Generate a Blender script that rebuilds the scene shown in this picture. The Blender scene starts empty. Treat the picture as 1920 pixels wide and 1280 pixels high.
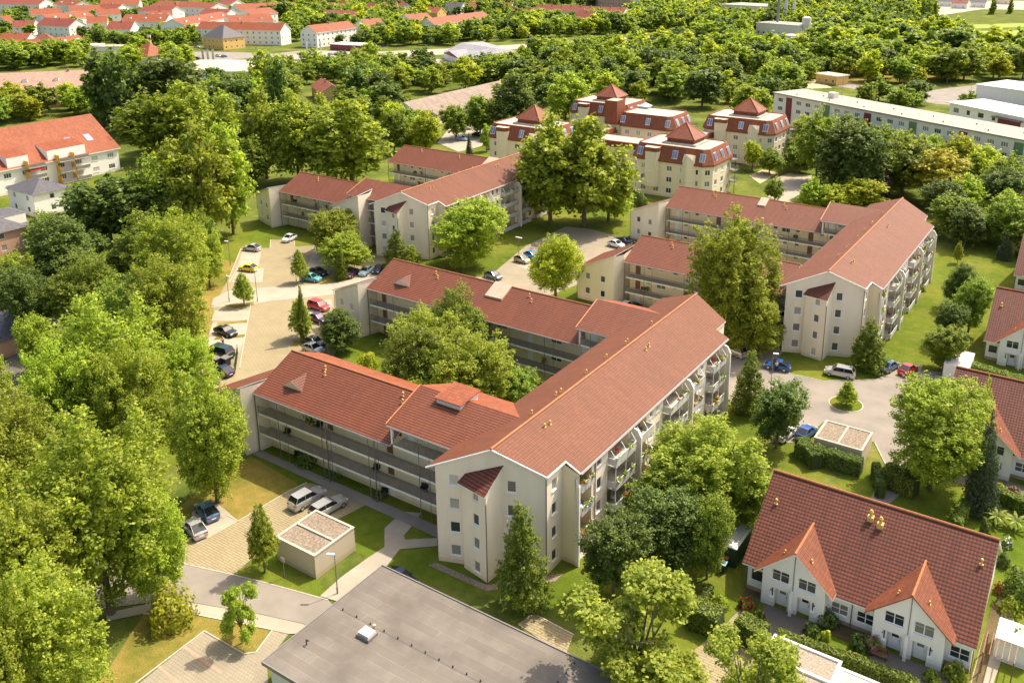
import bpy, math, random
import numpy as np
from math import sin, cos, pi, radians, sqrt, atan2, hypot
from mathutils import Vector, Matrix

random.seed(7)
S = bpy.context.scene
COL = S.collection

# ------------------------------------------------------------------ camera
F = 1702.28; PIT = radians(16.791); CX = 1031.75; CY = 407.33; YAW = radians(90 - 57.23); H = 62.0
cam = bpy.data.objects.new("camera", bpy.data.cameras.new("camera")); COL.objects.link(cam)
cam.location = (0, 0, H)
cam.rotation_euler = (pi / 2 - PIT, 0, YAW)
cam.data.sensor_width = 36; cam.data.lens = F / 1920 * 36
cam.data.shift_x = (960 - CX) / 1920; cam.data.shift_y = (CY - 640) / 1920
cam.data.clip_start = 1; cam.data.clip_end = 6000
S.camera = cam
# ------------------------------------------------------------------ light
SUN_AZ = radians(66); SUN_EL = radians(57)
w = bpy.data.worlds.new("World"); S.world = w; w.use_nodes = True
nt = w.node_tree; nt.nodes.clear()
sky = nt.nodes.new("ShaderNodeTexSky"); sky.sky_type = 'NISHITA'; sky.sun_disc = False
sky.sun_elevation = SUN_EL; sky.sun_rotation = pi / 2 - SUN_AZ
sky.air_density = 1.0; sky.dust_density = 4.0; sky.ozone_density = 0.3
bg = nt.nodes.new("ShaderNodeBackground"); bg.inputs[1].default_value = 0.15
wo = nt.nodes.new("ShaderNodeOutputWorld")
tint = nt.nodes.new("ShaderNodeMix"); tint.data_type = 'RGBA'; tint.blend_type = 'MULTIPLY'; tint.inputs[0].default_value = 1.0
tint.inputs[7].default_value = (1.0, 0.95, 0.87, 1)      # the warm white balance of the photograph
nt.links.new(sky.outputs[0], tint.inputs[6]); nt.links.new(tint.outputs[2], bg.inputs[0]); nt.links.new(bg.outputs[0], wo.inputs[0])
sl = bpy.data.lights.new("sun", 'SUN'); sl.energy = 2.95; sl.angle = radians(0.5); sl.color = (1.0, 0.92, 0.76)
so = bpy.data.objects.new("sun", sl); COL.objects.link(so)
sd = Vector((cos(SUN_AZ) * cos(SUN_EL), sin(SUN_AZ) * cos(SUN_EL), sin(SUN_EL)))
so.rotation_euler = sd.to_track_quat('Z', 'Y').to_euler(); so.location = (0, 0, 200)
S.view_settings.view_transform = 'Standard'; S.view_settings.look = 'None'
S.view_settings.exposure = 1.05; S.view_settings.gamma = 1
S.render.engine = 'CYCLES'
S.cycles.max_bounces = 6; S.cycles.diffuse_bounces = 3; S.cycles.glossy_bounces = 2
S.cycles.transmission_bounces = 3; S.cycles.transparent_max_bounces = 4

# ------------------------------------------------------------------ helpers
_c, _s = cos(YAW), sin(YAW)
RT = (_c, _s, 0.0)
FW = (-_s * cos(PIT), _c * cos(PIT), -sin(PIT))
UP = (-_s * sin(PIT), _c * sin(PIT), cos(PIT))

def at(x, y, z=0.0):
    """photo pixel -> point of the place at height z"""
    a, b = (x - CX) / F, (y - CY) / F
    r = [FW[i] + RT[i] * a - UP[i] * b for i in range(3)]
    t = (z - H) / r[2]
    return (r[0] * t, r[1] * t, z)

def pr(p):
    d = (p[0], p[1], p[2] - H)
    a = sum(d[i] * FW[i] for i in range(3))
    return (CX + F * sum(d[i] * RT[i] for i in range(3)) / a, CY - F * sum(d[i] * UP[i] for i in range(3)) / a, a)

def hgt(x, y, yt):
    p = at(x, y); lo, hi = 0.0, 60.0
    for _ in range(40):
        m = (lo + hi) / 2
        if pr((p[0], p[1], m))[1] > yt: lo = m
        else: hi = m
    return m

def tag(o, label=None, cat=None, group=None, kind=None):
    if label: o['label'] = label
    if cat: o['category'] = cat
    if group: o['group'] = group
    if kind: o['kind'] = kind
    return o

def thing(name, loc, label, cat, group=None, rz=0.0):
    o = bpy.data.objects.new(name, None); COL.objects.link(o)
    o.location = loc; o.rotation_euler = (0, 0, rz); o.empty_display_size = 0.5
    return tag(o, label, cat, group)

class MB:
    def __init__(s, off=(0, 0, 0)):
        s.v = []; s.f = []; s.m = []; s.off = off
    def poly(s, pts, m=0):
        i = len(s.v)
        s.v += [(p[0] - s.off[0], p[1] - s.off[1], p[2] - s.off[2]) for p in pts]
        s.f.append(tuple(range(i, i + len(pts)))); s.m.append(m)
    def box(s, x0, x1, y0, y1, z0, z1, m=0):
        s.obox(((x0 + x1) / 2, (y0 + y1) / 2), 0, x1 - x0, y1 - y0, z0, z1, m)
    def obox(s, c, a, L, W, z0, z1, m=0, mt=None):
        """oriented box, centre c, length L along angle a"""
        ux, uy = cos(a), sin(a); q = []
        for sx, sy in ((-1, -1), (1, -1), (1, 1), (-1, 1)):
            q.append((c[0] + ux * sx * L / 2 - uy * sy * W / 2, c[1] + uy * sx * L / 2 + ux * sy * W / 2))
        s.prism(q, z0, z1, m, mt)
    def prism(s, q, z0, z1, m=0, mt=None):
        n = len(q)
        zt = z1 if hasattr(z1, '__len__') else [z1] * n
        for i in range(n):
            j = (i + 1) % n
            s.poly([(q[i][0], q[i][1], z0), (q[j][0], q[j][1], z0), (q[j][0], q[j][1], zt[j]), (q[i][0], q[i][1], zt[i])], m)
        s.poly([(q[i][0], q[i][1], zt[i]) for i in range(n)], m if mt is None else mt)
        s.poly([(q[i][0], q[i][1], z0) for i in reversed(range(n))], m)
    def bar(s, a, b, r, m=0, n=4, r2=None):
        a = Vector(a); b = Vector(b); d = (b - a)
        if d.length < 1e-6: return
        d.normalize(); r2 = r if r2 is None else r2
        t = Vector((0, 0, 1)) if abs(d.z) < 0.9 else Vector((1, 0, 0))
        u = d.cross(t).normalized(); v = d.cross(u)
        A = [a + (u * cos(2 * pi * k / n + pi / 4) + v * sin(2 * pi * k / n + pi / 4)) * r for k in range(n)]
        B = [b + (u * cos(2 * pi * k / n + pi / 4) + v * sin(2 * pi * k / n + pi / 4)) * r2 for k in range(n)]
        for k in range(n):
            j = (k + 1) % n
            s.poly([A[j], A[k], B[k], B[j]], m)
        s.poly(A, m); s.poly(list(reversed(B)), m)
    def slab(s, pts, th, m=0, me=None):
        """a roof plane given by its top polygon, with thickness below"""
        me = m if me is None else me
        s.poly(pts, m)
        lo = [(p[0], p[1], p[2] - th) for p in pts]
        s.poly(list(reversed(lo)), me)
        n = len(pts)
        for i in range(n):
            j = (i + 1) % n
            s.poly([lo[i], lo[j], pts[j], pts[i]], me)
    def build(s, name, mats, parent=None, smooth=False):
        me = bpy.data.meshes.new(name)
        me.from_pydata(s.v, [], s.f)
        if not isinstance(mats, (list, tuple)): mats = [mats]
        for m in mats: me.materials.append(m)
        uv = me.uv_layers.new(name="UVMap")
        co = []
        for f, mi, p in zip(s.f, s.m, me.polygons):
            p.material_index = min(mi, len(mats) - 1)
            n = p.normal
            if abs(n.z) > 0.999: ux, uy, vx, vy, vz = 1, 0, 0, 1, 0
            else:
                l = hypot(n.x, n.y); ux, uy = -n.y / l, n.x / l
                V = n.cross(Vector((ux, uy, 0))); vx, vy, vz = V.x, V.y, V.z
            for i in f:
                q = s.v[i]; X, Y, Z = q[0] + s.off[0], q[1] + s.off[1], q[2] + s.off[2]
                co += [X * ux + Y * uy, X * vx + Y * vy + Z * vz]
        uv.data.foreach_set('uv', co)
        if smooth: me.polygons.foreach_set('use_smooth', [True] * len(me.polygons))
        o = bpy.data.objects.new(name, me); COL.objects.link(o)
        if parent: o.parent = parent
        elif s.off != (0, 0, 0): o.location = s.off
        return o

# ------------------------------------------------------------------ materials
def new_mat(name):
    m = bpy.data.materials.new(name); m.use_nodes = True
    return m, m.node_tree, m.node_tree.nodes["Principled BSDF"]
def N(t, kind, **kw):
    n = t.nodes.new(kind)
    for k, v in kw.items():
        if isinstance(k, str) and k.startswith('i_'): n.inputs[int(k[2:])].default_value = v
        else: setattr(n, k, v)
    return n
def mth(t, op, a, b=None, c=None):
    n = t.nodes.new("ShaderNodeMath"); n.operation = op
    for i, x in enumerate((a, b, c)):
        if x is None: continue
        if isinstance(x, (int, float)): n.inputs[i].default_value = x
        else: t.links.new(x, n.inputs[i])
    return n.outputs[0]
def mixc(t, f, a, b, mode='MIX'):
    n = t.nodes.new("ShaderNodeMix"); n.data_type = 'RGBA'; n.blend_type = mode
    for i, x in ((0, f), (6, a), (7, b)):
        if isinstance(x, (int, float)): n.inputs[i].default_value = x
        elif isinstance(x, (tuple, list)): n.inputs[i].default_value = (*x[:3], 1)
        else: t.links.new(x, n.inputs[i])
    return n.outputs[2]
def noise(t, scale, detail=3, vec=None, rough=0.55):
    n = t.nodes.new("ShaderNodeTexNoise"); n.inputs['Scale'].default_value = scale
    n.inputs['Detail'].default_value = detail; n.inputs['Roughness'].default_value = rough
    if vec is None:
        g = t.nodes.new("ShaderNodeNewGeometry"); vec = g.outputs['Position']
    t.links.new(vec, n.inputs['Vector']); return n.outputs[0]
def ramp(t, f, stops):
    n = t.nodes.new("ShaderNodeValToRGB"); e = n.color_ramp.elements
    while len(e) > 1: e.remove(e[-1])
    e[0].position = stops[0][0]; e[0].color = (*stops[0][1], 1)
    for p, c in stops[1:]:
        x = e.new(p); x.color = (*c, 1)
    t.links.new(f, n.inputs[0]); return n.outputs[0]
def bump(t, b, h, dist=0.02, st=1.0):
    n = t.nodes.new("ShaderNodeBump"); n.inputs['Distance'].default_value = dist; n.inputs['Strength'].default_value = st
    t.links.new(h, n.inputs['Height']); t.links.new(n.outputs[0], b.inputs['Normal'])

def flat(name, c, rough=0.7, var=0.12, scale=1.2, metal=0.0, spec=None, bmp=0.0):
    m, t, b = new_mat(name)
    n = noise(t, scale, 4)
    k = [x * (1 - var) for x in c]; l = [min(1, x * (1 + var)) for x in c]
    col = ramp(t, n, [(0.3, k), (0.7, l)])
    t.links.new(col, b.inputs['Base Color']); b.inputs['Roughness'].default_value = rough; b.inputs['Metallic'].default_value = metal
    if spec is not None: b.inputs['Specular IOR Level'].default_value = spec
    if bmp: bump(t, b, noise(t, 40, 2), bmp)
    return m

def stucco(name, c, stain=0.12):
    m, t, b = new_mat(name)
    uv = N(t, "ShaderNodeUVMap").outputs[0]
    mp = N(t, "ShaderNodeMapping"); mp.inputs['Scale'].default_value = (0.8, 0.12, 1); t.links.new(uv, mp.inputs[0])
    n1 = noise(t, 1.0, 5, mp.outputs[0]); n2 = noise(t, 0.35, 3); n3 = noise(t, 14, 3)
    a = ramp(t, n1, [(0.35, [x * (1 - stain * .6) for x in c]), (0.62, c)])
    a = mixc(t, mth(t, 'MULTIPLY', n2, 0.25), a, (c[0] * .9, c[1] * .84, c[2] * .76))
    a = mixc(t, mth(t, 'MULTIPLY', n3, 0.12), a, [x * .75 for x in c])
    g = N(t, "ShaderNodeNewGeometry"); sp = N(t, "ShaderNodeSeparateXYZ"); t.links.new(g.outputs['Position'], sp.inputs[0])
    low = mth(t, 'MULTIPLY', mth(t, 'LESS_THAN', mth(t, 'ADD', sp.outputs[2], mth(t, 'MULTIPLY', n3, 0.5)), 0.75), 0.35)
    a = mixc(t, low, a, (c[0] * .62, c[1] * .5, c[2] * .42))
    t.links.new(a, b.inputs['Base Color']); b.inputs['Roughness'].default_value = 0.9; b.inputs['Specular IOR Level'].default_value = 0.2
    bump(t, b, n3, 0.01)
    return m

def tiles(name, c, row=0.36, colw=0.3, gap=0.55, gap_shade_w=0.2, colline=0.15, var=0.2, mossc=None, deep=0.04):  # gap: strength of the painted joint line and lip shade
    m, t, b = new_mat(name)
    uv = N(t, "ShaderNodeUVMap").outputs[0]
    sp = N(t, "ShaderNodeSeparateXYZ"); t.links.new(uv, sp.inputs[0])
    vv = mth(t, 'DIVIDE', sp.outputs[1], row); uu = mth(t, 'DIVIDE', sp.outputs[0], colw)
    vf = mth(t, 'FRACT', vv); uf = mth(t, 'FRACT', uu)
    vi = mth(t, 'FLOOR', vv); ui = mth(t, 'FLOOR', uu)
    cb = N(t, "ShaderNodeCombineXYZ"); t.links.new(ui, cb.inputs[0]); t.links.new(vi, cb.inputs[1])
    wn = N(t, "ShaderNodeTexWhiteNoise", noise_dimensions='2D'); t.links.new(cb.outputs[0], wn.inputs['Vector'])
    n2 = noise(t, 0.22, 4)
    col = ramp(t, wn.outputs[0], [(0, [x * (1 - var) for x in c]), (1, [min(1, x * (1 + var)) for x in c])])
    col = mixc(t, mth(t, 'MULTIPLY', ramp(t, n2, [(0.4, (0, 0, 0)), (0.65, (1, 1, 1))]), 0.35), col, mossc or (c[0] * .72, c[1] * .8, c[2] * .95))
    mp = N(t, "ShaderNodeMapping"); mp.inputs['Scale'].default_value = (0.9, 0.10, 1); t.links.new(uv, mp.inputs[0])
    stk = noise(t, 1.0, 5, mp.outputs[0], 0.65); n3 = noise(t, 1.3, 4)
    col = mixc(t, ramp(t, stk, [(0.42, (0, 0, 0)), (0.72, (.5, .5, .5))]), col, [x * .58 for x in c])
    col = mixc(t, ramp(t, n3, [(0.55, (0, 0, 0)), (0.75, (.35, .35, .35))]), col, [min(1, c[0] * 1.25), min(1, c[1] * 1.55), min(1, c[2] * 1.7)])
    g1 = mth(t, 'LESS_THAN', vf, gap_shade_w)                     # joint line and the shade under each course's lip, painted dark
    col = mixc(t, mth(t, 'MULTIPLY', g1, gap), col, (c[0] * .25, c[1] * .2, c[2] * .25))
    g2 = mth(t, 'LESS_THAN', uf, 0.18)
    col = mixc(t, mth(t, 'MULTIPLY', g2, colline), col, (c[0] * .3, c[1] * .3, c[2] * .3))
    t.links.new(col, b.inputs['Base Color']); b.inputs['Roughness'].default_value = 0.62; b.inputs['Specular IOR Level'].default_value = 0.35
    hh = mth(t, 'ADD', mth(t, 'SUBTRACT', 1.0, vf), mth(t, 'MULTIPLY', mth(t, 'SINE', mth(t, 'MULTIPLY', uf, pi)), 0.7))
    bump(t, b, hh, deep, 0.8)
    return m

def brickm(name, c1, c2, mortar, bw, bh, ms, sc=1.0, off=0.5, var=0.15, rough=0.9, msm=0.1):
    m, t, b = new_mat(name)
    uv = N(t, "ShaderNodeUVMap").outputs[0]
    br = N(t, "ShaderNodeTexBrick"); br.offset = off
    br.inputs['Color1'].default_value = (*c1, 1); br.inputs['Color2'].default_value = (*c2, 1); br.inputs['Mortar'].default_value = (*mortar, 1)
    br.inputs['Scale'].default_value = sc; br.inputs['Brick Width'].default_value = bw; br.inputs['Row Height'].default_value = bh
    br.inputs['Mortar Size'].default_value = ms; br.inputs['Mortar Smooth'].default_value = msm
    t.links.new(uv, br.inputs['Vector'])
    n = noise(t, 0.3, 5); n2 = noise(t, 5, 3)
    col = mixc(t, mth(t, 'MULTIPLY', ramp(t, n, [(0.38, (0, 0, 0)), (0.68, (1, 1, 1))]), var * 2), br.outputs[0], [x * .62 for x in c1])
    col = mixc(t, mth(t, 'MULTIPLY', n2, 0.2), col, [x * .5 for x in c1])
    t.links.new(col, b.inputs['Base Color']); b.inputs['Roughness'].default_value = rough; b.inputs['Specular IOR Level'].default_value = 0.2
    bump(t, b, br.outputs['Fac'], -0.01)
    return m

def grass_mat(name, stops, fine=6.0):
    m, t, b = new_mat(name)
    n = noise(t, 0.09, 6, rough=0.65); n2 = noise(t, fine, 4); n3 = noise(t, 0.9, 4)
    f = mth(t, 'ADD', mth(t, 'MULTIPLY', n, 0.56), mth(t, 'ADD', mth(t, 'MULTIPLY', n2, 0.20), mth(t, 'MULTIPLY', n3, 0.24)))
    t.links.new(ramp(t, f, stops), b.inputs['Base Color']); b.inputs['Roughness'].default_value = 1; b.inputs['Specular IOR Level'].default_value = 0.05
    bump(t, b, n2, 0.08)
    return m

M = {}
M['cream'] = stucco('cream_render', (0.92, 0.79, 0.62), 0.14)
M['cream2'] = stucco('warm_cream_render', (0.88, 0.74, 0.50), 0.08)
M['white'] = stucco('white_render', (0.88, 0.84, 0.77), 0.06)
M['beigewall'] = stucco('beige_concrete_render', (0.60, 0.50, 0.37), 0.1)
M['mwall'] = stucco('pale_cream_render', (0.80, 0.70, 0.50), 0.08)
M['ochre'] = stucco('ochre_render', (0.72, 0.46, 0.16), 0.06)
M['pinkwall'] = stucco('rose_render', (0.55, 0.33, 0.24), 0.06)
M['slabwall'] = stucco('pale_grey_render', (0.80, 0.74, 0.65), 0.08)
M['socle'] = flat('socle_render', (0.40, 0.27, 0.20), 0.95)
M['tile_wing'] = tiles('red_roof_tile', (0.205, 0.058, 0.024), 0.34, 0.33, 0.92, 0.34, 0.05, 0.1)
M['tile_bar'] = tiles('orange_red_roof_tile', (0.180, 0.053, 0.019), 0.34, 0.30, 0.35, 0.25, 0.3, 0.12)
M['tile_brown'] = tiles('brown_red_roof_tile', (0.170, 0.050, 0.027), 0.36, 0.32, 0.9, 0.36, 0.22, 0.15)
M['tile_gable'] = tiles('terracotta_roof_tile', (0.20, 0.058, 0.025), 0.36, 0.30, 0.3, 0.2, 0.2)
M['tile_far'] = tiles('bright_orange_roof_tile', (0.28, 0.072, 0.024), 0.5, 0.4, 0.2, 0.2, 0.08)
M['tile_far2'] = tiles('dull_red_roof_tile', (0.26, 0.062, 0.032), 0.5, 0.4, 0.2, 0.2, 0.08)
M['tile_pink'] = tiles('pale_rose_roof_tile', (0.42, 0.24, 0.17), 0.6, 0.4, 0.15, 0.2, 0.08)
M['tile_mansard'] = tiles('mansard_tile', (0.25, 0.074, 0.030), 0.32, 0.25, 0.25, 0.2, 0.1)
M['tile_pyr'] = tiles('pyramid_tile', (0.26, 0.08, 0.04), 0.42, 0.3, 0.3, 0.2, 0.1)
M['ridge'] = flat('ridge_tile', (0.38, 0.14, 0.05), 0.6, 0.2, 3)
M['slate'] = tiles('grey_slate', (0.12, 0.11, 0.115), 0.5, 0.5, 0.3, 0.15, 0.2)
M['slate2'] = tiles('light_grey_metal_roof', (0.30, 0.28, 0.28), 1.6, 0.9, 0.12, 0.1, 0.1)
M['brownroof'] = tiles('brown_fibre_roof', (0.26, 0.18, 0.13), 1.4, 1.1, 0.12, 0.1, 0.1)
M['trim'] = flat('white_trim', (0.80, 0.78, 0.74), 0.5, 0.05)
M['frame'] = flat('white_window_frame', (0.86, 0.85, 0.83), 0.4, 0.03)
M['metal'] = flat('grey_metal', (0.24, 0.22, 0.21), 0.5, 0.1, metal=0.3)
M['rail'] = flat('railing_paint', (0.22, 0.185, 0.155), 0.6, 0.1)
M['railw'] = flat('pale_railing_panel', (0.56, 0.54, 0.52), 0.5, 0.08)
M['pipe'] = flat('zinc_pipe', (0.17, 0.16, 0.16), 0.4, 0.1, metal=0.4)
M['concrete'] = flat('concrete', (0.44, 0.40, 0.35), 0.9, 0.2, 0.8, bmp=0.01)
M['gallery'] = flat('gallery_floor', (0.40, 0.34, 0.27), 0.9, 0.1)
M['gravel'] = flat('gravel_roof', (0.25, 0.195, 0.14), 1.0, 0.45, 5.0, bmp=0.03)
M['gravelpale'] = flat('pale_gravel_roof', (0.33, 0.265, 0.205), 1.0, 0.35, 6.0, bmp=0.03)
M['bitumen'] = brickm('bitumen_felt', (0.22, 0.19, 0.16), (0.185, 0.158, 0.133), (0.29, 0.255, 0.215), 7.0, 1.0, 0.03, 1.0, 0.35, 0.45, msm=0.5)
M['flatroof'] = flat('pale_flat_roof', (0.50, 0.42, 0.31), 0.95, 0.16, 0.5)
M['slabroof'] = flat('pale_roof_felt', (0.36, 0.325, 0.265), 0.95, 0.1, 0.3)
M['hatch'] = flat('pale_pink_hatch', (0.50, 0.36, 0.26), 0.7, 0.1)
M['whiteroof'] = flat('white_roof_sheet', (0.68, 0.65, 0.62), 0.7, 0.05)
M['asphalt'] = flat('asphalt', (0.25, 0.215, 0.18), 0.95, 0.16, 0.25, bmp=0.01)
M['asphalt2'] = flat('pale_concrete_paving', (0.37, 0.315, 0.24), 0.95, 0.12, 0.35)
M['paver'] = brickm('paving_with_grass_joints', (0.385, 0.31, 0.195), (0.35, 0.28, 0.175), (0.20, 0.175, 0.06), 1.2, 0.30, 0.045, 1.0, 0.5, 0.22, msm=0.4)
M['paver2'] = brickm('pale_block_paving', (0.37, 0.315, 0.235), (0.33, 0.28, 0.21), (0.28, 0.23, 0.14), 0.32, 0.32, 0.03, 1.0, 0.5, 0.25)
M['paverdark'] = brickm('grey_block_paving', (0.20, 0.17, 0.14), (0.17, 0.15, 0.13), (0.10, 0.09, 0.07), 0.3, 0.3, 0.02, 1.0, 0.5, 0.2)
M['kerb'] = flat('kerb_stone', (0.48, 0.42, 0.34), 0.9, 0.15, 3)
M['redpaver'] = flat('red_paver_strip', (0.46, 0.27, 0.19), 0.9, 0.15, 6)
M['sand'] = grass_mat('dry_sand', [(0.35, (0.42, 0.33, 0.2)), (0.6, (0.55, 0.45, 0.30))])
M['ground'] = grass_mat('rough_grass', [(0.30, (0.04, 0.065, 0.012)), (0.45, (0.085, 0.115, 0.02)), (0.56, (0.15, 0.165, 0.035)), (0.70, (0.30, 0.25, 0.08))])
M['lawn'] = grass_mat('lawn_grass', [(0.36, (0.065, 0.105, 0.010)), (0.48, (0.11, 0.15, 0.016)), (0.58, (0.17, 0.18, 0.026)), (0.70, (0.27, 0.21, 0.055))])
M['lawnfresh'] = grass_mat('fresh_lawn', [(0.34, (0.06, 0.092, 0.012)), (0.46, (0.10, 0.135, 0.016)), (0.56, (0.155, 0.165, 0.026)), (0.68, (0.24, 0.205, 0.05))])
M['dry'] = grass_mat('dry_grass', [(0.36, (0.10, 0.12, 0.02)), (0.46, (0.19, 0.165, 0.035)), (0.54, (0.27, 0.195, 0.052)), (0.66, (0.36, 0.25, 0.08))])
M['field'] = grass_mat('field_grass', [(0.35, (0.20, 0.27, 0.05)), (0.65, (0.36, 0.40, 0.10))])
M['soil'] = grass_mat('garden_soil', [(0.35, (0.07, 0.055, 0.03)), (0.6, (0.16, 0.12, 0.06))])
M['black'] = flat('black_plastic', (0.025, 0.028, 0.03), 0.4, 0.1)
M['red'] = flat('red_panel', (0.17, 0.022, 0.035), 0.5, 0.1)
M['greenp'] = flat('green_panel', (0.12, 0.22, 0.10), 0.5, 0.1)
M['darkgreen'] = flat('dark_green_paint', (0.03, 0.07, 0.04), 0.5, 0.1)
M['yellowp'] = flat('yellow_panel', (0.72, 0.36, 0.03), 0.5, 0.1)
M['orange'] = flat('orange_plastic', (0.70, 0.20, 0.04), 0.5, 0.1)
M['bluelid'] = flat('pale_blue_lid', (0.35, 0.60, 0.70), 0.5, 0.05)
M['redcloth'] = flat('red_cloth', (0.5, 0.03, 0.03), 0.8, 0.1)
M['wood'] = flat('brown_wood', (0.22, 0.10, 0.045), 0.7, 0.2, 3)
M['terracotta'] = flat('vent_terracotta', (0.62, 0.38, 0.10), 0.6, 0.15)
M['bark'] = flat('bark', (0.13, 0.10, 0.07), 0.95, 0.35, 4)
M['navy'] = flat('navy_cloth', (0.02, 0.025, 0.06), 0.9, 0.1)
M['shirt'] = flat('white_shirt', (0.75, 0.72, 0.70), 0.9, 0.05)
M['beige'] = flat('beige_shirt', (0.42, 0.36, 0.26), 0.9, 0.05)
M['skin'] = flat('skin', (0.55, 0.32, 0.22), 0.6, 0.05)
M['hair'] = flat('brown_hair', (0.09, 0.05, 0.03), 0.7, 0.1)
M['rubber'] = flat('tyre_rubber', (0.02, 0.02, 0.02), 0.8, 0.05)
M['rim'] = flat('alloy_rim', (0.5, 0.5, 0.5), 0.3, 0.05, metal=0.7)
M['lampred'] = flat('red_lamp_glass', (0.45, 0.02, 0.02), 0.2, 0.05)
M['lampclear'] = flat('clear_lamp_glass', (0.75, 0.75, 0.72), 0.15, 0.05)

def glass(name, c, rough=0.06, cc=None):
    m, t, b = new_mat(name)
    gi = N(t, "ShaderNodeObjectInfo")
    col = ramp(t, gi.outputs['Random'], [(0.0, c), (0.5, c), (0.75, cc or c), (1.0, cc or c)])
    t.links.new(col, b.inputs['Base Color'])
    b.inputs['Roughness'].default_value = rough; b.inputs['Specular IOR Level'].default_value = 0.8
    return m
M['glass'] = glass('window_glass', (0.035, 0.038, 0.04), 0.08, (0.22, 0.20, 0.17))
M['glassc'] = glass('curtained_window_glass', (0.30, 0.27, 0.23), 0.15, (0.10, 0.09, 0.08))
M['glassblind'] = glass('window_with_blind', (0.52, 0.47, 0.40), 0.3)
M['glasscar'] = glass('car_glass', (0.015, 0.018, 0.02), 0.05)
M['skyl'] = glass('roof_window_glass', (0.26, 0.31, 0.38), 0.15, (0.16, 0.19, 0.33))

def paint(name, c, metal=0.2):
    m, t, b = new_mat(name)
    n = noise(t, 2.5, 3)
    t.links.new(ramp(t, n, [(0.3, [x * .93 for x in c]), (0.7, c)]), b.inputs['Base Color'])
    b.inputs['Roughness'].default_value = 0.28; b.inputs['Metallic'].default_value = metal
    b.inputs['Coat Weight'].default_value = 0.6; b.inputs['Coat Roughness'].default_value = 0.08
    return m
PAINT = {k: paint('car_paint_' + k, c, mt) for k, c, mt in (
    ('silver', (0.55, 0.54, 0.53), 0.45), ('white', (0.80, 0.79, 0.76), 0.0), ('yellow', (0.80, 0.60, 0.02), 0.0),
    ('blue', (0.03, 0.10, 0.32), 0.3), ('navy', (0.02, 0.025, 0.075), 0.3), ('turquoise', (0.12, 0.42, 0.46), 0.2),
    ('red', (0.50, 0.02, 0.03), 0.1), ('purple', (0.10, 0.03, 0.10), 0.3), ('black', (0.018, 0.02, 0.022), 0.1),
    ('grey', (0.16, 0.17, 0.18), 0.4), ('lightblue', (0.30, 0.42, 0.58), 0.4), ('steelblue', (0.10, 0.20, 0.34), 0.4),
    ('sand', (0.50, 0.44, 0.33), 0.3), ('skyblue', (0.03, 0.28, 0.62), 0.1), ('darkgreen', (0.02, 0.05, 0.045), 0.2))}

def leafmat(name, dark, light, trans=0.35, hv=0.12, gloss=0.35):
    m, t, b = new_mat(name)
    g = N(t, "ShaderNodeNewGeometry"); oi = N(t, "ShaderNodeObjectInfo")
    col = ramp(t, g.outputs['Random Per Island'], [(0.0, dark), (0.55, [(a + c) / 2 for a, c in zip(dark, light)]), (0.9, light), (1.0, [min(1, x * 1.4) for x in light])])
    n = noise(t, 0.35, 3)
    col = mixc(t, mth(t, 'MULTIPLY', n, 0.35), col, [x * .8 for x in dark])
    hs = N(t, "ShaderNodeHueSaturation")
    t.links.new(col, hs.inputs['Color'])
    t.links.new(mth(t, 'ADD', 0.490, mth(t, 'MULTIPLY', oi.outputs['Random'], hv * .18)), hs.inputs['Hue'])
    t.links.new(mth(t, 'ADD', 0.80, mth(t, 'MULTIPLY', oi.outputs['Random'], 0.4)), hs.inputs['Value'])
    t.links.new(hs.outputs[0], b.inputs['Base Color'])
    b.inputs['Roughness'].default_value = 0.55; b.inputs['Specular IOR Level'].default_value = gloss
    tr = N(t, "ShaderNodeBsdfTranslucent")
    tc = mixc(t, 1.0, hs.outputs[0], (1.15, 1.2, 0.5), 'MULTIPLY'); t.links.new(tc, tr.inputs[0])
    mx = N(t, "ShaderNodeMixShader"); mx.inputs[0].default_value = trans
    out = [x for x in t.nodes if x.type == 'OUTPUT_MATERIAL'][0]
    t.links.new(b.outputs[0], mx.inputs[1]); t.links.new(tr.outputs[0], mx.inputs[2]); t.links.new(mx.outputs[0], out.inputs[0])
    return m
L = {
    'P': leafmat('poplar_leaf', (0.23, 0.295, 0.026), (0.55, 0.60, 0.090), 0.56),
    'R': leafmat('broad_leaf', (0.14, 0.205, 0.020), (0.40, 0.46, 0.065), 0.50),
    'D': leafmat('dark_leaf', (0.075, 0.125, 0.022), (0.24, 0.30, 0.060), 0.42),
    'C': leafmat('hornbeam_leaf', (0.11, 0.165, 0.018), (0.34, 0.39, 0.055), 0.46),
    'F': leafmat('conifer_needle', (0.055, 0.09, 0.040), (0.16, 0.21, 0.095), 0.25),
    'Y': leafmat('yellow_green_leaf', (0.29, 0.34, 0.022), (0.66, 0.66, 0.075), 0.56),
    'U': leafmat('purple_leaf', (0.06, 0.027, 0.038), (0.19, 0.09, 0.11), 0.3),
    'O': leafmat('amber_leaf', (0.25, 0.22, 0.025), (0.60, 0.50, 0.06), 0.48),
    'H': leafmat('hedge_leaf', (0.085, 0.14, 0.018), (0.33, 0.38, 0.055), 0.38),
}

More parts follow.
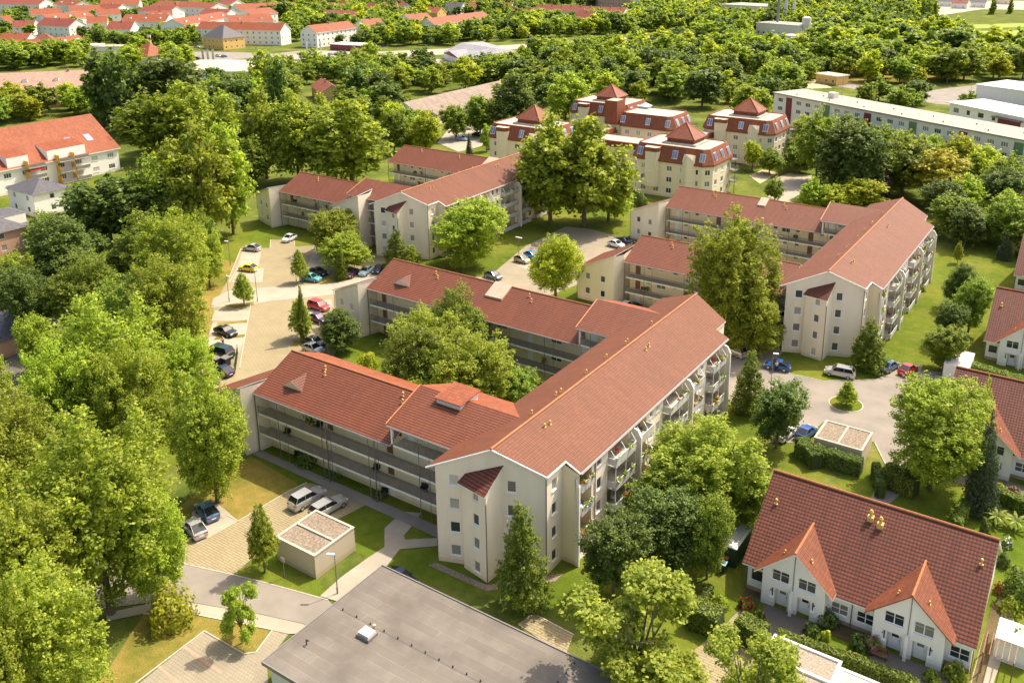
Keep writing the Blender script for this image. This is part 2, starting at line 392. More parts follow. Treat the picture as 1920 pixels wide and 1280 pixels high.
# ------------------------------------------------------------------ foliage meshes
rng = np.random.default_rng(3)
def leaf_quads(cen, nrm, size, asp=1.5):
    """rhombic leaves: cen (n,3), nrm (n,3), size (n,)"""
    n = len(cen)
    nrm = nrm / np.maximum(np.linalg.norm(nrm, axis=1, keepdims=True), 1e-6)
    r = rng.normal(size=(n, 3)); u = np.cross(nrm, r); u /= np.maximum(np.linalg.norm(u, axis=1, keepdims=True), 1e-6)
    v = np.cross(nrm, u)
    s = size[:, None]
    P = np.stack([cen - u * s * asp * .5, cen + v * s * .5 + nrm * s * .08, cen + u * s * asp * .5, cen - v * s * .5 + nrm * s * .08], axis=1)
    return P.reshape(-1, 3)
def quads_mesh(name, V, mats, extra=None):
    me = bpy.data.meshes.new(name)
    n = len(V)
    nf = n // 4
    me.vertices.add(n); me.vertices.foreach_set('co', V.astype(np.float32).ravel())
    me.loops.add(n); me.loops.foreach_set('vertex_index', np.arange(n, dtype=np.int32))
    me.polygons.add(nf)
    me.polygons.foreach_set('loop_start', np.arange(0, n, 4, dtype=np.int32))
    me.polygons.foreach_set('loop_total', np.full(nf, 4, dtype=np.int32))
    if extra is not None: me.polygons.foreach_set('material_index', extra.astype(np.int32))
    for m in mats: me.materials.append(m)
    me.update(calc_edges=True); me.validate()
    return me

def clump_leaves(centres, rad, per, ls, upb=0.85):
    """tufts of leaves round each centre; rad (k,), leaves face outward and up"""
    k = len(centres)
    C = np.repeat(centres, per, axis=0); Rr = np.repeat(rad, per)[:, None]
    d = rng.normal(size=(k * per, 3)); d /= np.linalg.norm(d, axis=1, keepdims=True)
    rr = rng.uniform(0.55, 1.0, size=(k * per, 1))
    out = C - C.mean(axis=0); out /= np.maximum(np.linalg.norm(out, axis=1, keepdims=True), 1e-6)
    p = C + d * Rr * rr * np.array([1, 1, .8]) + out * Rr * (rng.uniform(size=(k * per, 1)) ** 3) * 1.3
    nr = d * 0.45 + np.array([0, 0, upb]) + rng.normal(scale=.42, size=d.shape)
    return leaf_quads(p, nr, ls * rng.uniform(.7, 1.35, size=k * per))

def crown(kind, seed, nclump, per, ls):
    """unit crown: height 1 (z from base of crown 0.12 to 1), width 1 (radius .5)"""
    global rng
    rng = np.random.default_rng(seed)
    subs = []
    if kind == 'P':        # several upright lobes
        for i in range(9):
            a = i / 9 * 2 * pi + rng.uniform(-.3, .3); r = rng.uniform(.14, .35)
            top = rng.uniform(.80, 1.0) - r * .28
            bot = rng.uniform(.14, .34)
            subs.append((r * cos(a), r * sin(a), (top + bot) / 2, rng.uniform(.13, .19), (top - bot) / 2))
        subs.append((0, 0, .56, .2, .44))
    elif kind in ('R', 'D', 'Y', 'O', 'U'):
        for i in range(11):
            a = i * 2.4 + rng.uniform(-.3, .3); r = rng.uniform(.1, .30); z = rng.uniform(.36, .78)
            subs.append((r * cos(a), r * sin(a), z, rng.uniform(.16, .24), rng.uniform(.15, .22)))
        subs.append((0, 0, .60, .30, .36))
    elif kind in ('C', 'S'):
        b = .04 if kind == 'C' else .25
        for i in range(16):
            z = b + .1 + (1 - b - .14) * (i / 15.0); wd = .40 * (1 - ((z - b) / (1 - b))) ** .75 + .03
            a = i * 2.4; r = wd * .5
            subs.append((r * cos(a), r * sin(a), z, wd * .62 + .03, .10 + wd * .15))
    elif kind == 'F':
        for i in range(14):
            z = .06 + .9 * i / 13.0; wd = .46 * (1 - z) ** .9 + .02
            subs.append((0, 0, z, wd, .05))
    elif kind == 'W':      # open crown of separate tiers
        for i in range(17):
            a = i * 2.4; r = .05 + .38 * sqrt((i + .5) / 17); z = rng.uniform(.40, .95) - r * .35
            subs.append((r * cos(a), r * sin(a), z, rng.uniform(.09, .16), rng.uniform(.05, .11)))
    elif kind == 'B':      # bush from the ground
        for i in range(8):
            a = i * 2.4; r = rng.uniform(.05, .28); z = rng.uniform(.25, .65)
            subs.append((r * cos(a), r * sin(a), z, rng.uniform(.16, .26), rng.uniform(.2, .32)))
        subs.append((0, 0, .4, .36, .38))
    subs = np.array(subs)
    wts = subs[:, 3] * (subs[:, 3] + subs[:, 4]); wts /= wts.sum()
    k = int(nclump * 1.6)
    idx = rng.choice(len(subs), k, p=wts)
    d = rng.normal(size=(k, 3)); d /= np.linalg.norm(d, axis=1, keepdims=True)
    s = subs[idx]
    fr = rng.uniform(.68, 1.16, size=(k, 1))
    c = s[:, :3] + d * fr * s[:, [3, 3, 4]]
    # throw away tufts deep inside other lobes
    q = ((c[:, None, :2] - subs[None, :, :2]) ** 2).sum(2) / subs[None, :, 3] ** 2 + (c[:, None, 2] - subs[None, :, 2]) ** 2 / subs[None, :, 4] ** 2
    deep = (q < .45).any(axis=1)
    keep = ~deep | (rng.uniform(size=k) < .25)
    c = c[keep][:nclump]
    c[:, 2] = np.clip(c[:, 2], .03, 1.0)
    return c

def trunk_mb(kind, seed, h, wd):
    r = random.Random(seed); mb = MB()
    n = 3 if kind == 'P' else (4 if kind in ('R', 'D', 'Y', 'O', 'U', 'W') else 1)
    tr = max(.09, h * .017)
    th = h * (.28 if kind in ('P', 'R', 'D', 'Y', 'O', 'U', 'W') else .9)
    mb.bar((0, 0, -.1), (r.uniform(-.1, .1), r.uniform(-.1, .1), th), tr * 1.25, 0, 7, tr * (.85 if n > 1 else .15))
    if n > 1:
        for i in range(n + 3):
            a = i * 2.4 + r.uniform(-.4, .4); q = wd * r.uniform(.12, .3)
            p1 = (q * .5 * cos(a), q * .5 * sin(a), th + (h - th) * r.uniform(.2, .35)); p2 = (q * cos(a), q * sin(a), h * r.uniform(.72, .9))
            mb.bar((0, 0, th - .3), p1, tr * .7, 0, 5, tr * .45); mb.bar(p1, p2, tr * .45, 0, 4, tr * .12)
            b = a + r.uniform(.6, 1.2)
            mb.bar(p1, (q * 1.4 * cos(b), q * 1.4 * sin(b), h * r.uniform(.55, .75)), tr * .32, 0, 4, tr * .08)
    else:
        for i in range(10):
            a = i * 2.4; z = h * (.15 + .07 * i); q = wd * .38 * (1 - z / h)
            mb.bar((0, 0, z), (q * cos(a), q * sin(a), z + q * .4), tr * .3, 0, 4, tr * .08)
    return mb

PROTO = {}
def proto(kind, lod, var):
    """returns (crown mesh in a 10 m high, 7 m wide box, trunk mesh)"""
    key = (kind, lod, var)
    if key in PROTO: return PROTO[key]
    nc, per, ls, cr = {-1: (1150, 36, .115, .33), 0: (520, 38, .165, .46), 1: (280, 30, .27, .56), 2: (110, 20, .52, .75)}[lod]
    hh, ww = 10.0, 7.0
    if kind == 'F': nc = int(nc * 1.2); cr *= .6; ls *= .8
    if kind in ('C', 'S'): cr *= .72; ls *= .9
    if kind == 'W': nc = int(nc * 1.0); cr *= 1.0
    c = crown(kind, 11 + var * 17 + ord(kind[0]), nc, per, ls)
    c = c * np.array([ww, ww, hh])
    rad = cr * rng.uniform(.6, 1.25, size=len(c))
    V = clump_leaves(c, rad, per, ls)
    # a few leaves deep inside so that the crown is not see-through
    k = int(len(V) / 4 * (.02 if kind == 'W' else .08))
    ci = c[rng.integers(0, len(c), k)] * np.array([.55, .55, .86]) + np.array([0, 0, .6])
    V2 = leaf_quads(ci + rng.normal(scale=.35, size=ci.shape), rng.normal(size=ci.shape), np.full(k, ls * 1.5))
    V = np.vstack([V, V2])
    lm = L.get(kind, L['R'])
    if kind == 'S': lm = L['C']
    if kind == 'W': lm = L['P']
    if kind == 'B': lm = L['R']
    me = quads_mesh('crown', V, [lm])
    tb = trunk_mb(kind, var, hh, ww)
    to = tb.build('trunk', M['bark'], smooth=True); tm = to.data; bpy.data.objects.remove(to)
    PROTO[key] = (me, tm)
    return PROTO[key]

TREES = []   # (x, y, r) of all placed
def recolour(me, matkey, cache={}):
    k = (me.name, matkey)
    if k not in cache:
        m2 = me.copy(); m2.materials.clear(); m2.materials.append(L[matkey]); cache[k] = m2
    return cache[k]
def tree(x, y, h, wd, kind, label, cat='tree', group=None, name='broadleaf_tree', var=None, leaf=None, lod=None):
    d = hypot(x, y)
    if lod is None: lod = (-1 if h > 12.5 and d < 165 else 0) if d < 190 else (1 if d < 330 else 2)
    var = random.randrange(3 if lod > 0 else 2) if var is None else var
    if lod == 0 and max(h, wd) < 5: lod = 1
    cm, tm = proto(kind, lod, var)
    if leaf: cm = recolour(cm, leaf)
    r = thing(name, (x, y, 0), label, cat, group)
    r.rotation_euler.z = random.uniform(0, 6.28)
    for nm, me in (('crown', cm), ('trunk', tm)):
        o = bpy.data.objects.new(nm, me); COL.objects.link(o); o.parent = r
        o.scale = (wd / 7.0, wd / 7.0 * random.uniform(.92, 1.08), h / 10.0)
    TREES.append((x, y, wd / 2))
    return r
def T(cx, yt, yb, wpx, kind, label, **kw):
    p = at(cx, yb); h = hgt(cx, yb, yt); wd = wpx / F * pr((p[0], p[1], h / 2))[2] * (1.25 if kind == 'P' and cx > 700 else 1.12 if kind == 'R' else 1.02)
    return tree(p[0], p[1], h, wd, kind, label, **kw)

# ------------------------------------------------------------------ walls and windows
def wall(mb, P, U, L_, z0, z1, holes=(), m=0, depth=0.16, mr=None):
    """vertical wall from P along unit U (outside on the right of U) with openings (u0,u1,za,zb) and their reveals"""
    mr = m if mr is None else mr
    us = sorted({0.0, L_, *[h[0] for h in holes], *[h[1] for h in holes]})
    zs = sorted({z0, z1, *[h[2] for h in holes], *[h[3] for h in holes]})
    Q = lambda u, z, d=0: (P[0] + U[0] * u - U[1] * d, P[1] + U[1] * u + U[0] * d, z)
    for i in range(len(us) - 1):
        a, b = us[i], us[i + 1]
        if b - a < 1e-4: continue
        for j in range(len(zs) - 1):
            c, d = zs[j], zs[j + 1]
            if d - c < 1e-4: continue
            um, zm = (a + b) / 2, (c + d) / 2
            if any(h[0] < um < h[1] and h[2] < zm < h[3] for h in holes): continue
            mb.poly([Q(a, c), Q(b, c), Q(b, d), Q(a, d)], m)
    for hh_ in holes:
        a, b, c, d = hh_[:4]
        if len(hh_) > 4: continue
        mb.poly([Q(a, c), Q(b, c), Q(b, c, depth), Q(a, c, depth)], mr)
        mb.poly([Q(a, d), Q(a, d, depth), Q(b, d, depth), Q(b, d)], mr)
        mb.poly([Q(a, c), Q(a, c, depth), Q(a, d, depth), Q(a, d)], mr)
        mb.poly([Q(b, c), Q(b, d), Q(b, d, depth), Q(b, c, depth)], mr)
        mb.poly([Q(a, c, depth), Q(b, c, depth), Q(b, d, depth), Q(a, d, depth)], mr)

WM = {}
def window_meshes(w_, h_, style):
    k = (round(w_, 2), round(h_, 2), style)
    if k in WM: return WM[k]
    f = 0.09
    fr = MB()
    y0, y1 = 0.06, 0.12
    def fb(x0, x1, z0, z1): fr.box(x0, x1, y0, y1, z0, z1)
    fb(-w_ / 2, w_ / 2, 0, f); fb(-w_ / 2, w_ / 2, h_ - f, h_)
    fb(-w_ / 2, -w_ / 2 + f, f, h_ - f); fb(w_ / 2 - f, w_ / 2, f, h_ - f)
    nb = {'one': 0, 'blind': 0, 'two': 1, 'three': 2, 'grid': 1, 'door': 0}[style]
    for i in range(nb):
        x = -w_ / 2 + w_ * (i + 1) / (nb + 1); fb(x - .04, x + .04, f, h_ - f)
    if style == 'grid': fb(-w_ / 2 + f, w_ / 2 - f, h_ * .5 - .03, h_ * .5 + .03)
    if style == 'door': fb(-w_ / 2 + f, w_ / 2 - f, h_ * .42 - .04, h_ * .42 + .04)
    frm = fr.build('f', M['frame']); a = frm.data; bpy.data.objects.remove(frm)
    gl = MB(); gl.box(-w_ / 2 + f, w_ / 2 - f, .085, .10, f, h_ - f)
    g = gl.build('g', M['glass']); b = g.data; bpy.data.objects.remove(g)
    sl_ = MB(); sl_.box(-w_ / 2 - .05, w_ / 2 + .05, -.10, .058, -.07, -.004)
    s_ = sl_.build('s', M['frame']); c = s_.data; bpy.data.objects.remove(s_)
    gb = b.copy(); gb.materials.clear(); gb.materials.append(M['glassblind'])
    gc = b.copy(); gc.materials.clear(); gc.materials.append(M['glassc'])
    WM[k] = (a, {'g': b, 'c': gc, 'b': gb}, c)
    return WM[k]
def window(root, P, U, w_, h_, style='one', pane=None, sub=True, name='window'):
    """window part with its pane and sill; P = middle of the bottom edge on the wall face"""
    fm, pm, sm = window_meshes(w_, h_, style)
    pane = pane or random.choice('ggcccb' if sub else 'ggc')
    o = bpy.data.objects.new(name, fm); COL.objects.link(o); o.parent = root
    o.location = (P[0] - root.location[0], P[1] - root.location[1], P[2] - root.location[2])
    o.rotation_euler = (0, 0, atan2(U[1], U[0]))
    p = bpy.data.objects.new('pane', pm[pane]); COL.objects.link(p); p.parent = o
    if sub:
        s = bpy.data.objects.new('sill', sm); COL.objects.link(s); s.parent = o
    return o
def wins_on(root, P, U, specs, style='one', **kw):
    """returns holes and places windows: specs = [(u centre, z bottom, w, h)]"""
    holes = []
    for sp in specs:
        u, z, w_, h_ = sp[:4]; st = sp[4] if len(sp) > 4 else style
        holes.append((u - w_ / 2, u + w_ / 2, z, z + h_))
        window(root, (P[0] + U[0] * u, P[1] + U[1] * u, z), U, w_, h_, st, **kw)
    return holes

def unit(a, b):
    l = hypot(b[0] - a[0], b[1] - a[1]); return ((b[0] - a[0]) / l, (b[1] - a[1]) / l), l
def pipe(root, x, y, z0, z1, r=0.06, name='downpipe', m='pipe'):
    mb = MB(root.location); mb.bar((x, y, z0), (x, y, z1), r, 0, 6); return mb.build(name, M[m], root)
def vent(root, x, y, z, sc=1.0):
    mb = MB(root.location)
    mb.bar((x, y, z - .1), (x, y, z + .38 * sc), .09 * sc, 0, 7); mb.bar((x, y, z + .38 * sc), (x, y, z + .5 * sc), .16 * sc, 0, 7, .1 * sc)
    mb.obox((x, y), 0, .34 * sc, .34 * sc, z - .12, z + .03)
    return mb.build('roof_vent', M['terracotta'], root)

EXCL = []   # footprints where no scattered tree may stand
def excl(q): EXCL.append([(p[0], p[1]) for p in q])
def inside(x, y, q):
    r = False; j = len(q) - 1
    for i in range(len(q)):
        if (q[i][1] > y) != (q[j][1] > y) and x < (q[j][0] - q[i][0]) * (y - q[i][1]) / (q[j][1] - q[i][1]) + q[i][0]: r = not r
        j = i
    return r

# ------------------------------------------------------------------ the apartment complex
SL = 0.448
def bar_block(root, rx, y0):
    """the long gabled bar: ridge at x = rx, its near left corner at y = y0"""
    zr = 14.1
    zz = lambda x: zr - SL * abs(x)
    R = lambda x, y, dz=0: (rx + x, y0 + y, zz(x) + dz)
    # roof
    mb = MB(root.location)
    mb.slab([R(-6.6, 0), R(0, 2.3), R(0, 51.8), R(-6.6, 54.3)], .18, 0, 1)
    mb.slab([R(0, 2.3), R(5.3, 4.3), R(5.3, 7.8), R(7.1, 7.8), R(7.1, 46.6), R(5.3, 46.6), R(5.3, 50.0), R(0, 51.8)], .18, 0, 1)
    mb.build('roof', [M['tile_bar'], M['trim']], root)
    rb = MB(root.location); rb.bar(R(0, 2.25, .03), R(0, 51.85, .03), .13, 0, 6); rb.build('ridge_cap', M['ridge'], root)
    # barge boards and gutters
    tb = MB(root.location)
    for a, b in ((R(-6.6, -.03, -.12), R(0, 2.27, -.12)), (R(0, 2.27, -.12), R(5.3, 4.27, -.12)), (R(5.33, 7.75, -.12), R(7.1, 7.75, -.12)), (R(5.33, 4.3, -.12), R(5.33, 7.8, -.12))):
        tb.bar(a, b, .1, 0, 4)
    tb.build('barge_board', M['trim'], root)
    g = MB(root.location); g.bar(R(-6.68, 0, -.16), R(-6.68, 54.3, -.16), .08, 0, 6); g.bar(R(7.18, 7.8, -.16), R(7.18, 46.6, -.16), .08, 0, 6); g.build('gutter', M['metal'], root)
    # gable: left part, bay, right part
    A = (rx - 5.7, y0 + .35); B = (rx + 5.1, y0 + 4.45); U, Lg = unit(A, B)
    bl, brt = 2.55, 7.0                              # the bay along the gable wall
    rows = [0.95 + 2.78 * i for i in range(4)]
    mb = MB(root.location)
    top = 10.75
    holes = wins_on(root, A, U, [(1.95, z, 1.15, 1.3, ('blind' if i == 2 else 'one')) for i, z in enumerate(rows)], pane=None)
    holes += wins_on(root, A, U, [(8.0, z, 1.0, 1.35) for z in rows])
    wall(mb, A, U, Lg, .0, top, holes, 0)
    # gable top
    kx = lambda u: (A[0] + U[0] * u, A[1] + U[1] * u)
    ur = (5.7) / U[0]
    ql = kx(0); qr = kx(Lg); qm = kx(ur)
    mb.poly([(ql[0], ql[1], top), (qr[0], qr[1], top), (qr[0], qr[1], zz(5.1) - .15), (qm[0], qm[1], zr - .15), (ql[0], ql[1], zz(5.7) - .15)], 0)
    # bay
    PA = kx(3.1); PC = kx(brt); PA2 = (PA[0] + .05, PA[1] - .55); PB = (rx + .7, y0 + .3)
    Ub, Lb = unit(PA2, PB); nb_ = (-Ub[1], Ub[0])
    zb = lambda p: 10.45 + .72 * max(0, (p[0] - PA2[0]) * nb_[0] + (p[1] - PA2[1]) * nb_[1])
    hb = wins_on(root, PA2, Ub, [(2.0, z - .42, .9, 1.3) for z in rows[:4]])
    wall(mb, PA2, Ub, Lb, 0, 10.28, hb, 0)
    mb.poly([(PA[0], PA[1], 0), (PA2[0], PA2[1], 0), (PA2[0], PA2[1], 10.28), (PA[0], PA[1], zb(PA) - .15)], 0)
    mb.poly([(PB[0], PB[1], 0), (PC[0], PC[1], 0), (PC[0], PC[1], zb(PC) - .15), (PB[0], PB[1], 10.28)], 0)
    # right side, notch wall and facade
    C1 = (rx + 5.1, y0 + 7.45); UB, LB = unit(B, C1)
    hs = wins_on(root, B, UB, [(1.5, z, .9, 1.3) for z in rows])
    wall(mb, B, UB, LB, 0, 11.55, hs, 0)
    D = (rx + 7.15, y0 + 7.45)
    mb.poly([(C1[0], C1[1], 0), (D[0], D[1], 0), (D[0], D[1], 10.75), (C1[0], C1[1], 11.6)], 1)
    # facade with loggias
    X = rx + 6.75; Y = lambda y: y0 + y
    logg = [(8.1, 10.6), (14.0, 18.6), (20.0, 23.0), (27.4, 32.6), (34.0, 37.3), (40.3, 44.4)]
    wcols = [(12.2, 1.0), (24.3, .9), (26.0, .9), (38.8, 1.1)]
    floors = [2.78 * i for i in range(4)]
    holes = []
    for a, b in logg:
        for z in floors: holes.append((a - 7.45, b - 7.45, z + .12, min(z + 2.62, 10.6), 1))
    sp = [(y - 7.45, z, w_, 1.35) for y, w_ in wcols for z in rows]
    P0 = (X, Y(7.45)); UF = (0.0, 1.0)
    hw = wins_on(root, P0, UF, sp)
    us = holes
    wall(mb, P0, UF, 38.9, 0, 10.75, hw + holes, 0, 0.16)
    # deep loggias (their rooms)
    for a, b in logg:
        wall2 = MB(root.location)
        for z in floors:
            zt = min(z + 2.62, 10.6)
            y_a, y_b, xb = Y(a), Y(b), X - 1.5
            wall2.poly([(xb, y_a, z + .12), (xb, y_b, z + .12), (xb, y_b, zt), (xb, y_a, zt)], 0)
            wall2.poly([(X, y_a, z + .12), (xb, y_a, z + .12), (xb, y_a, zt), (X, y_a, zt)], 0)
            wall2.poly([(X, y_b, z + .12), (X, y_b, zt), (xb, y_b, zt), (xb, y_b, z + .12)], 0)
            wall2.poly([(X, y_a, z + .12), (X, y_b, z + .12), (xb, y_b, z + .12), (xb, y_a, z + .12)], 1)
            wall2.poly([(X, y_a, zt), (xb, y_a, zt), (xb, y_b, zt), (X, y_b, zt)], 0)
        wall2.build('loggia_stack', [M['cream2'], M['concrete']], root)
    for a, b in logg:
        for z in floors:
            mid = (a + b) / 2
            window(root, (X - 1.48, Y(mid), z + .15), UF, min(2.0, b - a - .5), 2.15, 'two', 'g', sub=False, name='balcony_door')
    # far end and left side
    Ff = [(rx + 6.75, Y(46.35)), (rx + 5.1, Y(46.35)), (rx + 5.1, Y(49.9)), (rx - 5.7, Y(53.8)), A]
    tops = [10.75, 11.5, 11.5, 11.2, 11.2]
    for (p, q, tp, tq) in zip(Ff, Ff[1:], tops, tops[1:]):
        mb.poly([(p[0], p[1], 0), (q[0], q[1], 0), (q[0], q[1], tq), (p[0], p[1], tp)], 0)
    mb.poly([(rx + 5.1, Y(49.9), 11.5), (rx, Y(51.6), 13.9), (rx - 5.7, Y(53.8), 11.2)], 0)
    mb.build('wall', [M['cream'], M['cream2']], root)
    # bay roof
    rb = MB(root.location)
    fz = lambda x, y: (x, y, 10.45 + .72 * ((x - PA2[0]) * nb_[0] + (y - PA2[1]) * nb_[1]))
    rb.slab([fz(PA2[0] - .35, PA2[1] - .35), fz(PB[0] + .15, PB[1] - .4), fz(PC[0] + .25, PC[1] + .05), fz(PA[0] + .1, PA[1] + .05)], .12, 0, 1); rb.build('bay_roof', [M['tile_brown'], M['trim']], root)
    # balconies: railing slabs, dividing fins, stays
    for (a, b), dep in zip(logg, (0.35, 1.05, 1.05, 1.05, 1.05, 1.05)):
        for z in floors:
            bb = MB(root.location)
            xo = X + dep
            if z > 0: bb.box(X + .003, xo, Y(a), Y(b), z - .02, z + .12)
            if z > 0 or dep > .5:
                bb.box(xo - .05, xo, Y(a), Y(b), z + .2, z + 1.02, 1)
                bb.box(xo - .07, xo + .03, Y(a), Y(b), z + 1.021, z + 1.08, 1)
                bb.box(X + .01, xo - .051, Y(b) - .05, Y(b), z + .2, z + 1.02, 1)
                bb.box(X + .01, xo - .051, Y(a), Y(a) + .05, z + .2, z + 1.02, 1)
            bo = bb.build('balcony', [M['concrete'], M['railw']], root) if bb.f else None
            if bo and z > 0 and random.random() < .8:      # things on the balconies belong to them
                fb = MB(root.location)
                for k in range(random.randrange(5, 13)):
                    yy = random.uniform(Y(a) + .2, Y(b) - .2); r_ = random.uniform(.10, .26)
                    zz_ = z + random.uniform(.85, 1.2)
                    for q_ in range(7):
                        p = Vector((xo + random.uniform(-.2, .1), yy + random.uniform(-.22, .22), zz_ + random.uniform(-.2, .2)))
                        d1 = Vector((random.uniform(-1, 1), random.uniform(-1, 1), random.uniform(-1, 1))).normalized() * r_; d2 = d1.cross(Vector((random.random(), random.random(), 1))).normalized() * r_
                        fb.poly([p - d1, p + d2, p + d1, p - d2], random.choice((0, 0, 0, 1)))
                flo = random.choice(('redcloth', 'orange', 'frame', 'yellowp'))
                f_ = fb.build('flower_box', [L['R'], M[flo]], bo)
            if bo and random.random() < .35:
                fb = MB(root.location); yy = random.uniform(Y(a) + .5, Y(b) - .6)
                fb.obox((X - .3, yy), .4, .5, .5, z + .5, z + .56); fb.obox((X - .5, yy + .1), .4, .06, .5, z + .5, z + 1.05)
                for dx in (-.2, .2): fb.bar((X - .3 + dx, yy, z + .12), (X - .3 + dx, yy, z + .5), .03)
                fb.build('garden_chair', random.choice((M['frame'], M['darkgreen'], M['redcloth'])), bo)
    for y, dep in ((7.45, .45), (19.3, 1.35), (33.3, 1.35), (45.2, 1.35)):
        fb = MB(root.location)
        fb.poly([(X, Y(y) - .12, 0), (X + dep, Y(y) - .12, 0), (X + dep, Y(y) - .12, 9.5), (X + dep - .5, Y(y) - .12, 10.35), (X, Y(y) - .12, 10.6)])
        fb.poly(list(reversed([(X, Y(y) + .12, 0), (X + dep, Y(y) + .12, 0), (X + dep, Y(y) + .12, 9.5), (X + dep - .5, Y(y) + .12, 10.35), (X, Y(y) + .12, 10.6)])))
        e = [(X + dep, 0), (X + dep, 9.5), (X + dep - .5, 10.35), (X, 10.6)]
        for (xa, za), (xb, zb) in zip(e, e[1:]):
            fb.poly([(xa, Y(y) - .12, za), (xa, Y(y) + .12, za), (xb, Y(y) + .12, zb), (xb, Y(y) - .12, zb)], 1)
        fb.build('dividing_fin', [M['cream'], M['frame']], root)
    for a, b in logg[1:]:
        for y in (Y(a) + .03, (Y(a) + Y(b)) / 2, Y(b) - .03):
            st = MB(root.location)
            st.bar((X + 1.0, y, .05), (X + 1.0, y, 9.4), .035); st.bar((X + 1.0, y, 9.4), (X + .35, y, 10.3), .035)
            st.build('balcony_post', M['frame'], root)
    for x, y, z in ((rx + 5.17, y0 + 4.35, 11.3), (rx + .76, y0 + .2, 9.2), (X + .08, Y(11.2), 10.4), (X + .08, Y(33.9), 10.4)):
        pipe(root, x, y, .1, z)
    # roof vents
    for x, y in ((-1.0, 10), (-1.1, 15), (-1.0, 15.9), (-1.0, 21.5), (-1.1, 26.5), (-.9, 31), (-1.1, 31.9), (-1, 38.5), (1.6, 9.6), (1.5, 8.7), (1.7, 31.5), (1.6, 32.6)):
        vent(root, rx + x, y0 + y + 1, zr - SL * abs(x), .9)
    excl([(rx - 8, y0 - 3), (rx + 10, y0 - 1), (rx + 10, y0 + 50), (rx - 8, y0 + 56)])

def rail_mb(mb, a, b, z, hh=1.0, step=.13):
    U, l = unit(a, b)
    for zz_ in (z + .1, z + hh): mb.bar((a[0], a[1], zz_), (b[0], b[1], zz_), .03)
    n = int(l / step); ang = atan2(U[1], U[0])
    for i in range(n + 1):
        x, y = a[0] + U[0] * i * step, a[1] + U[1] * i * step
        big = i % 12 == 0
        mb.obox((x, y), ang, .05 if big else .04, .05 if big else .016, z - (.3 if big else -.1), z + hh)

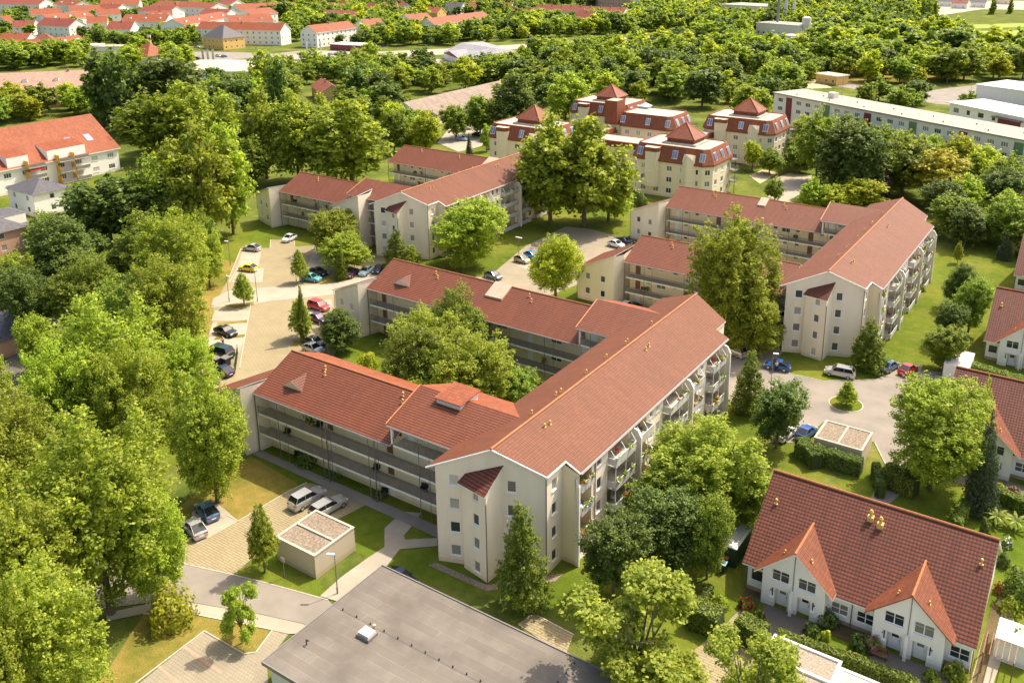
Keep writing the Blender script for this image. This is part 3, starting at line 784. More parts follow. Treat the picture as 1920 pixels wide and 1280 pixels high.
def wing(root, xl, xr, y0, raised=6.6, extra=0.0, stair=True, back=11.7, split=None):
    """gallery wing: roof from xl to xr, gallery front at y0, ridge parallel to x; raised part next to the bar"""
    ze, dy, zr = 8.5, 6.4, 11.55
    sl = (zr - ze) / dy
    rxs = xr - raised
    R = lambda x, y: (x, y0 + y, ze + sl * y if y <= dy else zr - sl * (y - dy))
    mb = MB(root.location)
    mb.slab([R(xl, -.25), R(rxs, -.25), R(rxs, dy), R(xl, dy)], .16, 0, 1)
    mb.slab([R(xl, dy), R(rxs, dy), R(rxs, back), R(xl, back)], .16, 2, 1)
    if raised > 0:
        zt, ys, zs = 10.95, 5.7, 13.15
        Q = lambda x, y: (x, y0 + y, zt + (zs - zt) / ys * y if y <= ys else zs - (zs - zt) / ys * (y - ys))
        # it runs into the slope of the bar
        xe = lambda z: xr - .3 + max(0, (z - 11.1)) / SL
        a, b = Q(rxs - .35, -.3), Q(rxs - .35, ys); c = Q(rxs - .35, 11.3)
        mb.slab([a, (xe(11.1), y0 - .3, a[2]), (xe(zs) + .3, y0 + ys, zs), b], .16, 0, 1)
        mb.slab([b, (xe(zs) + .3, y0 + ys, zs), (xe(11.0), y0 + 11.3, c[2]), c], .16, 2, 1)
    mb.build('roof', [M['tile_wing'], M['trim'], M['tile_far']], root)  # back slopes take a brighter orange tile, their sunlight put into the colour
    rc = MB(root.location); rc.bar(R(xl, dy), R(rxs, dy), .12, 0, 6)
    rc.bar((rxs - .37, y0 - .3, 10.98), (rxs - .37, y0 + 5.7, 13.2), .11, 0, 5) if raised > 0 else None
    rc.build('ridge_cap', M['ridge'], root)
    g = MB(root.location); g.bar((xl, y0 - .33, ze - .22), (rxs, y0 - .33, ze - .22), .08, 0, 6)
    if raised > 0: g.bar((rxs - .3, y0 - .38, 10.72), (xr, y0 - .38, 10.72), .08, 0, 6)
    g.build('gutter', M['metal'], root)
    # gallery back wall
    yb = y0 + 1.75
    P = (xl + .3, yb); Lw = xr - xl - .3
    specs = []; doors = []
    for fl in range(4 if raised > 0 else 3):
        z = 2.8 * fl
        u = 1.6 if fl < 3 else Lw - raised + 1.3
        k = 0
        while u < Lw - .9:
            t = k % 4
            if u > Lw - 3.4 or (raised > 0 and t == 2 and u > Lw - 12): specs.append((u, z + 1.0, 1.9, 1.25, 'two'))
            elif t == 0: doors.append((u, z + .08))
            elif t in (1, 3): specs.append((u, z + 1.45, .95, .6))
            else: specs.append((u, z + 1.1, 1.8, 1.2, 'two')) if (fl + k) % 3 == 0 else specs.append((u, z + 1.45, .95, .6))
            u += 2.15 + .25 * (k % 3); k += 1
    U = (1.0, 0.0)
    w_ = MB(root.location)
    h1 = wins_on(root, P, U, specs)
    h2 = []
    for u, z in doors:
        h2.append((u - .5, u + .5, z, z + 2.1))
        db = MB(root.location); db.box(P[0] + u - .49, P[0] + u + .49, yb + .06, yb + .11, z, z + 2.09); db.build('entrance_door', M['frame'] if random.random() < .75 else M['wood'], root)
    wall(w_, P, U, Lw, 0, ze - .02, [h for h in h1 + h2 if h[3] < ze], 0, .14)
    if raised > 0:
        P2 = (rxs, yb); s_ = rxs - P[0]
        wall(w_, P2, U, xr - rxs, ze - .02, 11.4, [(h[0] - s_, h[1] - s_, h[2], h[3]) for h in h1 + h2 if h[2] > ze - .03], 0, .14)
        w_.poly([(rxs, y0 + 11, 8.3), (rxs, yb, 8.5), (rxs, yb, 11.4), (rxs, y0 + 5.7, 12.9), (rxs, y0 + 11, 10.9)], 0)
        # white post at the open end of the raised gallery
        w_.box(rxs - .02, rxs + .26, y0, y0 + .25, 8.45, 10.75, 1)
    # left end cheek, rear wall
    w_.poly([(xl + .3, yb, 0), (xl + .3, yb, ze + sl * 1.75 - .2), (xl + .3, y0 + dy, zr - .2), (xl + .3, y0 + back - .5, 9.0), (xl + .3, y0 + back - .5, 0)], 0)
    w_.poly([(xl + .3, y0 + back - .5, 0), (xl + .3, y0 + back - .5, 9.0), (xr, y0 + back - .5, 9.0), (xr, y0 + back - .5, 0)], 0)
    w_.build('wall', [M['cream2'], M['frame']], root)
    # gallery floors + railings
    nf = [2.8, 5.6] + ([8.4] if raised > 0 else [])
    for z in nf:
        xa = xl + .35 if z < 8 else rxs + .26
        s_ = MB(root.location); s_.box(xa, xr, y0 + .02, yb - .003, z - .2, z); s_.box(xa, xr, y0 - .02, y0 + .018, z - .24, z + .02, 1)
        s_.build('gallery_floor', [M['gallery'], M['trim']], root)
        r_ = MB(root.location); rail_mb(r_, (xa, y0 + .02), (xr, y0 + .02), z + .02); r_.build('railing', M['rail'], root)
    x = xl + 4.0
    while x < xr - 1:
        for xx, rr in ((x, .045), (x + 1.5, .03)):
            p_ = MB(root.location); p_.bar((xx, y0 - .05, 0), (xx, y0 - .05, ze - .1 if xx < rxs else 10.8), rr); p_.build('gallery_post', M['metal'], root)
        x += 7.6
    for x in (xl + .2, xl + 12.6, xl + 20.3):
        if x < xr - 2: pipe(root, x, y0 - .2, .1, ze - .2, .075)
    for i in range(random.randrange(7, 11)):     # plants and chairs kept on the galleries
        z = random.choice((0, 2.8, 5.6)); x = random.uniform(xl + 2, xr - 3)
        fb = MB(root.location)
        if random.random() < .5:
            for q_ in range(30):
                p = Vector((x + random.gauss(0, .22), yb - .35 + random.gauss(0, .15), z + random.uniform(.3, 1.2)))
                d1 = Vector((random.uniform(-1, 1), random.uniform(-1, 1), random.uniform(-1, 1))).normalized() * .14; d2 = d1.cross(Vector((random.random(), random.random(), 1))).normalized() * .14
                fb.poly([p - d1, p + d2, p + d1, p - d2])
            fb.bar((x, yb - .35, z + .02), (x, yb - .35, z + .4), .13, 1, 8, .2)
            fb.build('potted_plant', [L['D'], M['terracotta']], root)
        else:
            fb.obox((x, yb - .4), .2, .9, .45, z + .42, z + .48); fb.obox((x, yb - .2), .2, .9, .06, z + .48, z + .95)
            for dx in (-.4, .4): fb.bar((x + dx, yb - .4, z), (x + dx, yb - .4, z + .42), .04)
            fb.build('garden_bench', M['black'], root)
    for fx, off in ((.22, 0), (.24, .7), (.62, 0), (.64, .8)):
        xx = xl + (xr - xl) * fx; yy = dy - .9 - off
        vent(root, xx, y0 + yy, ze + sl * yy, 1.0)
    excl([(xl - 10, y0 - 2), (xr, y0 - 2), (xr, y0 + back + 2), (xl - 10, y0 + back + 2)])

def end_block(root, b, ca, cb, za, zb, back=9.5, wn=2):
    """oblique end block under a mono-pitch roof: wall ca..b is its windowed front, b..cb the blank return"""
    U, l = unit(ca, b)
    w_ = MB(root.location)
    specs = []
    for k in range(wn):
        u = l * (.28 + .42 * k)
        for i in range(3):
            z = 1.35 + 2.78 * i
            if z + 1.3 < za + (zb - za) * u / l - .3: specs.append((u, z, 1.0, 1.25))
    zmin = za - .05
    h = wins_on(root, ca, U, specs)
    hl = [x for x in h if x[3] <= zmin]; hh = [x for x in h if x[3] > zmin]
    # lower rectangle, then the sloping top in strips
    wall(w_, ca, U, l, 0, zmin, [(a, c, d, min(e, zmin)) for a, c, d, e in h if d < zmin], 0, .14)
    Q = lambda u, z: (ca[0] + U[0] * u, ca[1] + U[1] * u, z)
    zt = lambda u: za + (zb - za) * u / l
    us = sorted({0, l, *[x[0] for x in hh], *[x[1] for x in hh]})
    for a, c in zip(us, us[1:]):
        m_ = (a + c) / 2
        cov = sorted([(max(x[2], zmin), x[3]) for x in hh if x[0] < m_ < x[1]])
        z = zmin
        for d, e in cov:
            if d > z + 1e-4: w_.poly([Q(a, z), Q(c, z), Q(c, d), Q(a, d)])
            z = e
        w_.poly([Q(a, z), Q(c, z), Q(c, zt(c)), Q(a, zt(a))])
    # return wall and hidden sides
    n = (-U[1], U[0])
    e1 = (b[0] + n[0] * back, b[1] + n[1] * back); e2 = (ca[0] + n[0] * back, ca[1] + n[1] * back)
    w_.poly([(b[0], b[1], 0), (cb[0], cb[1], 0), (cb[0], cb[1], zb), (b[0], b[1], zb)])
    w_.poly([(cb[0], cb[1], 0), (e1[0], e1[1], 0), (e1[0], e1[1], zb), (cb[0], cb[1], zb)])
    w_.poly([(e1[0], e1[1], 0), (e2[0], e2[1], 0), (e2[0], e2[1], za), (e1[0], e1[1], zb)])
    w_.poly([(e2[0], e2[1], 0), (ca[0], ca[1], 0), (ca[0], ca[1], za), (e2[0], e2[1], za)])
    w_.build('wall', M['cream'], root)
    r_ = MB(root.location)
    o = .3
    A = (ca[0] - U[0] * o - n[0] * o, ca[1] - U[1] * o - n[1] * o, za + .1); Bq = (b[0] - n[0] * o, b[1] - n[1] * o, zb + .2)
    C_ = (e1[0] + n[0] * o, e1[1] + n[1] * o, zb + .2); D_ = (e2[0] - U[0] * o + n[0] * o, e2[1] - U[1] * o + n[1] * o, za + .1)
    r_.slab([A, Bq, C_, D_], .14, 0, 1); r_.build('lean_to_roof', [M['tile_wing'], M['trim']], root)
    pipe(root, ca[0] - .1, ca[1] - .1, .1, za, .05)

def skylight_panel(root, x0, x1, y0, zf, name='roof_hatch', y_a=3.6, y_b=6.5):
    mb = MB(root.location)
    mb.slab([(x0, y0 + y_a, zf(y_a) + .28), (x1, y0 + y_a, zf(y_a) + .28), (x1, y0 + y_b, zf(y_b) + .28), (x0, y0 + y_b, zf(y_b) + .28)], .3)
    mb.build(name, M['hatch'], root)
zw = lambda y: 8.5 + (11.55 - 8.5) / 6.4 * min(y, 6.4)

def complex_root(x, y, label):
    return thing('apartment_block', (x, y, 0), label, 'apartment block', 'cream apartment blocks with red tiled roofs')

r1 = complex_root(-48, 85, 'cream four-storey block with the longest orange-red roof, in the centre beside the flat grey hall')
bar_block(r1, -47.9, 61.3)
wing(r1, -86.4, -54.4, 65.95, 9.2)
end_block(r1, (-87.1, 64.4), (-94.4, 66.2), (-86.4, 66.5), 6.3, 9.3, 9)
wing(r1, -99.7, -54.4, 99.95, 5.2)
end_block(r1, (-100.3, 98.4), (-107.6, 100.2), (-99.8, 100.6), 6.2, 9.3, 9)
skylight_panel(r1, -78.6, -75.4, 99.95, zw)
bx = MB(r1.location)
bx.box(-60.4, -57.0, 70.2, 73.4, 11.6, 13.25, 0); bx.slab([(-60.6, 70.0, 13.26), (-56.8, 70.0, 13.26), (-56.8, 73.8, 13.6), (-60.6, 73.8, 13.6)], .1, 1)
bx.build('roof_turret', [M['whiteroof'], M['tile_far']], r1)
def roof_dormer(root, x, y0):
    dm = MB(root.location); P = lambda dx, y, dz=0: (x + dx, y0 + y, zw(y) + dz)
    a, b, c = P(-1.7, 1.9), P(0, 1.7, 1.15), P(1.7, 1.9); d = P(0, 4.4, .02)
    dm.poly([a, c, b], 1); dm.poly([a, b, d], 0); dm.poly([c, d, b], 0)
    dm.build('roof_dormer', [M['tile_brown'], M['cream']], root)
roof_dormer(r1, -94.0, 99.95); roof_dormer(r1, -81.5, 65.95)

r2 = complex_root(-35, 155, 'cream four-storey block at right beyond the turning circle')
bar_block(r2, -34.8, 130.3)
wing(r2, -70.7, -41.4, 133.9, 0)
end_block(r2, (-71.9, 132.4), (-79.4, 132.6), (-71.1, 134.6), 5.9, 9.4, 9)
wing(r2, -79.6, -41.4, 169.0, 5.0)
end_block(r2, (-80.6, 167.6), (-87.8, 169.0), (-80.0, 169.6), 6.2, 9.3, 9)
skylight_panel(r2, -61.1, -59.4, 169.0, zw, y_a=4.2)

r3 = complex_root(-121, 155, 'cream four-storey block at upper left, its far end behind tall trees')
bar_block(r3, -120.8, 129.7)
wing(r3, -158.6, -127.4, 133.4, 9.5)
end_block(r3, (-159.9, 131.5), (-167.2, 134.0), (-159.2, 133.9), 6.3, 9.3, 9)
end_block(r3, (-131.4, 130.6), (-137.6, 129.2), (-131.4, 134.0), 9.2, 11.9, 6, 1)
wing(r3, -158.0, -127.4, 168.5, 0)
skylight_panel(r3, -130.5, -127.5, 168.5, zw)

# ------------------------------------------------------------------ semi-detached houses
def semi(dx, dy, label, nums):
    o = thing('semi_detached_house', (-15 + dx, 80 + dy, 0), label, 'house', 'white houses under brown tiled roofs')
    X = lambda x: x + dx; Y = lambda y: y + dy
    mb = MB(o.location)
    k = .79; ye, yr, yb = 74.5, 82.4, 90.3; ze = 3.25; zr = ze + k * (yr - ye)
    zf = lambda y: ze + k * (y - ye)
    x0, x1 = -25.3, -3.85
    mb.slab([(X(x0), Y(ye), ze), (X(x1), Y(ye), ze), (X(x1), Y(yr), zr), (X(x0), Y(yr), zr)], .18, 0, 1)
    mb.slab([(X(x0), Y(yr), zr), (X(x1), Y(yr), zr), (X(x1), Y(yb), ze), (X(x0), Y(yb), ze)], .18, 0, 1)
    mb.build('roof', [M['tile_brown'], M['trim']], o)
    rc = MB(o.location); rc.bar((X(x0), Y(yr), zr + .02), (X(x1), Y(yr), zr + .02), .13, 0, 6); rc.build('ridge_cap', M['ridge'], o)
    w_ = MB(o.location)
    P = (X(-24.9), Y(75.15)); U = (1.0, 0.0)
    h = wins_on(o, P, U, [(1.0, 1.15, 1.35, 1.35), (9.15, .95, 1.65, 1.25, 'grid'), (11.55, .95, 1.65, 1.25, 'grid'), (19.75, 1.0, 1.7, 1.3, 'grid')], pane='g')
    wall(w_, P, U, 20.7, 0, 3.4, h)
    for xx in (-24.9, -4.2):
        w_.poly([(X(xx), Y(75.15), 0), (X(xx), Y(89.7), 0), (X(xx), Y(89.7), 3.4), (X(xx), Y(yr), zr - .25), (X(xx), Y(75.15), 3.4)])
    w_.poly([(X(-24.9), Y(89.7), 0), (X(-4.2), Y(89.7), 0), (X(-4.2), Y(89.7), 3.4), (X(-24.9), Y(89.7), 3.4)])
    dark = MB(o.location)
    for gi, gx in enumerate((-19.95, -9.4)):
        yf = 73.95; hw = 3.05; top = 6.72
        a = (X(gx - hw), Y(yf)); spec = []
        zg = lambda u: top - .9 * abs(u - hw)
        # upper trapezoid windows, ground doors and slit windows
        up = [(hw - 1.28, 3.05, 1.75, 1.25, 'two'), (hw + 1.28, 3.05, 1.75, 1.25, 'two'), (.62 + .45, 1.1, .3, 1.1), (2 * hw - 1.07, 1.1, .3, 1.1)]
        h = wins_on(o, a, U, up, pane='g')
        dr = [(hw - 1.75, hw - .45), (hw + .45, hw + 1.75)]
        for da, db in dr:
            h.append((da, db, .0, 2.15, 1))
            for ux in (da, db): w_.poly([(a[0] + ux, a[1], 0), (a[0] + ux, a[1] + .7, 0), (a[0] + ux, a[1] + .7, 2.15), (a[0] + ux, a[1], 2.15)])
            w_.poly([(a[0] + da, a[1], 2.15), (a[0] + db, a[1], 2.15), (a[0] + db, a[1] + .7, 2.15), (a[0] + da, a[1] + .7, 2.15)])
            d_ = MB(o.location); d_.box(a[0] + da + .1, a[0] + db - .1, a[1] + .62, a[1] + .68, .02, 2.05); d_.box(a[0] + da + .35, a[0] + db - .35, a[1] + .60, a[1] + .615, 1.35, 1.8, 1)
            do = d_.build('front_door', [M['frame'], M['glass']], o)
            hd = MB(o.location); hd.bar((a[0] + db - .25, a[1] + .58, .95), (a[0] + db - .25, a[1] + .58, 1.25), .025); hd.build('handle', M['metal'], do)
            w_.poly([(a[0] + da, a[1] + .7, 0), (a[0] + db, a[1] + .7, 0), (a[0] + db, a[1] + .7, 2.15), (a[0] + da, a[1] + .7, 2.15)])
        hs = h
        ztop = 3.9
        wall(w_, a, U, 2 * hw, 0, ztop, [(x_[0], x_[1], x_[2], min(x_[3], ztop)) + tuple(x_[4:]) for x_ in hs if x_[2] < ztop], 0, .16)
        us = sorted({0, hw, 2 * hw, *[x[0] for x in hs if x[3] > ztop], *[x[1] for x in hs if x[3] > ztop]})
        for p, q in zip(us, us[1:]):
            m_ = (p + q) / 2
            zb_ = max([x[3] for x in hs if x[3] > ztop and x[0] < m_ < x[1]] + [ztop])
            if min(zg(p), zg(q)) < zb_:
                pts = [(a[0] + p, a[1], zb_), (a[0] + q, a[1], zb_), (a[0] + q, a[1], max(zb_, zg(q))), (a[0] + p, a[1], max(zb_, zg(p)))]
                w_.poly(pts)
            else: w_.poly([(a[0] + p, a[1], zb_), (a[0] + q, a[1], zb_), (a[0] + q, a[1], zg(q)), (a[0] + p, a[1], zg(p))])
        for xx in (gx - hw, gx + hw):
            w_.poly([(X(xx), Y(yf), 0), (X(xx), Y(75.15), 0), (X(xx), Y(75.15), 4.0), (X(xx), Y(yf), 3.85)])
        # gable roof running back into the main slope
        gr = MB(o.location); hr = 3.85; zt = 6.95; ze2 = zt - .9 * hr
        yt = lambda z: ye + (z - ze) / k + .1
        gr.slab([(X(gx - hr), Y(yf - .35), ze2), (X(gx), Y(yf - .35), zt), (X(gx), Y(yt(zt)), zt), (X(gx - hr), Y(yt(ze2)), ze2)], .15, 0, 1)
        gr.slab([(X(gx), Y(yf - .35), zt), (X(gx + hr), Y(yf - .35), ze2), (X(gx + hr), Y(yt(ze2)), ze2), (X(gx), Y(yt(zt)), zt)], .15, 0, 1)
        go = gr.build('gable_roof', [M['tile_gable'], M['wood'] if gi and dy == 0 else M['trim']], o)
        rr = MB(o.location); rr.bar((X(gx), Y(yf - .37), zt + .02), (X(gx), Y(yt(zt)), zt + .02), .12, 0, 6); rr.build('ridge_cap', M['ridge'], go)
        # divider fin, the downpipes
        fn = MB(o.location); fn.box(X(gx) - .14, X(gx) + .14, Y(yf) - .55, Y(yf) - .003, 0, 2.6); fn.build('entrance_fin', M['white'], o)
        pp = MB(o.location); pp.bar((X(gx), Y(yf) - .05, 2.6), (X(gx), Y(yf) - .05, 6.5), .04, 0, 6); pp.build('joint_pipe', M['metal'], o)
        for sx in (-1.3, 1.3): vent(o, X(gx + sx), Y(yf + .9), zt - .9 * 1.3, .75)
        if nums:
            for j, sx in enumerate((-2.05, 2.05)):
                cu = bpy.data.curves.new('house_number', 'FONT'); cu.body = nums[gi * 2 + j]; cu.size = .32; cu.extrude = .01; cu.align_x = 'CENTER'
                cu.align_x = 'CENTER'; t0 = bpy.data.objects.new('n', cu); COL.objects.link(t0); bpy.context.view_layer.update()
                nm_ = bpy.data.meshes.new_from_object(t0.evaluated_get(bpy.context.evaluated_depsgraph_get())); bpy.data.objects.remove(t0); nm_.materials.clear(); nm_.materials.append(M['black'])
                t = bpy.data.objects.new('house_number', nm_); COL.objects.link(t); t.parent = o
                t.location = (X(gx + sx) - o.location[0], Y(yf) - .03 - o.location[1], 1.75); t.rotation_euler = (pi / 2, 0, 0)
    w_.build('wall', M['white'], o)
    sc = MB(o.location)
    sc.box(X(-24.95), X(-23.03), Y(75.1), Y(75.14), 0, .45); sc.box(X(-16.85), X(-12.5), Y(75.1), Y(75.14), 0, .45); sc.box(X(-6.3), X(-4.2), Y(75.1), Y(75.14), 0, .45)
    sc.build('plinth', M['socle'], o)
    for x in (-25.0, -14.6, -4.1): pipe(o, X(x), Y(75.0), .1, 3.1, .05)
    for x, y in ((-15.0, 81.0), (-14.0, 80.7)):
        c_ = MB(o.location); z = zf(y); c_.bar((X(x), Y(y), z - .3), (X(x), Y(y), z + .75), .16, 0, 8); c_.bar((X(x), Y(y), z + .75), (X(x), Y(y), z + .95), .24, 0, 8, .12); c_.obox((X(x), Y(y)), 0, .6, .6, z - .5, z + .25)
        c_.build('chimney', M['terracotta'], o)
    for x, y in ((-24.0, 79.8), (-4.9, 80.3)): vent(o, X(x), Y(y), zf(y), 1.1)
    excl([(X(-26), Y(68)), (X(-3), Y(68)), (X(-3), Y(91)), (X(-26), Y(91))])
    return o
semi(0, 0, 'white house with brown roof and two pointed gables at the lower right', ('36', '38', '42', '40'))
semi(11.6, 36.2, 'white house with brown roof at the right edge, directly beyond the palm garden', None)
semi(11.85, 70.2, 'white house with brown roof at the right edge behind the long clipped hedge', None)
semi(12.0, 104.6, 'white house with brown roof farthest back at the right edge', None)

# ------------------------------------------------------------------ flat buildings near the camera
o = thing('flat_roofed_hall', (-40, 47, 0), 'low hall with a wide grey felt roof and a white skylight', 'hall')
mb = MB(o.location)
mb.box(-54.6, -24.0, 40.4, 54.4, 0, 2.95, 0); mb.build('wall', M['white'], o)
mb = MB(o.location); mb.box(-55.0, -23.6, 40.0, 54.8, 2.953, 3.2, 1, ); mb.poly([(-55, 40, 3.204), (-23.6, 40, 3.204), (-23.6, 54.8, 3.204), (-55, 54.8, 3.204)], 0)
mb.build('roof', [M['bitumen'], M['bitumen']], o)
mb = MB(o.location); mb.box(-55.06, -23.55, 54.8, 54.92, 2.9, 3.3); mb.box(-55.1, -55.003, 40.0, 54.79, 2.9, 3.26); mb.box(-55.06, -23.55, 39.88, 39.997, 2.9, 3.26)
mb.build('roof_edge', M['metal'], o)
sk = at(688, 1190, 3.3)
mb = MB(o.location); mb.obox(sk, 0, 1.5, 1.2, 3.21, 3.5, 1); mb.obox(sk, 0, 1.2, .95, 3.503, 3.72, 0); so_ = mb.build('skylight', [M['whiteroof'], M['metal']], o)
v1 = at(702, 1176, 3.3); mb = MB(o.location); mb.bar((v1[0], v1[1], 3.2), (v1[0], v1[1], 3.62), .15, 0, 8); mb.build('roof_vent', M['flatroof'], o)
mb = MB(o.location)
for (a, b), n in (((( 643, 1142), (901, 1276)), 11), (((1077, 1242), (1046, 1278)), 3)):
    for i in range(n):
        t = i / max(1, n - 1); p = at(a[0] + (b[0] - a[0]) * t, a[1] + (b[1] - a[1]) * t, 3.25)
        mb.bar((p[0], p[1], 3.2), (p[0], p[1], 3.4), .09, 0, 6, .05)
mb.build('lightning_rod_block', M['black'], o)
mb = MB(o.location); a, b = at(643, 1142, 3.3), at(901, 1276, 3.3); mb.bar(a, b, .012, 0, 4); a, b = at(1077, 1242, 3.3), at(1044, 1280, 3.3); mb.bar(a, b, .012, 0, 4); mb.build('lightning_wire', M['metal'], o)
p = at(575, 1208, 3.2); mb = MB(o.location); mb.bar((p[0], p[1], 3.2), (p[0], p[1], 3.75), .06, 0, 6); mb.bar((p[0], p[1], 3.7), (p[0] + .3, p[1], 3.75), .06, 0, 6); mb.build('vent_pipe', M['black'], o)
for u in (.9, 3.4): pass
excl([(-56, 38), (-22, 38), (-22, 56), (-56, 56)])

def flat_box(name, x0, x1, y0, y1, h, label, cat, wallm, roofm, parapet=.12, pm='trim', mid=(), pw=.22):
    o = thing(name, ((x0 + x1) / 2, (y0 + y1) / 2, 0), label, cat)
    mb = MB(o.location); mb.box(x0, x1, y0, y1, 0, h); mb.build('wall', M[wallm], o)
    mb = MB(o.location); mb.box(x0 + pw, x1 - pw, y0 + pw, y1 - pw, h + .001, h + .04); mb.build('roof', M[roofm], o)
    mb = MB(o.location)
    mb.box(x0 - .05, x1 + .05, y0 - .05, y0 + pw, h + .001, h + parapet); mb.box(x0 - .05, x1 + .05, y1 - pw, y1 + .05, h + .001, h + parapet)
    mb.box(x0 - .05, x0 + pw, y0 + pw, y1 - pw, h + .001, h + parapet); mb.box(x1 - pw, x1 + .05, y0 + pw, y1 - pw, h + .001, h + parapet)
    for ax, v in mid:
        if ax == 'y': mb.box(x0 + pw, x1 - pw, v - .12, v + .12, h + .041, h + parapet + .06)
        else: mb.box(v - .12, v + .12, y0 + pw, y1 - pw, h + .041, h + parapet + .06)
    mb.build('parapet', M[pm], o)
    excl([(x0 - 1, y0 - 1), (x1 + 1, y0 - 1), (x1 + 1, y1 + 1), (x0 - 1, y1 + 1)])
    return o
flat_box('double_garage', -67.9, -62.2, 52.6, 58.2, 2.7, 'beige double garage with gravel roof on the lawn beside the two silver cars', 'garage', 'beigewall', 'gravel', .14, 'kerb', [('y', 55.4)])
flat_box('double_garage', -26.9, -21.0, 103.1, 108.2, 2.5, 'low double garage with gravel roof at the edge of the turning circle', 'garage', 'beigewall', 'gravel', .14, 'kerb', [('x', -24.0)])
flat_box('double_garage', -19.4, -13.45, 60.6, 67.3, 2.6, 'pale gravel-roofed garage at the bottom right, in front of the near white house', 'garage', 'white', 'gravelpale', .2, 'frame', [('y', 64.4)], .2)
flat_box('double_garage', -13.3, -6.5, 60.6, 66.8, 2.5, 'flat garage with a plain pale roof at the bottom right edge of the frame', 'garage', 'white', 'concrete', .12, 'trim')
p = at(1375, 1040); o = flat_box('garden_shed', p[0] - 1.6, p[0] + 1.0, p[1] - 2.0, p[1] + 2.6, 2.3, 'dark green garden shed with white roof beside the near white house', 'shed', 'darkgreen', 'whiteroof', .05, 'frame')
p = at(1790, 712); flat_box('garage', p[0] - 1.7, p[0] + 1.6, p[1] - .4, p[1] + 5.6, 2.4, 'small white flat garage attached to the left of the brown-roofed house', 'garage', 'white', 'whiteroof', .05, 'frame')
p = at(1885, 1235)
flat_box('garden_shed', p[0] - 1.0, p[0] + 1.8, p[1] - .5, p[1] + 2.4, 2.3, 'white roofed garden shed behind a climbing plant at the lower right corner', 'shed', 'white', 'whiteroof', .05, 'frame')

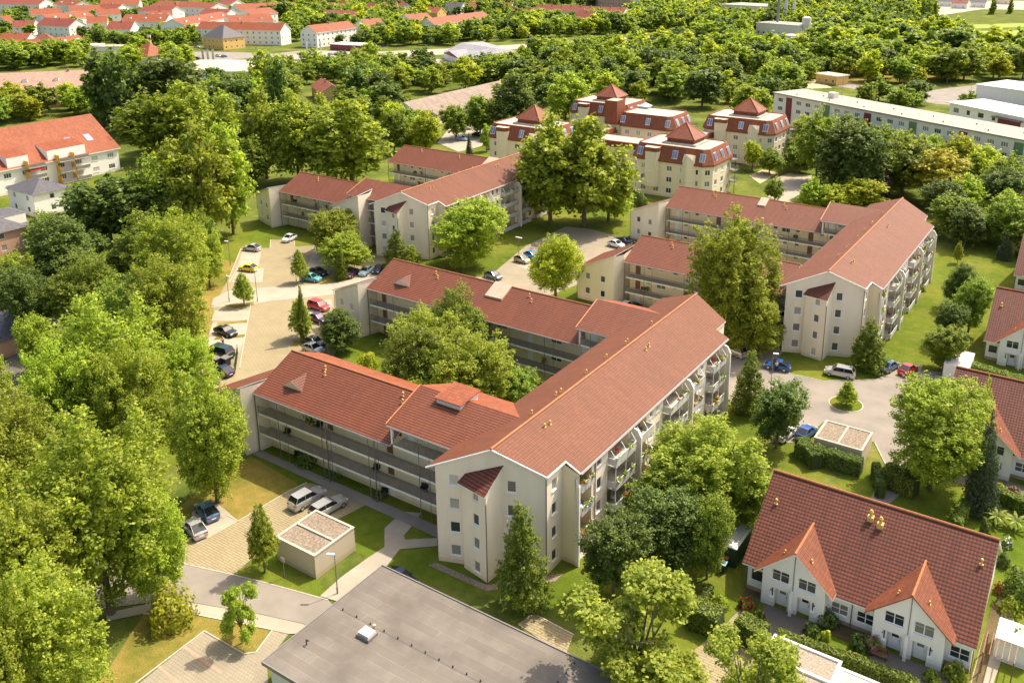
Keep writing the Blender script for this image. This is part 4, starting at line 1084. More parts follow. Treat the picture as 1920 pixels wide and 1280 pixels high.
# ------------------------------------------------------------------ mansard houses (rosette)
def mansard(name, cx, cy, w_, d_, label, pyr=True, zl=9.4, zt=13.1, bays=True, group='mansard-roofed houses around the courtyard'):
    o = thing(name, (cx, cy, 0), label, 'house', group)
    a, b = w_ / 2, d_ / 2
    x0, x1, y0, y1 = cx - a, cx + a, cy - b, cy + b
    c = 2.0       # chamfered corners
    base = [(x0 + c, y0), (x1 - c, y0), (x1, y0 + c), (x1, y1 - c), (x1 - c, y1), (x0 + c, y1), (x0, y1 - c), (x0, y0 + c)]
    wl = MB(o.location)
    for i in range(8):
        p, q = base[i], base[(i + 1) % 8]; U, l = unit(p, q); h = []
        if i in (0, 2, 7, 1):
            n = max(1, int(l / 3.2)) if l > 3.5 else 1
            sp = [(l * (k + .5) / n, 1.1 + 2.85 * f, min(1.5, l * .5), 1.4, 'two') for k in range(n) for f in range(3)]
            h = wins_on(o, p, U, sp, pane=None)
        wall(wl, p, U, l, 0, zl, h)
    wl.build('wall', M['mwall'] if True else 0, o)
    ins = 1.25; ms = MB(o.location)
    def offs(poly, e, s):    # grow the plan by e
        r = []
        n = len(poly)
        for i in range(n):
            p0, p1, p2 = poly[i - 1], poly[i], poly[(i + 1) % n]
            u1, _ = unit(p0, p1); u2, _ = unit(p1, p2)
            n1 = (u1[1], -u1[0]); n2 = (u2[1], -u2[0])
            k = 1 + n1[0] * n2[0] + n1[1] * n2[1]
            r.append((p1[0] + (n1[0] + n2[0]) / k * e, p1[1] + (n1[1] + n2[1]) / k * e, s))
        return r
    lo, lo2, hi = offs(base, .35, zl - .35), offs(base, .35, zl + .05), offs(base, -ins, zt)
    n = 8
    for i in range(n):
        j = (i + 1) % n
        ms.poly([lo[i], lo[j], lo2[j], lo2[i]], 1); ms.poly([lo2[i], lo2[j], hi[j], hi[i]], 0)
    ms.poly([(p[0], p[1], zl - .35) for p in reversed(lo)], 1)
    ms.build('mansard_roof', [M['tile_mansard'], M['tile_pyr']], o)
    fr = MB(o.location)
    hi2 = offs(base, -ins - .35, zt - .25)
    fr.poly(hi2, 0)
    for i in range(n):
        j = (i + 1) % n
        fr.poly([hi[i], hi[j], offs(base, -ins - .35, zt)[j], offs(base, -ins - .35, zt)[i]], 1)
        q = offs(base, -ins - .35, zt); fr.poly([q[i], q[j], hi2[j], hi2[i]], 1)
    fr.build('flat_roof', [M['flatroof'], M['tile_pyr']], o)
    # bays breaking through the mansard
    if bays:
        for fx in (-.22,):
            bxm = cx + fx * w_
            bm = MB(o.location); q = [(bxm - 2, y0 - .05), (bxm - 1.5, y0 - 1.0), (bxm + 1.5, y0 - 1.0), (bxm + 2, y0 - .05), (bxm + 2, y0 + 1.5), (bxm - 2, y0 + 1.5)]
            bm.prism(q, 2.4, 11.5, 0); bo = bm.build('bay', M['mwall'], o)
            for f in range(3): window(o, (bxm, y0 - 1.02, 3.7 + 2.85 * f), (1, 0), 1.5, 1.35, 'two', sub=True)
            bm = MB(o.location); q2 = [(x, y - .1) for x, y in q]
            bm.prism(q2, 11.5, 12.6, 0, 1); bm.build('bay_roof', [M['tile_pyr'], M['flatroof']], o)
        gx = cx + .24 * w_
        bm = MB(o.location)
        bm.prism([(gx - 1.9, y0 - .05), (gx - .0, y0 - 1.4), (gx + 1.9, y0 - .05), (gx + 1.9, y0 + 1), (gx - 1.9, y0 + 1)], 0, [9.6, 12.0, 9.6, 11.5, 11.5]); bm.build('pointed_bay', M['mwall'], o)
        U, l = unit((gx - 1.9, y0 - .05), (gx, y0 - 1.4))
        for f in range(2): window(o, (gx - .95, y0 - .745, 5.3 + 2.9 * f), U, 1.5, 1.9, 'two', 'g')
        U, l = unit((gx, y0 - 1.4), (gx + 1.9, y0 - .05))
        for f in range(2): window(o, (gx + .95, y0 - .745, 5.3 + 2.9 * f), U, 1.5, 1.9, 'two', 'g')
    # roof windows on the mansard slopes
    sp = (zt - zl - .05) / (ins + .35)
    def rw(p, U, name='roof_window'):
        # p on the lower edge line; frame lies on the slope
        nx, ny = U[1], -U[0]
        def Q(u, s, e=0): # s: height above zl along slope
            return (p[0] + U[0] * u - nx * (s / sp) + nx * e, p[1] + U[1] * u - ny * (s / sp) + ny * e, zl + .05 + s + e * .3)
        g = MB(o.location); g.slab([Q(-.75, .8, .12), Q(.75, .8, .12), Q(.75, 2.7, .12), Q(-.75, 2.7, .12)], .1, 0)
        q = g.build(name, M['frame'], o)
        g = MB(o.location)
        for u in (-.36, .36): g.slab([Q(u - .3, .9, .2), Q(u + .3, .9, .2), Q(u + .3, 2.6, .2), Q(u - .3, 2.6, .2)], .05, 0)
        g.build('pane', M['skyl'], q)
    for fx in (-.38, .06, .40): rw((cx + fx * w_, y0 - .35), (1, 0))
    for fy in (-.25, 0.02, .27): rw((x1 + .35, cy + fy * d_), (0, 1))
    for f in range(3):    # corner balconies
        bb = MB(o.location); q = [(x1 - .3, y1 - 3.5), (x1 + 1.6, y1 - 3.2), (x1 + 1.6, y1 - 1.0), (x1 - .3, y1 - .8)]
        z = 2.9 + 2.85 * f; bb.prism(q, z, z + .18, 0)
        for (a_, b_) in zip(q, q[1:]): rail_mb(bb, a_, b_, z + .18, 1.0, .25)
        bb.bar((x1 + 1.55, y1 - 3.1, 0), (x1 + 1.55, y1 - 3.1, 9), .07)
        bb.build('balcony', [M['metal']], o)
    if pyr:
        pb = MB(o.location); px, py = cx + .5, cy + .3; s1, s2 = 3.7, 3.3
        pb.box(px - s1, px + s1, py - s2, py + s2, zt - .24, zt + 1.5, 1)
        pb.box(px - s1 - 1.0, px + s1 + 1.0, py - s2 - 1.0, py + s2 + .6, zt - .24, zt + .2, 2)
        e = .45; q = [(px - s1 - e, py - s2 - e), (px + s1 + e, py - s2 - e), (px + s1 + e, py + s2 + e), (px - s1 - e, py + s2 + e)]
        for i in range(4):
            p_, r_ = q[i], q[(i + 1) % 4]; pb.poly([(p_[0], p_[1], zt + 1.3), (r_[0], r_[1], zt + 1.3), (px, py, zt + 5.0)], 0)
        pb.poly([(p_[0], p_[1], zt + 1.3) for p_ in reversed(q)], 1)
        po = pb.build('pyramid_roof', [M['tile_pyr'], M['tile_mansard'], M['concrete']], o)
        rr = MB(o.location)
        for p_ in q: rr.bar((p_[0], p_[1], zt + 1.33), (px, py, zt + 5.03), .12, 0, 5)
        rr.build('hip_cap', M['ridge'], po)
    excl([(x0 - 2, y0 - 2), (x1 + 2, y0 - 2), (x1 + 2, y1 + 2), (x0 - 2, y1 + 2)])
    return o
mansard('mansard_house', -95.5, 211.8, 22, 16, 'nearest mansard house with pyramid roof, its front bays facing the camera')
mansard('mansard_house', -95.8, 257.6, 22, 17, 'right-hand mansard house with pyramid roof beside the tall courtyard trees')
mansard('mansard_house', -142.6, 212.3, 22, 16, 'left-hand mansard house with pyramid roof, half hidden behind the tall poplars')
mansard('mansard_house', -143.5, 258.8, 22, 17, 'rearmost mansard house with pyramid roof in front of the wood')
c_ = mansard('mansard_house', -121.0, 247.0, 19, 15, 'central mansard house with a flat roof and a small glass pyramid', pyr=False, bays=False)
mb = MB(c_.location); px, py = -127.0, 252.0
mb.box(px - 1.6, px + 1.6, py - 1.6, py + 1.6, 12.86, 13.5, 1)
for i in range(4):
    q = [(px - 1.7, py - 1.7), (px + 1.7, py - 1.7), (px + 1.7, py + 1.7), (px - 1.7, py + 1.7)]
    mb.poly([(*q[i], 13.5), (*q[(i + 1) % 4], 13.5), (px, py, 14.6)], 0)
mb.build('glass_pyramid', [M['whiteroof'], M['skyl']], c_)
mb = MB(c_.location); mb.box(-134.8, -130.6, 240.2, 245.5, 9, 16.2, 0); mb.box(-134.4, -131.0, 240.6, 245.1, 16.201, 16.25, 1); mb.build('stair_tower', [M['tile_mansard'], M['flatroof']], c_)
for (x0, x1, y0, y1) in ((-132.5, -106.5, 222.5, 229.5), (-136, -131, 228, 240), (-107, -103, 219.5, 250)):
    mb = MB(c_.location); mb.box(x0, x1, y0, y1, 0, 6.6, 0); mb.box(x0 - .3, x1 + .3, y0 - .3, y1 + .3, 6.602, 8.3, 1); mb.box(x0 + .3, x1 - .3, y0 + .3, y1 - .3, 8.303, 8.35, 2)
    mb.build('linking_wing', [M['mwall'], M['tile_mansard'], M['flatroof']], c_)

# ------------------------------------------------------------------ the white slab block
def slab_block():
    A = at(1451.5, 174.4, 13.6); B = at(1920, 263.8, 13.6); U, l = unit(A, B); Lx = 118.0
    n = (-U[1], U[0]); dep = 14.0
    o = thing('slab_block', (A[0], A[1], 0), 'long white five-storey slab block with dark red and green stair panels', 'apartment block')
    w_ = MB(o.location)
    sp = []; u = 3.2; k = 0; panels = []; pat = [0, 1, 2]
    while u < Lx - 2:
        if k % 4 == 1: panels.append(u); u += 4.3
        else:
            for f in range(4 if u > 60 else 2):
                sp.append((u, 11.0 - 2.8 * f, 2.1, 1.35, 'three'))
            u += 4.0
        k += 1
    h = wins_on(o, A, U, sp, sub=False)
    wall(w_, A, U, Lx, 0, 13.5, h)
    e = [(A[0] + U[0] * Lx, A[1] + U[1] * Lx), (A[0] + U[0] * Lx + n[0] * dep, A[1] + U[1] * Lx + n[1] * dep), (A[0] + n[0] * dep, A[1] + n[1] * dep), (A[0], A[1])]
    for p, q in zip(e, e[1:]): w_.poly([(*p[:2], 0), (*q[:2], 0), (*q[:2], 13.5), (*p[:2], 13.5)])
    w_.build('wall', M['slabwall'], o)
    mid = (A[0] + U[0] * Lx / 2 + n[0] * dep / 2, A[1] + U[1] * Lx / 2 + n[1] * dep / 2)
    rf = MB(o.location); rf.obox(mid, atan2(U[1], U[0]), Lx + .8, dep + .8, 13.503, 13.85, 1, 0); rf.build('roof', [M['slabroof'], M['metal']], o)
    for i, u in enumerate(panels):
        c = (A[0] + U[0] * u - n[0] * .06, A[1] + U[1] * u - n[1] * .06)
        pb = MB(o.location); pb.obox(c, atan2(U[1], U[0]), 2.6, .1, 1, 12.9)
        for q in range(1, 8): pb.obox((c[0] - n[0] * .06, c[1] - n[1] * .06), atan2(U[1], U[0]), 2.5, .03, 1 + q * 1.5, 1.08 + q * 1.5)
        pb.build('stair_panel', M['red'] if i % 2 == 0 else M['greenp'], o)
    for i in range(16):
        u = 8 + i * 7; c = (A[0] + U[0] * u + n[0] * (2.5 + 5 * (i % 2)), A[1] + U[1] * u + n[1] * (2.5 + 5 * (i % 2)))
        vb = MB(o.location); vb.bar((c[0], c[1], 13.8), (c[0], c[1], 14.3), .2, 0, 6); vb.build('roof_vent', M['metal'], o)
    c = (A[0] + U[0] * 42 + n[0] * 9, A[1] + U[1] * 42 + n[1] * 9)
    c = at(1562, 183, 14); vb = MB(o.location); vb.obox(c, atan2(U[1], U[0]), 2.6, 2.2, 13.86, 15.6); vb.build('roof_hut', M['slabwall'], o)
    vb = MB(o.location); vb.bar((c[0] + 3, c[1] - 1, 13.8), (c[0] + 3, c[1] - 1, 21), .06)
    for z in (18, 19.2, 20.4): vb.bar((c[0] + 2, c[1] - 1, z), (c[0] + 4, c[1] - 1, z), .04)
    vb.build('antenna', M['metal'], o)
    excl([(p[0] - U[0] * 0 , p[1]) for p in (A, e[0], e[1], e[2])])
slab_block()

# ------------------------------------------------------------------ generic houses
def gable_house(name, A, B, hw, ze, zr, label, cat, wallm='white', roofm='tile_far', rows=2, sp=3.2, ov=.4, group=None, sub=False, chim=1, dorm=0, winw=1.2, winst='two', hw2=None, skyw=0, extend=(0, 0)):
    """A, B: ridge ends (x, y)"""
    U, l = unit(A, B); A = (A[0] - U[0] * extend[0], A[1] - U[1] * extend[0]); B = (B[0] + U[0] * extend[1], B[1] + U[1] * extend[1]); U, l = unit(A, B)
    n = (U[1], -U[0]); hw2 = hw2 or hw
    o = thing(name, ((A[0] + B[0]) / 2, (A[1] + B[1]) / 2, 0), label, cat, group)
    P = lambda u, d, z: (A[0] + U[0] * u + n[0] * d, A[1] + U[1] * u + n[1] * d, z)
    k = (zr - ze) / hw
    rf = MB(o.location)
    rf.slab([P(-ov, hw + ov, ze - k * ov), P(l + ov, hw + ov, ze - k * ov), P(l + ov, 0, zr), P(-ov, 0, zr)], .25, 0, 1)
    rf.slab([P(-ov, 0, zr), P(l + ov, 0, zr), P(l + ov, -hw2 - ov, ze - k * ov), P(-ov, -hw2 - ov, ze - k * ov)], .25, 0, 1)
    rf.build('roof', [M[roofm], M['trim']], o)
    wl = MB(o.location)
    fh = (ze - .6) / rows
    holes = []
    def face(p, q):
        U2, l2 = unit(p, q); sps = []
        ncol = max(1, int(l2 / sp))
        for r_ in range(rows):
            for c in range(ncol): sps.append((l2 * (c + .5) / ncol, 1.0 + r_ * fh, winw, min(1.35, fh - 1.2), winst))
        h = wins_on(o, p, U2, sps, sub=sub)
        wall(wl, p, U2, l2, 0, ze - .15, h)
    f1, f2, f3, f4 = P(0, hw, 0), P(l, hw, 0), P(l, -hw2, 0), P(0, -hw2, 0)
    face(f1[:2], f2[:2]); face(f2[:2], f3[:2]); face(f4[:2], f1[:2])
    wl.poly([f3, f4, P(0, -hw2, ze - .15), P(l, -hw2, ze - .15)])
    for u in (0, l): wl.poly([P(u, hw, ze - .15), P(u, -hw2, ze - .15), P(u, -hw2, ze), P(u, 0, zr - .2), P(u, hw, ze)] if u else [P(u, -hw2, ze - .15), P(u, hw, ze - .15), P(u, hw, ze), P(u, 0, zr - .2), P(u, -hw2, ze)])
    wl.build('wall', M[wallm], o)
    for i in range(chim):
        c = MB(o.location); u = l * (i + .5) / chim; q = P(u, .6, 0); c.obox(q, atan2(U[1], U[0]), .9, .6, zr - 1.2, zr + .9); c.build('chimney', M['socle'], o)
    for i in range(dorm):
        u = l * (i + .5) / dorm; d = hw * .55; z = zr - k * d
        c = MB(o.location); q = P(u, d, 0); c.obox(q, atan2(U[1], U[0]), 1.8, 1.6, z - 1.0, z + .75, 0, 1); c.build('dormer', [M['white'], M['tile_far2']], o)
    for i in range(skyw):
        u = l * (i + .7) / skyw; d = hw * .5; q = [P(u - .5, d + .7, zr - k * (d + .7) + .08), P(u + .5, d + .7, zr - k * (d + .7) + .08), P(u + .5, d - .7, zr - k * (d - .7) + .08), P(u - .5, d - .7, zr - k * (d - .7) + .08)]
        c = MB(o.location); c.slab(q, .06); c.build('roof_window', M['skyl'], o)
    excl([P(-1.5, hw + 1.5, 0), P(l + 1.5, hw + 1.5, 0), P(l + 1.5, -hw2 - 1.5, 0), P(-1.5, -hw2 - 1.5, 0)])
    return o, P, l
def gh_px(name, a, b, zr, ze, hw, label, cat='house', **kw):
    A = at(a[0], a[1], zr); B = at(b[0], b[1], zr)
    if A[0] > B[0]: A, B = B, A      # outside (camera) is on the right of A->B
    U, l = unit(A[:2], B[:2])
    n = (U[1], -U[0])
    mid = ((A[0] + B[0]) / 2, (A[1] + B[1]) / 2)
    if n[0] * -mid[0] + n[1] * -mid[1] < 0: A, B = B, A
    return gable_house(name, A[:2], B[:2], hw, ze, zr, label, cat, **kw)

G1 = 'long orange-roofed apartment houses in the distance'
# orange roofed house with yellow balconies at left
o, P, l = gable_house('balcony_house', (-254.5, 84), (-252.2, 147), 12.5, 6.9, 15.2, 'three-storey house with a broad orange roof and yellow balconies at the left edge', 'apartment block', 'white', 'tile_far', 2, 5.2, .6, sub=True, chim=1, skyw=0) if False else gable_house('balcony_house', (-251.5, 84), (-251.5, 145.5), 12.0, 6.9, 15.0, 'three-storey house with a broad orange roof and yellow balconies at the left edge', 'apartment block', 'white', 'tile_far', 2, 4.6, .6, sub=True, chim=1, winw=1.9, winst='three')
for u, k_ in ((50.5, 1), (56, 1)):
    d = 7.5; kk = (15.0 - 6.9) / 12
    c = MB(o.location); q = [P(u - .9, d + 1.1, 15 - kk * (d + 1.1) + .1), P(u + .9, d + 1.1, 15 - kk * (d + 1.1) + .1), P(u + .9, d - 1.1, 15 - kk * (d - 1.1) + .1), P(u - .9, d - 1.1, 15 - kk * (d - 1.1) + .1)]
    c.slab(q, .08); c.build('roof_window', M['skyl'], o)
ua = 22.0
dm = MB(o.location); q0, q1 = P(ua, 0, 0), P(ua, 12.2, 0)
for (u0, u1) in ((8, 20), (31, 36.5), (41.5, 52)):
    c = MB(o.location); a, b, c2, d2 = P(u0, 12.15, 0), P(u1, 12.15, 0), P(u1, 6.8, 0), P(u0, 6.8, 0)
    c.prism([a[:2], b[:2], c2[:2], d2[:2]], 6.6, [9.3, 9.3, 10.55, 10.55], 0, 1); c.build('dormer', [M['white'], M['tile_far']], o)
    ncol = max(1, int((u1 - u0) / 3.2))
    for i in range(ncol): window(o, P(u0 + (u1 - u0) * (i + .5) / ncol, 12.2, 7.3), (0, 1), 1.8, 1.6, 'three', 'g', sub=False)
for u0, u1 in ((9, 16), (35.3, 39.6), (43.5, 47.4), (47.7, 51.6)):
    for f in range(3):
        bb = MB(o.location); z = 2.9 * f + .2
        x0, y0 = P(u0, 12.1, 0)[:2]; x1, y1 = P(u1, 14.3, 0)[:2]
        bb.box(min(x0, x1) + .1, max(x0, x1), y0, y1, z, z + .15, 0); bb.box(max(x0, x1) - .06, max(x0, x1), y0, y1, z + .25, z + 1.05, 1)
        bb.box(min(x0, x1) + .1, max(x0, x1) - .1, y0 - .1, y0, z, z + 2.0, 2)
        bb.build('balcony', [M['concrete'], M['metal'], M['yellowp']], o)
c = MB(o.location); c.box(-238.6, -237.0, 119.5, 123.3, 5.3, 5.5); c.build('awning', M['redcloth'], o)

# grey hip-roofed white house
def hip_house(name, x0, x1, y0, y1, ze, zr, label, wallm, roofm, ins=None, rows=2, sp=3.6, rz=0, cat='house', group=None, ridge=0.0):
    o = thing(name, ((x0 + x1) / 2, (y0 + y1) / 2, 0), label, cat, group)
    wl = MB(o.location); q = [(x0, y0), (x1, y0), (x1, y1), (x0, y1)]
    for i in range(4):
        p, r_ = q[i], q[(i + 1) % 4]; U, l = unit(p, r_); h = []
        if i in (0, 1, 3):
            n = max(1, int(l / sp)); fh = ze / rows
            h = wins_on(o, p, U, [(l * (k + .5) / n, .95 + fh * f, 1.15, 1.3) for k in range(n) for f in range(rows)], sub=False)
        wall(wl, p, U, l, 0, ze, h)
    wl.build('wall', M[wallm], o)
    e = .5; q = [(x0 - e, y0 - e), (x1 + e, y0 - e), (x1 + e, y1 + e), (x0 - e, y1 + e)]
    cx, cy = (x0 + x1) / 2, (y0 + y1) / 2
    lx = max(0, (x1 - x0) - (y1 - y0)) / 2 + ridge; ly = max(0, (y1 - y0) - (x1 - x0)) / 2
    ra, rb_ = (cx - lx, cy - ly, zr), (cx + lx, cy + ly, zr)
    rf = MB(o.location); Z = lambda p: (p[0], p[1], ze)
    if lx >= ly:
        rf.poly([Z(q[0]), Z(q[1]), rb_, ra]); rf.poly([Z(q[1]), Z(q[2]), rb_]); rf.poly([Z(q[2]), Z(q[3]), ra, rb_]); rf.poly([Z(q[3]), Z(q[0]), ra])
    else:
        rf.poly([Z(q[0]), Z(q[1]), ra]); rf.poly([Z(q[1]), Z(q[2]), rb_, ra]); rf.poly([Z(q[2]), Z(q[3]), rb_]); rf.poly([Z(q[3]), Z(q[0]), ra, rb_])
    rf.poly([Z(p) for p in reversed(q)], 1); rf.build('roof', [M[roofm], M['trim']], o)
    excl([(x0 - 2, y0 - 2), (x1 + 2, y0 - 2), (x1 + 2, y1 + 2), (x0 - 2, y1 + 2)])
    return o
hip_house('hip_roofed_house', -224.2, -212.8, 106.8, 115.6, 5.6, 8.0, 'small white two-storey house with grey hipped roof near the left edge', 'white', 'slate', rows=2, sp=5.5)
p = at(20, 425); flat_box('flat_annex', p[0] - 5, p[0] + 2.5, p[1] - 2.5, p[1] + 2.5, 3.2, 'low white annex with a grey roof left of the hip-roofed house', 'house', 'white', 'slate', .06, 'metal')
p = at(75, 440); flat_box('garage', p[0] - 3, p[0] + 2.5, p[1] - 2.2, p[1] + 2, 2.7, 'yellow garage with a grey flat roof below the hip-roofed house', 'garage', 'ochre', 'slate', .06, 'metal')
p = at(0, 475); hip_house('hip_roofed_house', p[0] - 8, p[0] + 2.2, p[1] - 5, p[1] + 5, 5.0, 7.2, 'peach-coloured house with grey roof cut by the left edge', 'pinkwall', 'slate', sp=6)
p = at(10, 655); hip_house('bungalow', p[0] - 8, p[0] + 3.2, p[1] - 2.5, p[1] + 7, 3.0, 5.2, 'bungalow with dark roof and pale garage door at the left edge, under the trees', 'pinkwall', 'slate', rows=1, sp=6)
p = at(0, 572); hip_house('bungalow', p[0] - 6, p[0] + 1.2, p[1] - 3.5, p[1] + 3, 2.9, 4.6, 'orange-walled bungalow corner at the left edge, beside a small terrace', 'ochre', 'slate', rows=1, sp=6)

# brown hall and supermarket
gh_px('long_hall', (757.6, 191.5), (929, 153), 8.6, 4.2, 8.5, 'long hall with a plain brown roof among the trees', 'hall', wallm='cream2', roofm='brownroof', rows=1, sp=6, chim=0, winw=2.2, extend=(0, 8))
def supermarket():
    o = thing('supermarket', (-292, 408, 0), 'supermarket with a broad grey roof beside its car park', 'supermarket')
    g = lambda x, y, z: at(x, y, z)
    a, b, c, d = g(832, 97, 4), g(889, 123, 4), g(972, 98, 4), g(905, 78, 4)
    r1_, r2_ = g(865, 80.5, 8.0), g(935, 92, 8.0)
    w_ = MB(o.location)
    q = [p[:2] for p in (a, b, c, d)]; w_.prism(q, 0, 3.9); w_.build('wall', M['white'], o)
    mb = MB(o.location)
    mb.poly([a, b, r2_, r1_], 0); mb.poly([b, c, r2_], 0); mb.poly([c, d, r1_, r2_], 0); mb.poly([d, a, r1_], 0)
    mb.build('roof', [M['slate2']], o)
    gx = MB(o.location); e0, e1, e2, e3 = g(832, 104, 4), g(862, 111, 4), g(878, 97, 5.5), g(850, 92, 6.5)
    f0, f1, fp, fr = g(831, 100, 4), g(860, 110, 4), g(842, 96, 7), g(874, 92, 7)
    gx.poly([f0, fp, fr, g(850, 90, 6)], 0); gx.poly([f1, g(878, 100, 5), fr, fp], 0); gx.poly([f0, f1, fp], 1); gx.build('entrance_gable', [M['slate2'], M['red']], o)
    m = MB(o.location); c0 = g(846, 104, 3); m.bar(c0, (c0[0], c0[1], 5.2), 1.0, 0, 4); m.build('entrance_sign', M['redcloth'], o)
    excl(q)
supermarket()

# middle distance
gh_px('rose_roofed_house', (0, 137.5), (163, 131), 12.6, 7.6, 13.0, 'long house with a pale rose mansard roof and many dormers at the left edge', 'apartment block', wallm='pinkwall', roofm='tile_pink', rows=2, sp=4, chim=3, dorm=7, extend=(40, 6))
gh_px('small_house', (603, 146), (622, 158), 7.5, 4.6, 4.5, 'small house with a red roof among the trees left of the brown hall', rows=1, chim=1, wallm='ochre')
hip_p = at(412, 92)
hip_house('yellow_villa', hip_p[0] - 10, hip_p[0] + 9, hip_p[1] - 4, hip_p[1] + 12, 7.0, 14.0, 'yellow villa with a tall dark hipped roof', 'ochre', 'slate', rows=2, sp=3.5)
def flat_px(name, x, y, lx, ly, h, label, cat='hall', wallm='white', roofm='whiteroof', ang=-26, rows=0, ww=1.6, wsp=4):
    p = at(x, y); o = thing(name, (p[0], p[1], 0), label, cat); a = radians(ang)
    U = (cos(a), sin(a)); V = (-U[1], U[0])
    c = (p[0] + V[0] * ly / 2, p[1] + V[1] * ly / 2)
    P = (c[0] - U[0] * lx / 2 - V[0] * ly / 2, c[1] - U[1] * lx / 2 - V[1] * ly / 2)
    w_ = MB(o.location); h_ = []
    if rows:
        n = int(lx / wsp); h_ = wins_on(o, P, U, [(lx * (i + .5) / n, 1.0 + 3.0 * r_, ww, 1.4) for i in range(n) for r_ in range(rows)], sub=False, pane='g')
    wall(w_, P, U, lx, 0, h, h_)
    e = [(P[0] + U[0] * lx, P[1] + U[1] * lx), (P[0] + U[0] * lx + V[0] * ly, P[1] + U[1] * lx + V[1] * ly), (P[0] + V[0] * ly, P[1] + V[1] * ly), P]
    for q, r_ in zip(e, e[1:]): w_.poly([(*q[:2], 0), (*r_[:2], 0), (*r_[:2], h), (*q[:2], h)])
    w_.build('wall', M[wallm], o)
    r_ = MB(o.location); r_.obox(c, a, lx + .8, ly + .8, h + .003, h + .4, 1, 0); r_.build('roof', [M[roofm], M['trim']], o)
    excl([e[3], e[0], e[1], e[2]])
    return o
flat_px('commercial_building', 428, 158, 40, 26, 5.5, 'white flat-roofed commercial building behind the tall poplars', wallm='white', roofm='flatroof', ang=32, rows=1)
flat_px('commercial_building', 400, 142, 26, 18, 5.0, 'white flat-roofed showroom with large windows, left of the larger flat one', wallm='white', roofm='flatroof', ang=32, rows=1, ww=3)
flat_px('low_shed', 128, 98, 36, 9, 3.5, 'long low white shed below the orange roofs at upper left', ang=40)
flat_px('low_shed', 195, 98, 38, 8, 3.0, 'pale flat shed right of the longer white shed at upper left', ang=40, roofm='flatroof')
flat_px('kiosk', 648, 96, 22, 12, 3.5, 'low kiosk with a white roof in front of the pale apartment block', ang=10, wallm='red', cat='kiosk')
for i, x in enumerate((382, 391, 401)):
    p = at(x, 117); o = thing('advertising_banner', (p[0], p[1], 0), ('left', 'middle', 'right')[i] + ' one of three white upright banners by the car park', 'banner', 'white banners by the car park')
    mb = MB(o.location); mb.box(p[0] - .8, p[0] + .8, p[1] - .05, p[1] + .05, 1, 7); mb.build('flag', M['whiteroof'], o); mb = MB(o.location); mb.bar((p[0] - .9, p[1], 0), (p[0] - .9, p[1], 7.3), .08); mb.build('pole', M['metal'], o)
for i, x in enumerate((575, 594, 601)):
    p = at(x, 107); o = thing('flagpole', (p[0], p[1], 0), ('left', 'middle', 'right')[i] + ' one of three white flags at the car dealer', 'flag', 'white flags at the car dealer')
    mb = MB(o.location); mb.bar((p[0], p[1], 0), (p[0], p[1], 9), .1); mb.build('pole', M['metal'], o); mb = MB(o.location); mb.box(p[0] + .1, p[0] + 1.2, p[1] - .04, p[1] + .04, 4, 8.8); mb.build('flag', M['whiteroof'], o)
p = at(283, 102); o = thing('advertising_pylon', (p[0], p[1], 0), 'tall white and red pylon standing beside the dark trees at upper left', 'pylon'); mb = MB(o.location); mb.obox(p, .5, 2.0, .8, 0, 11); mb.build('panel', M['whiteroof'], o); mb = MB(o.location); mb.obox(p, .5, 2.02, .82, 8, 9.6); mb.build('red_stripe', M['redcloth'], o)

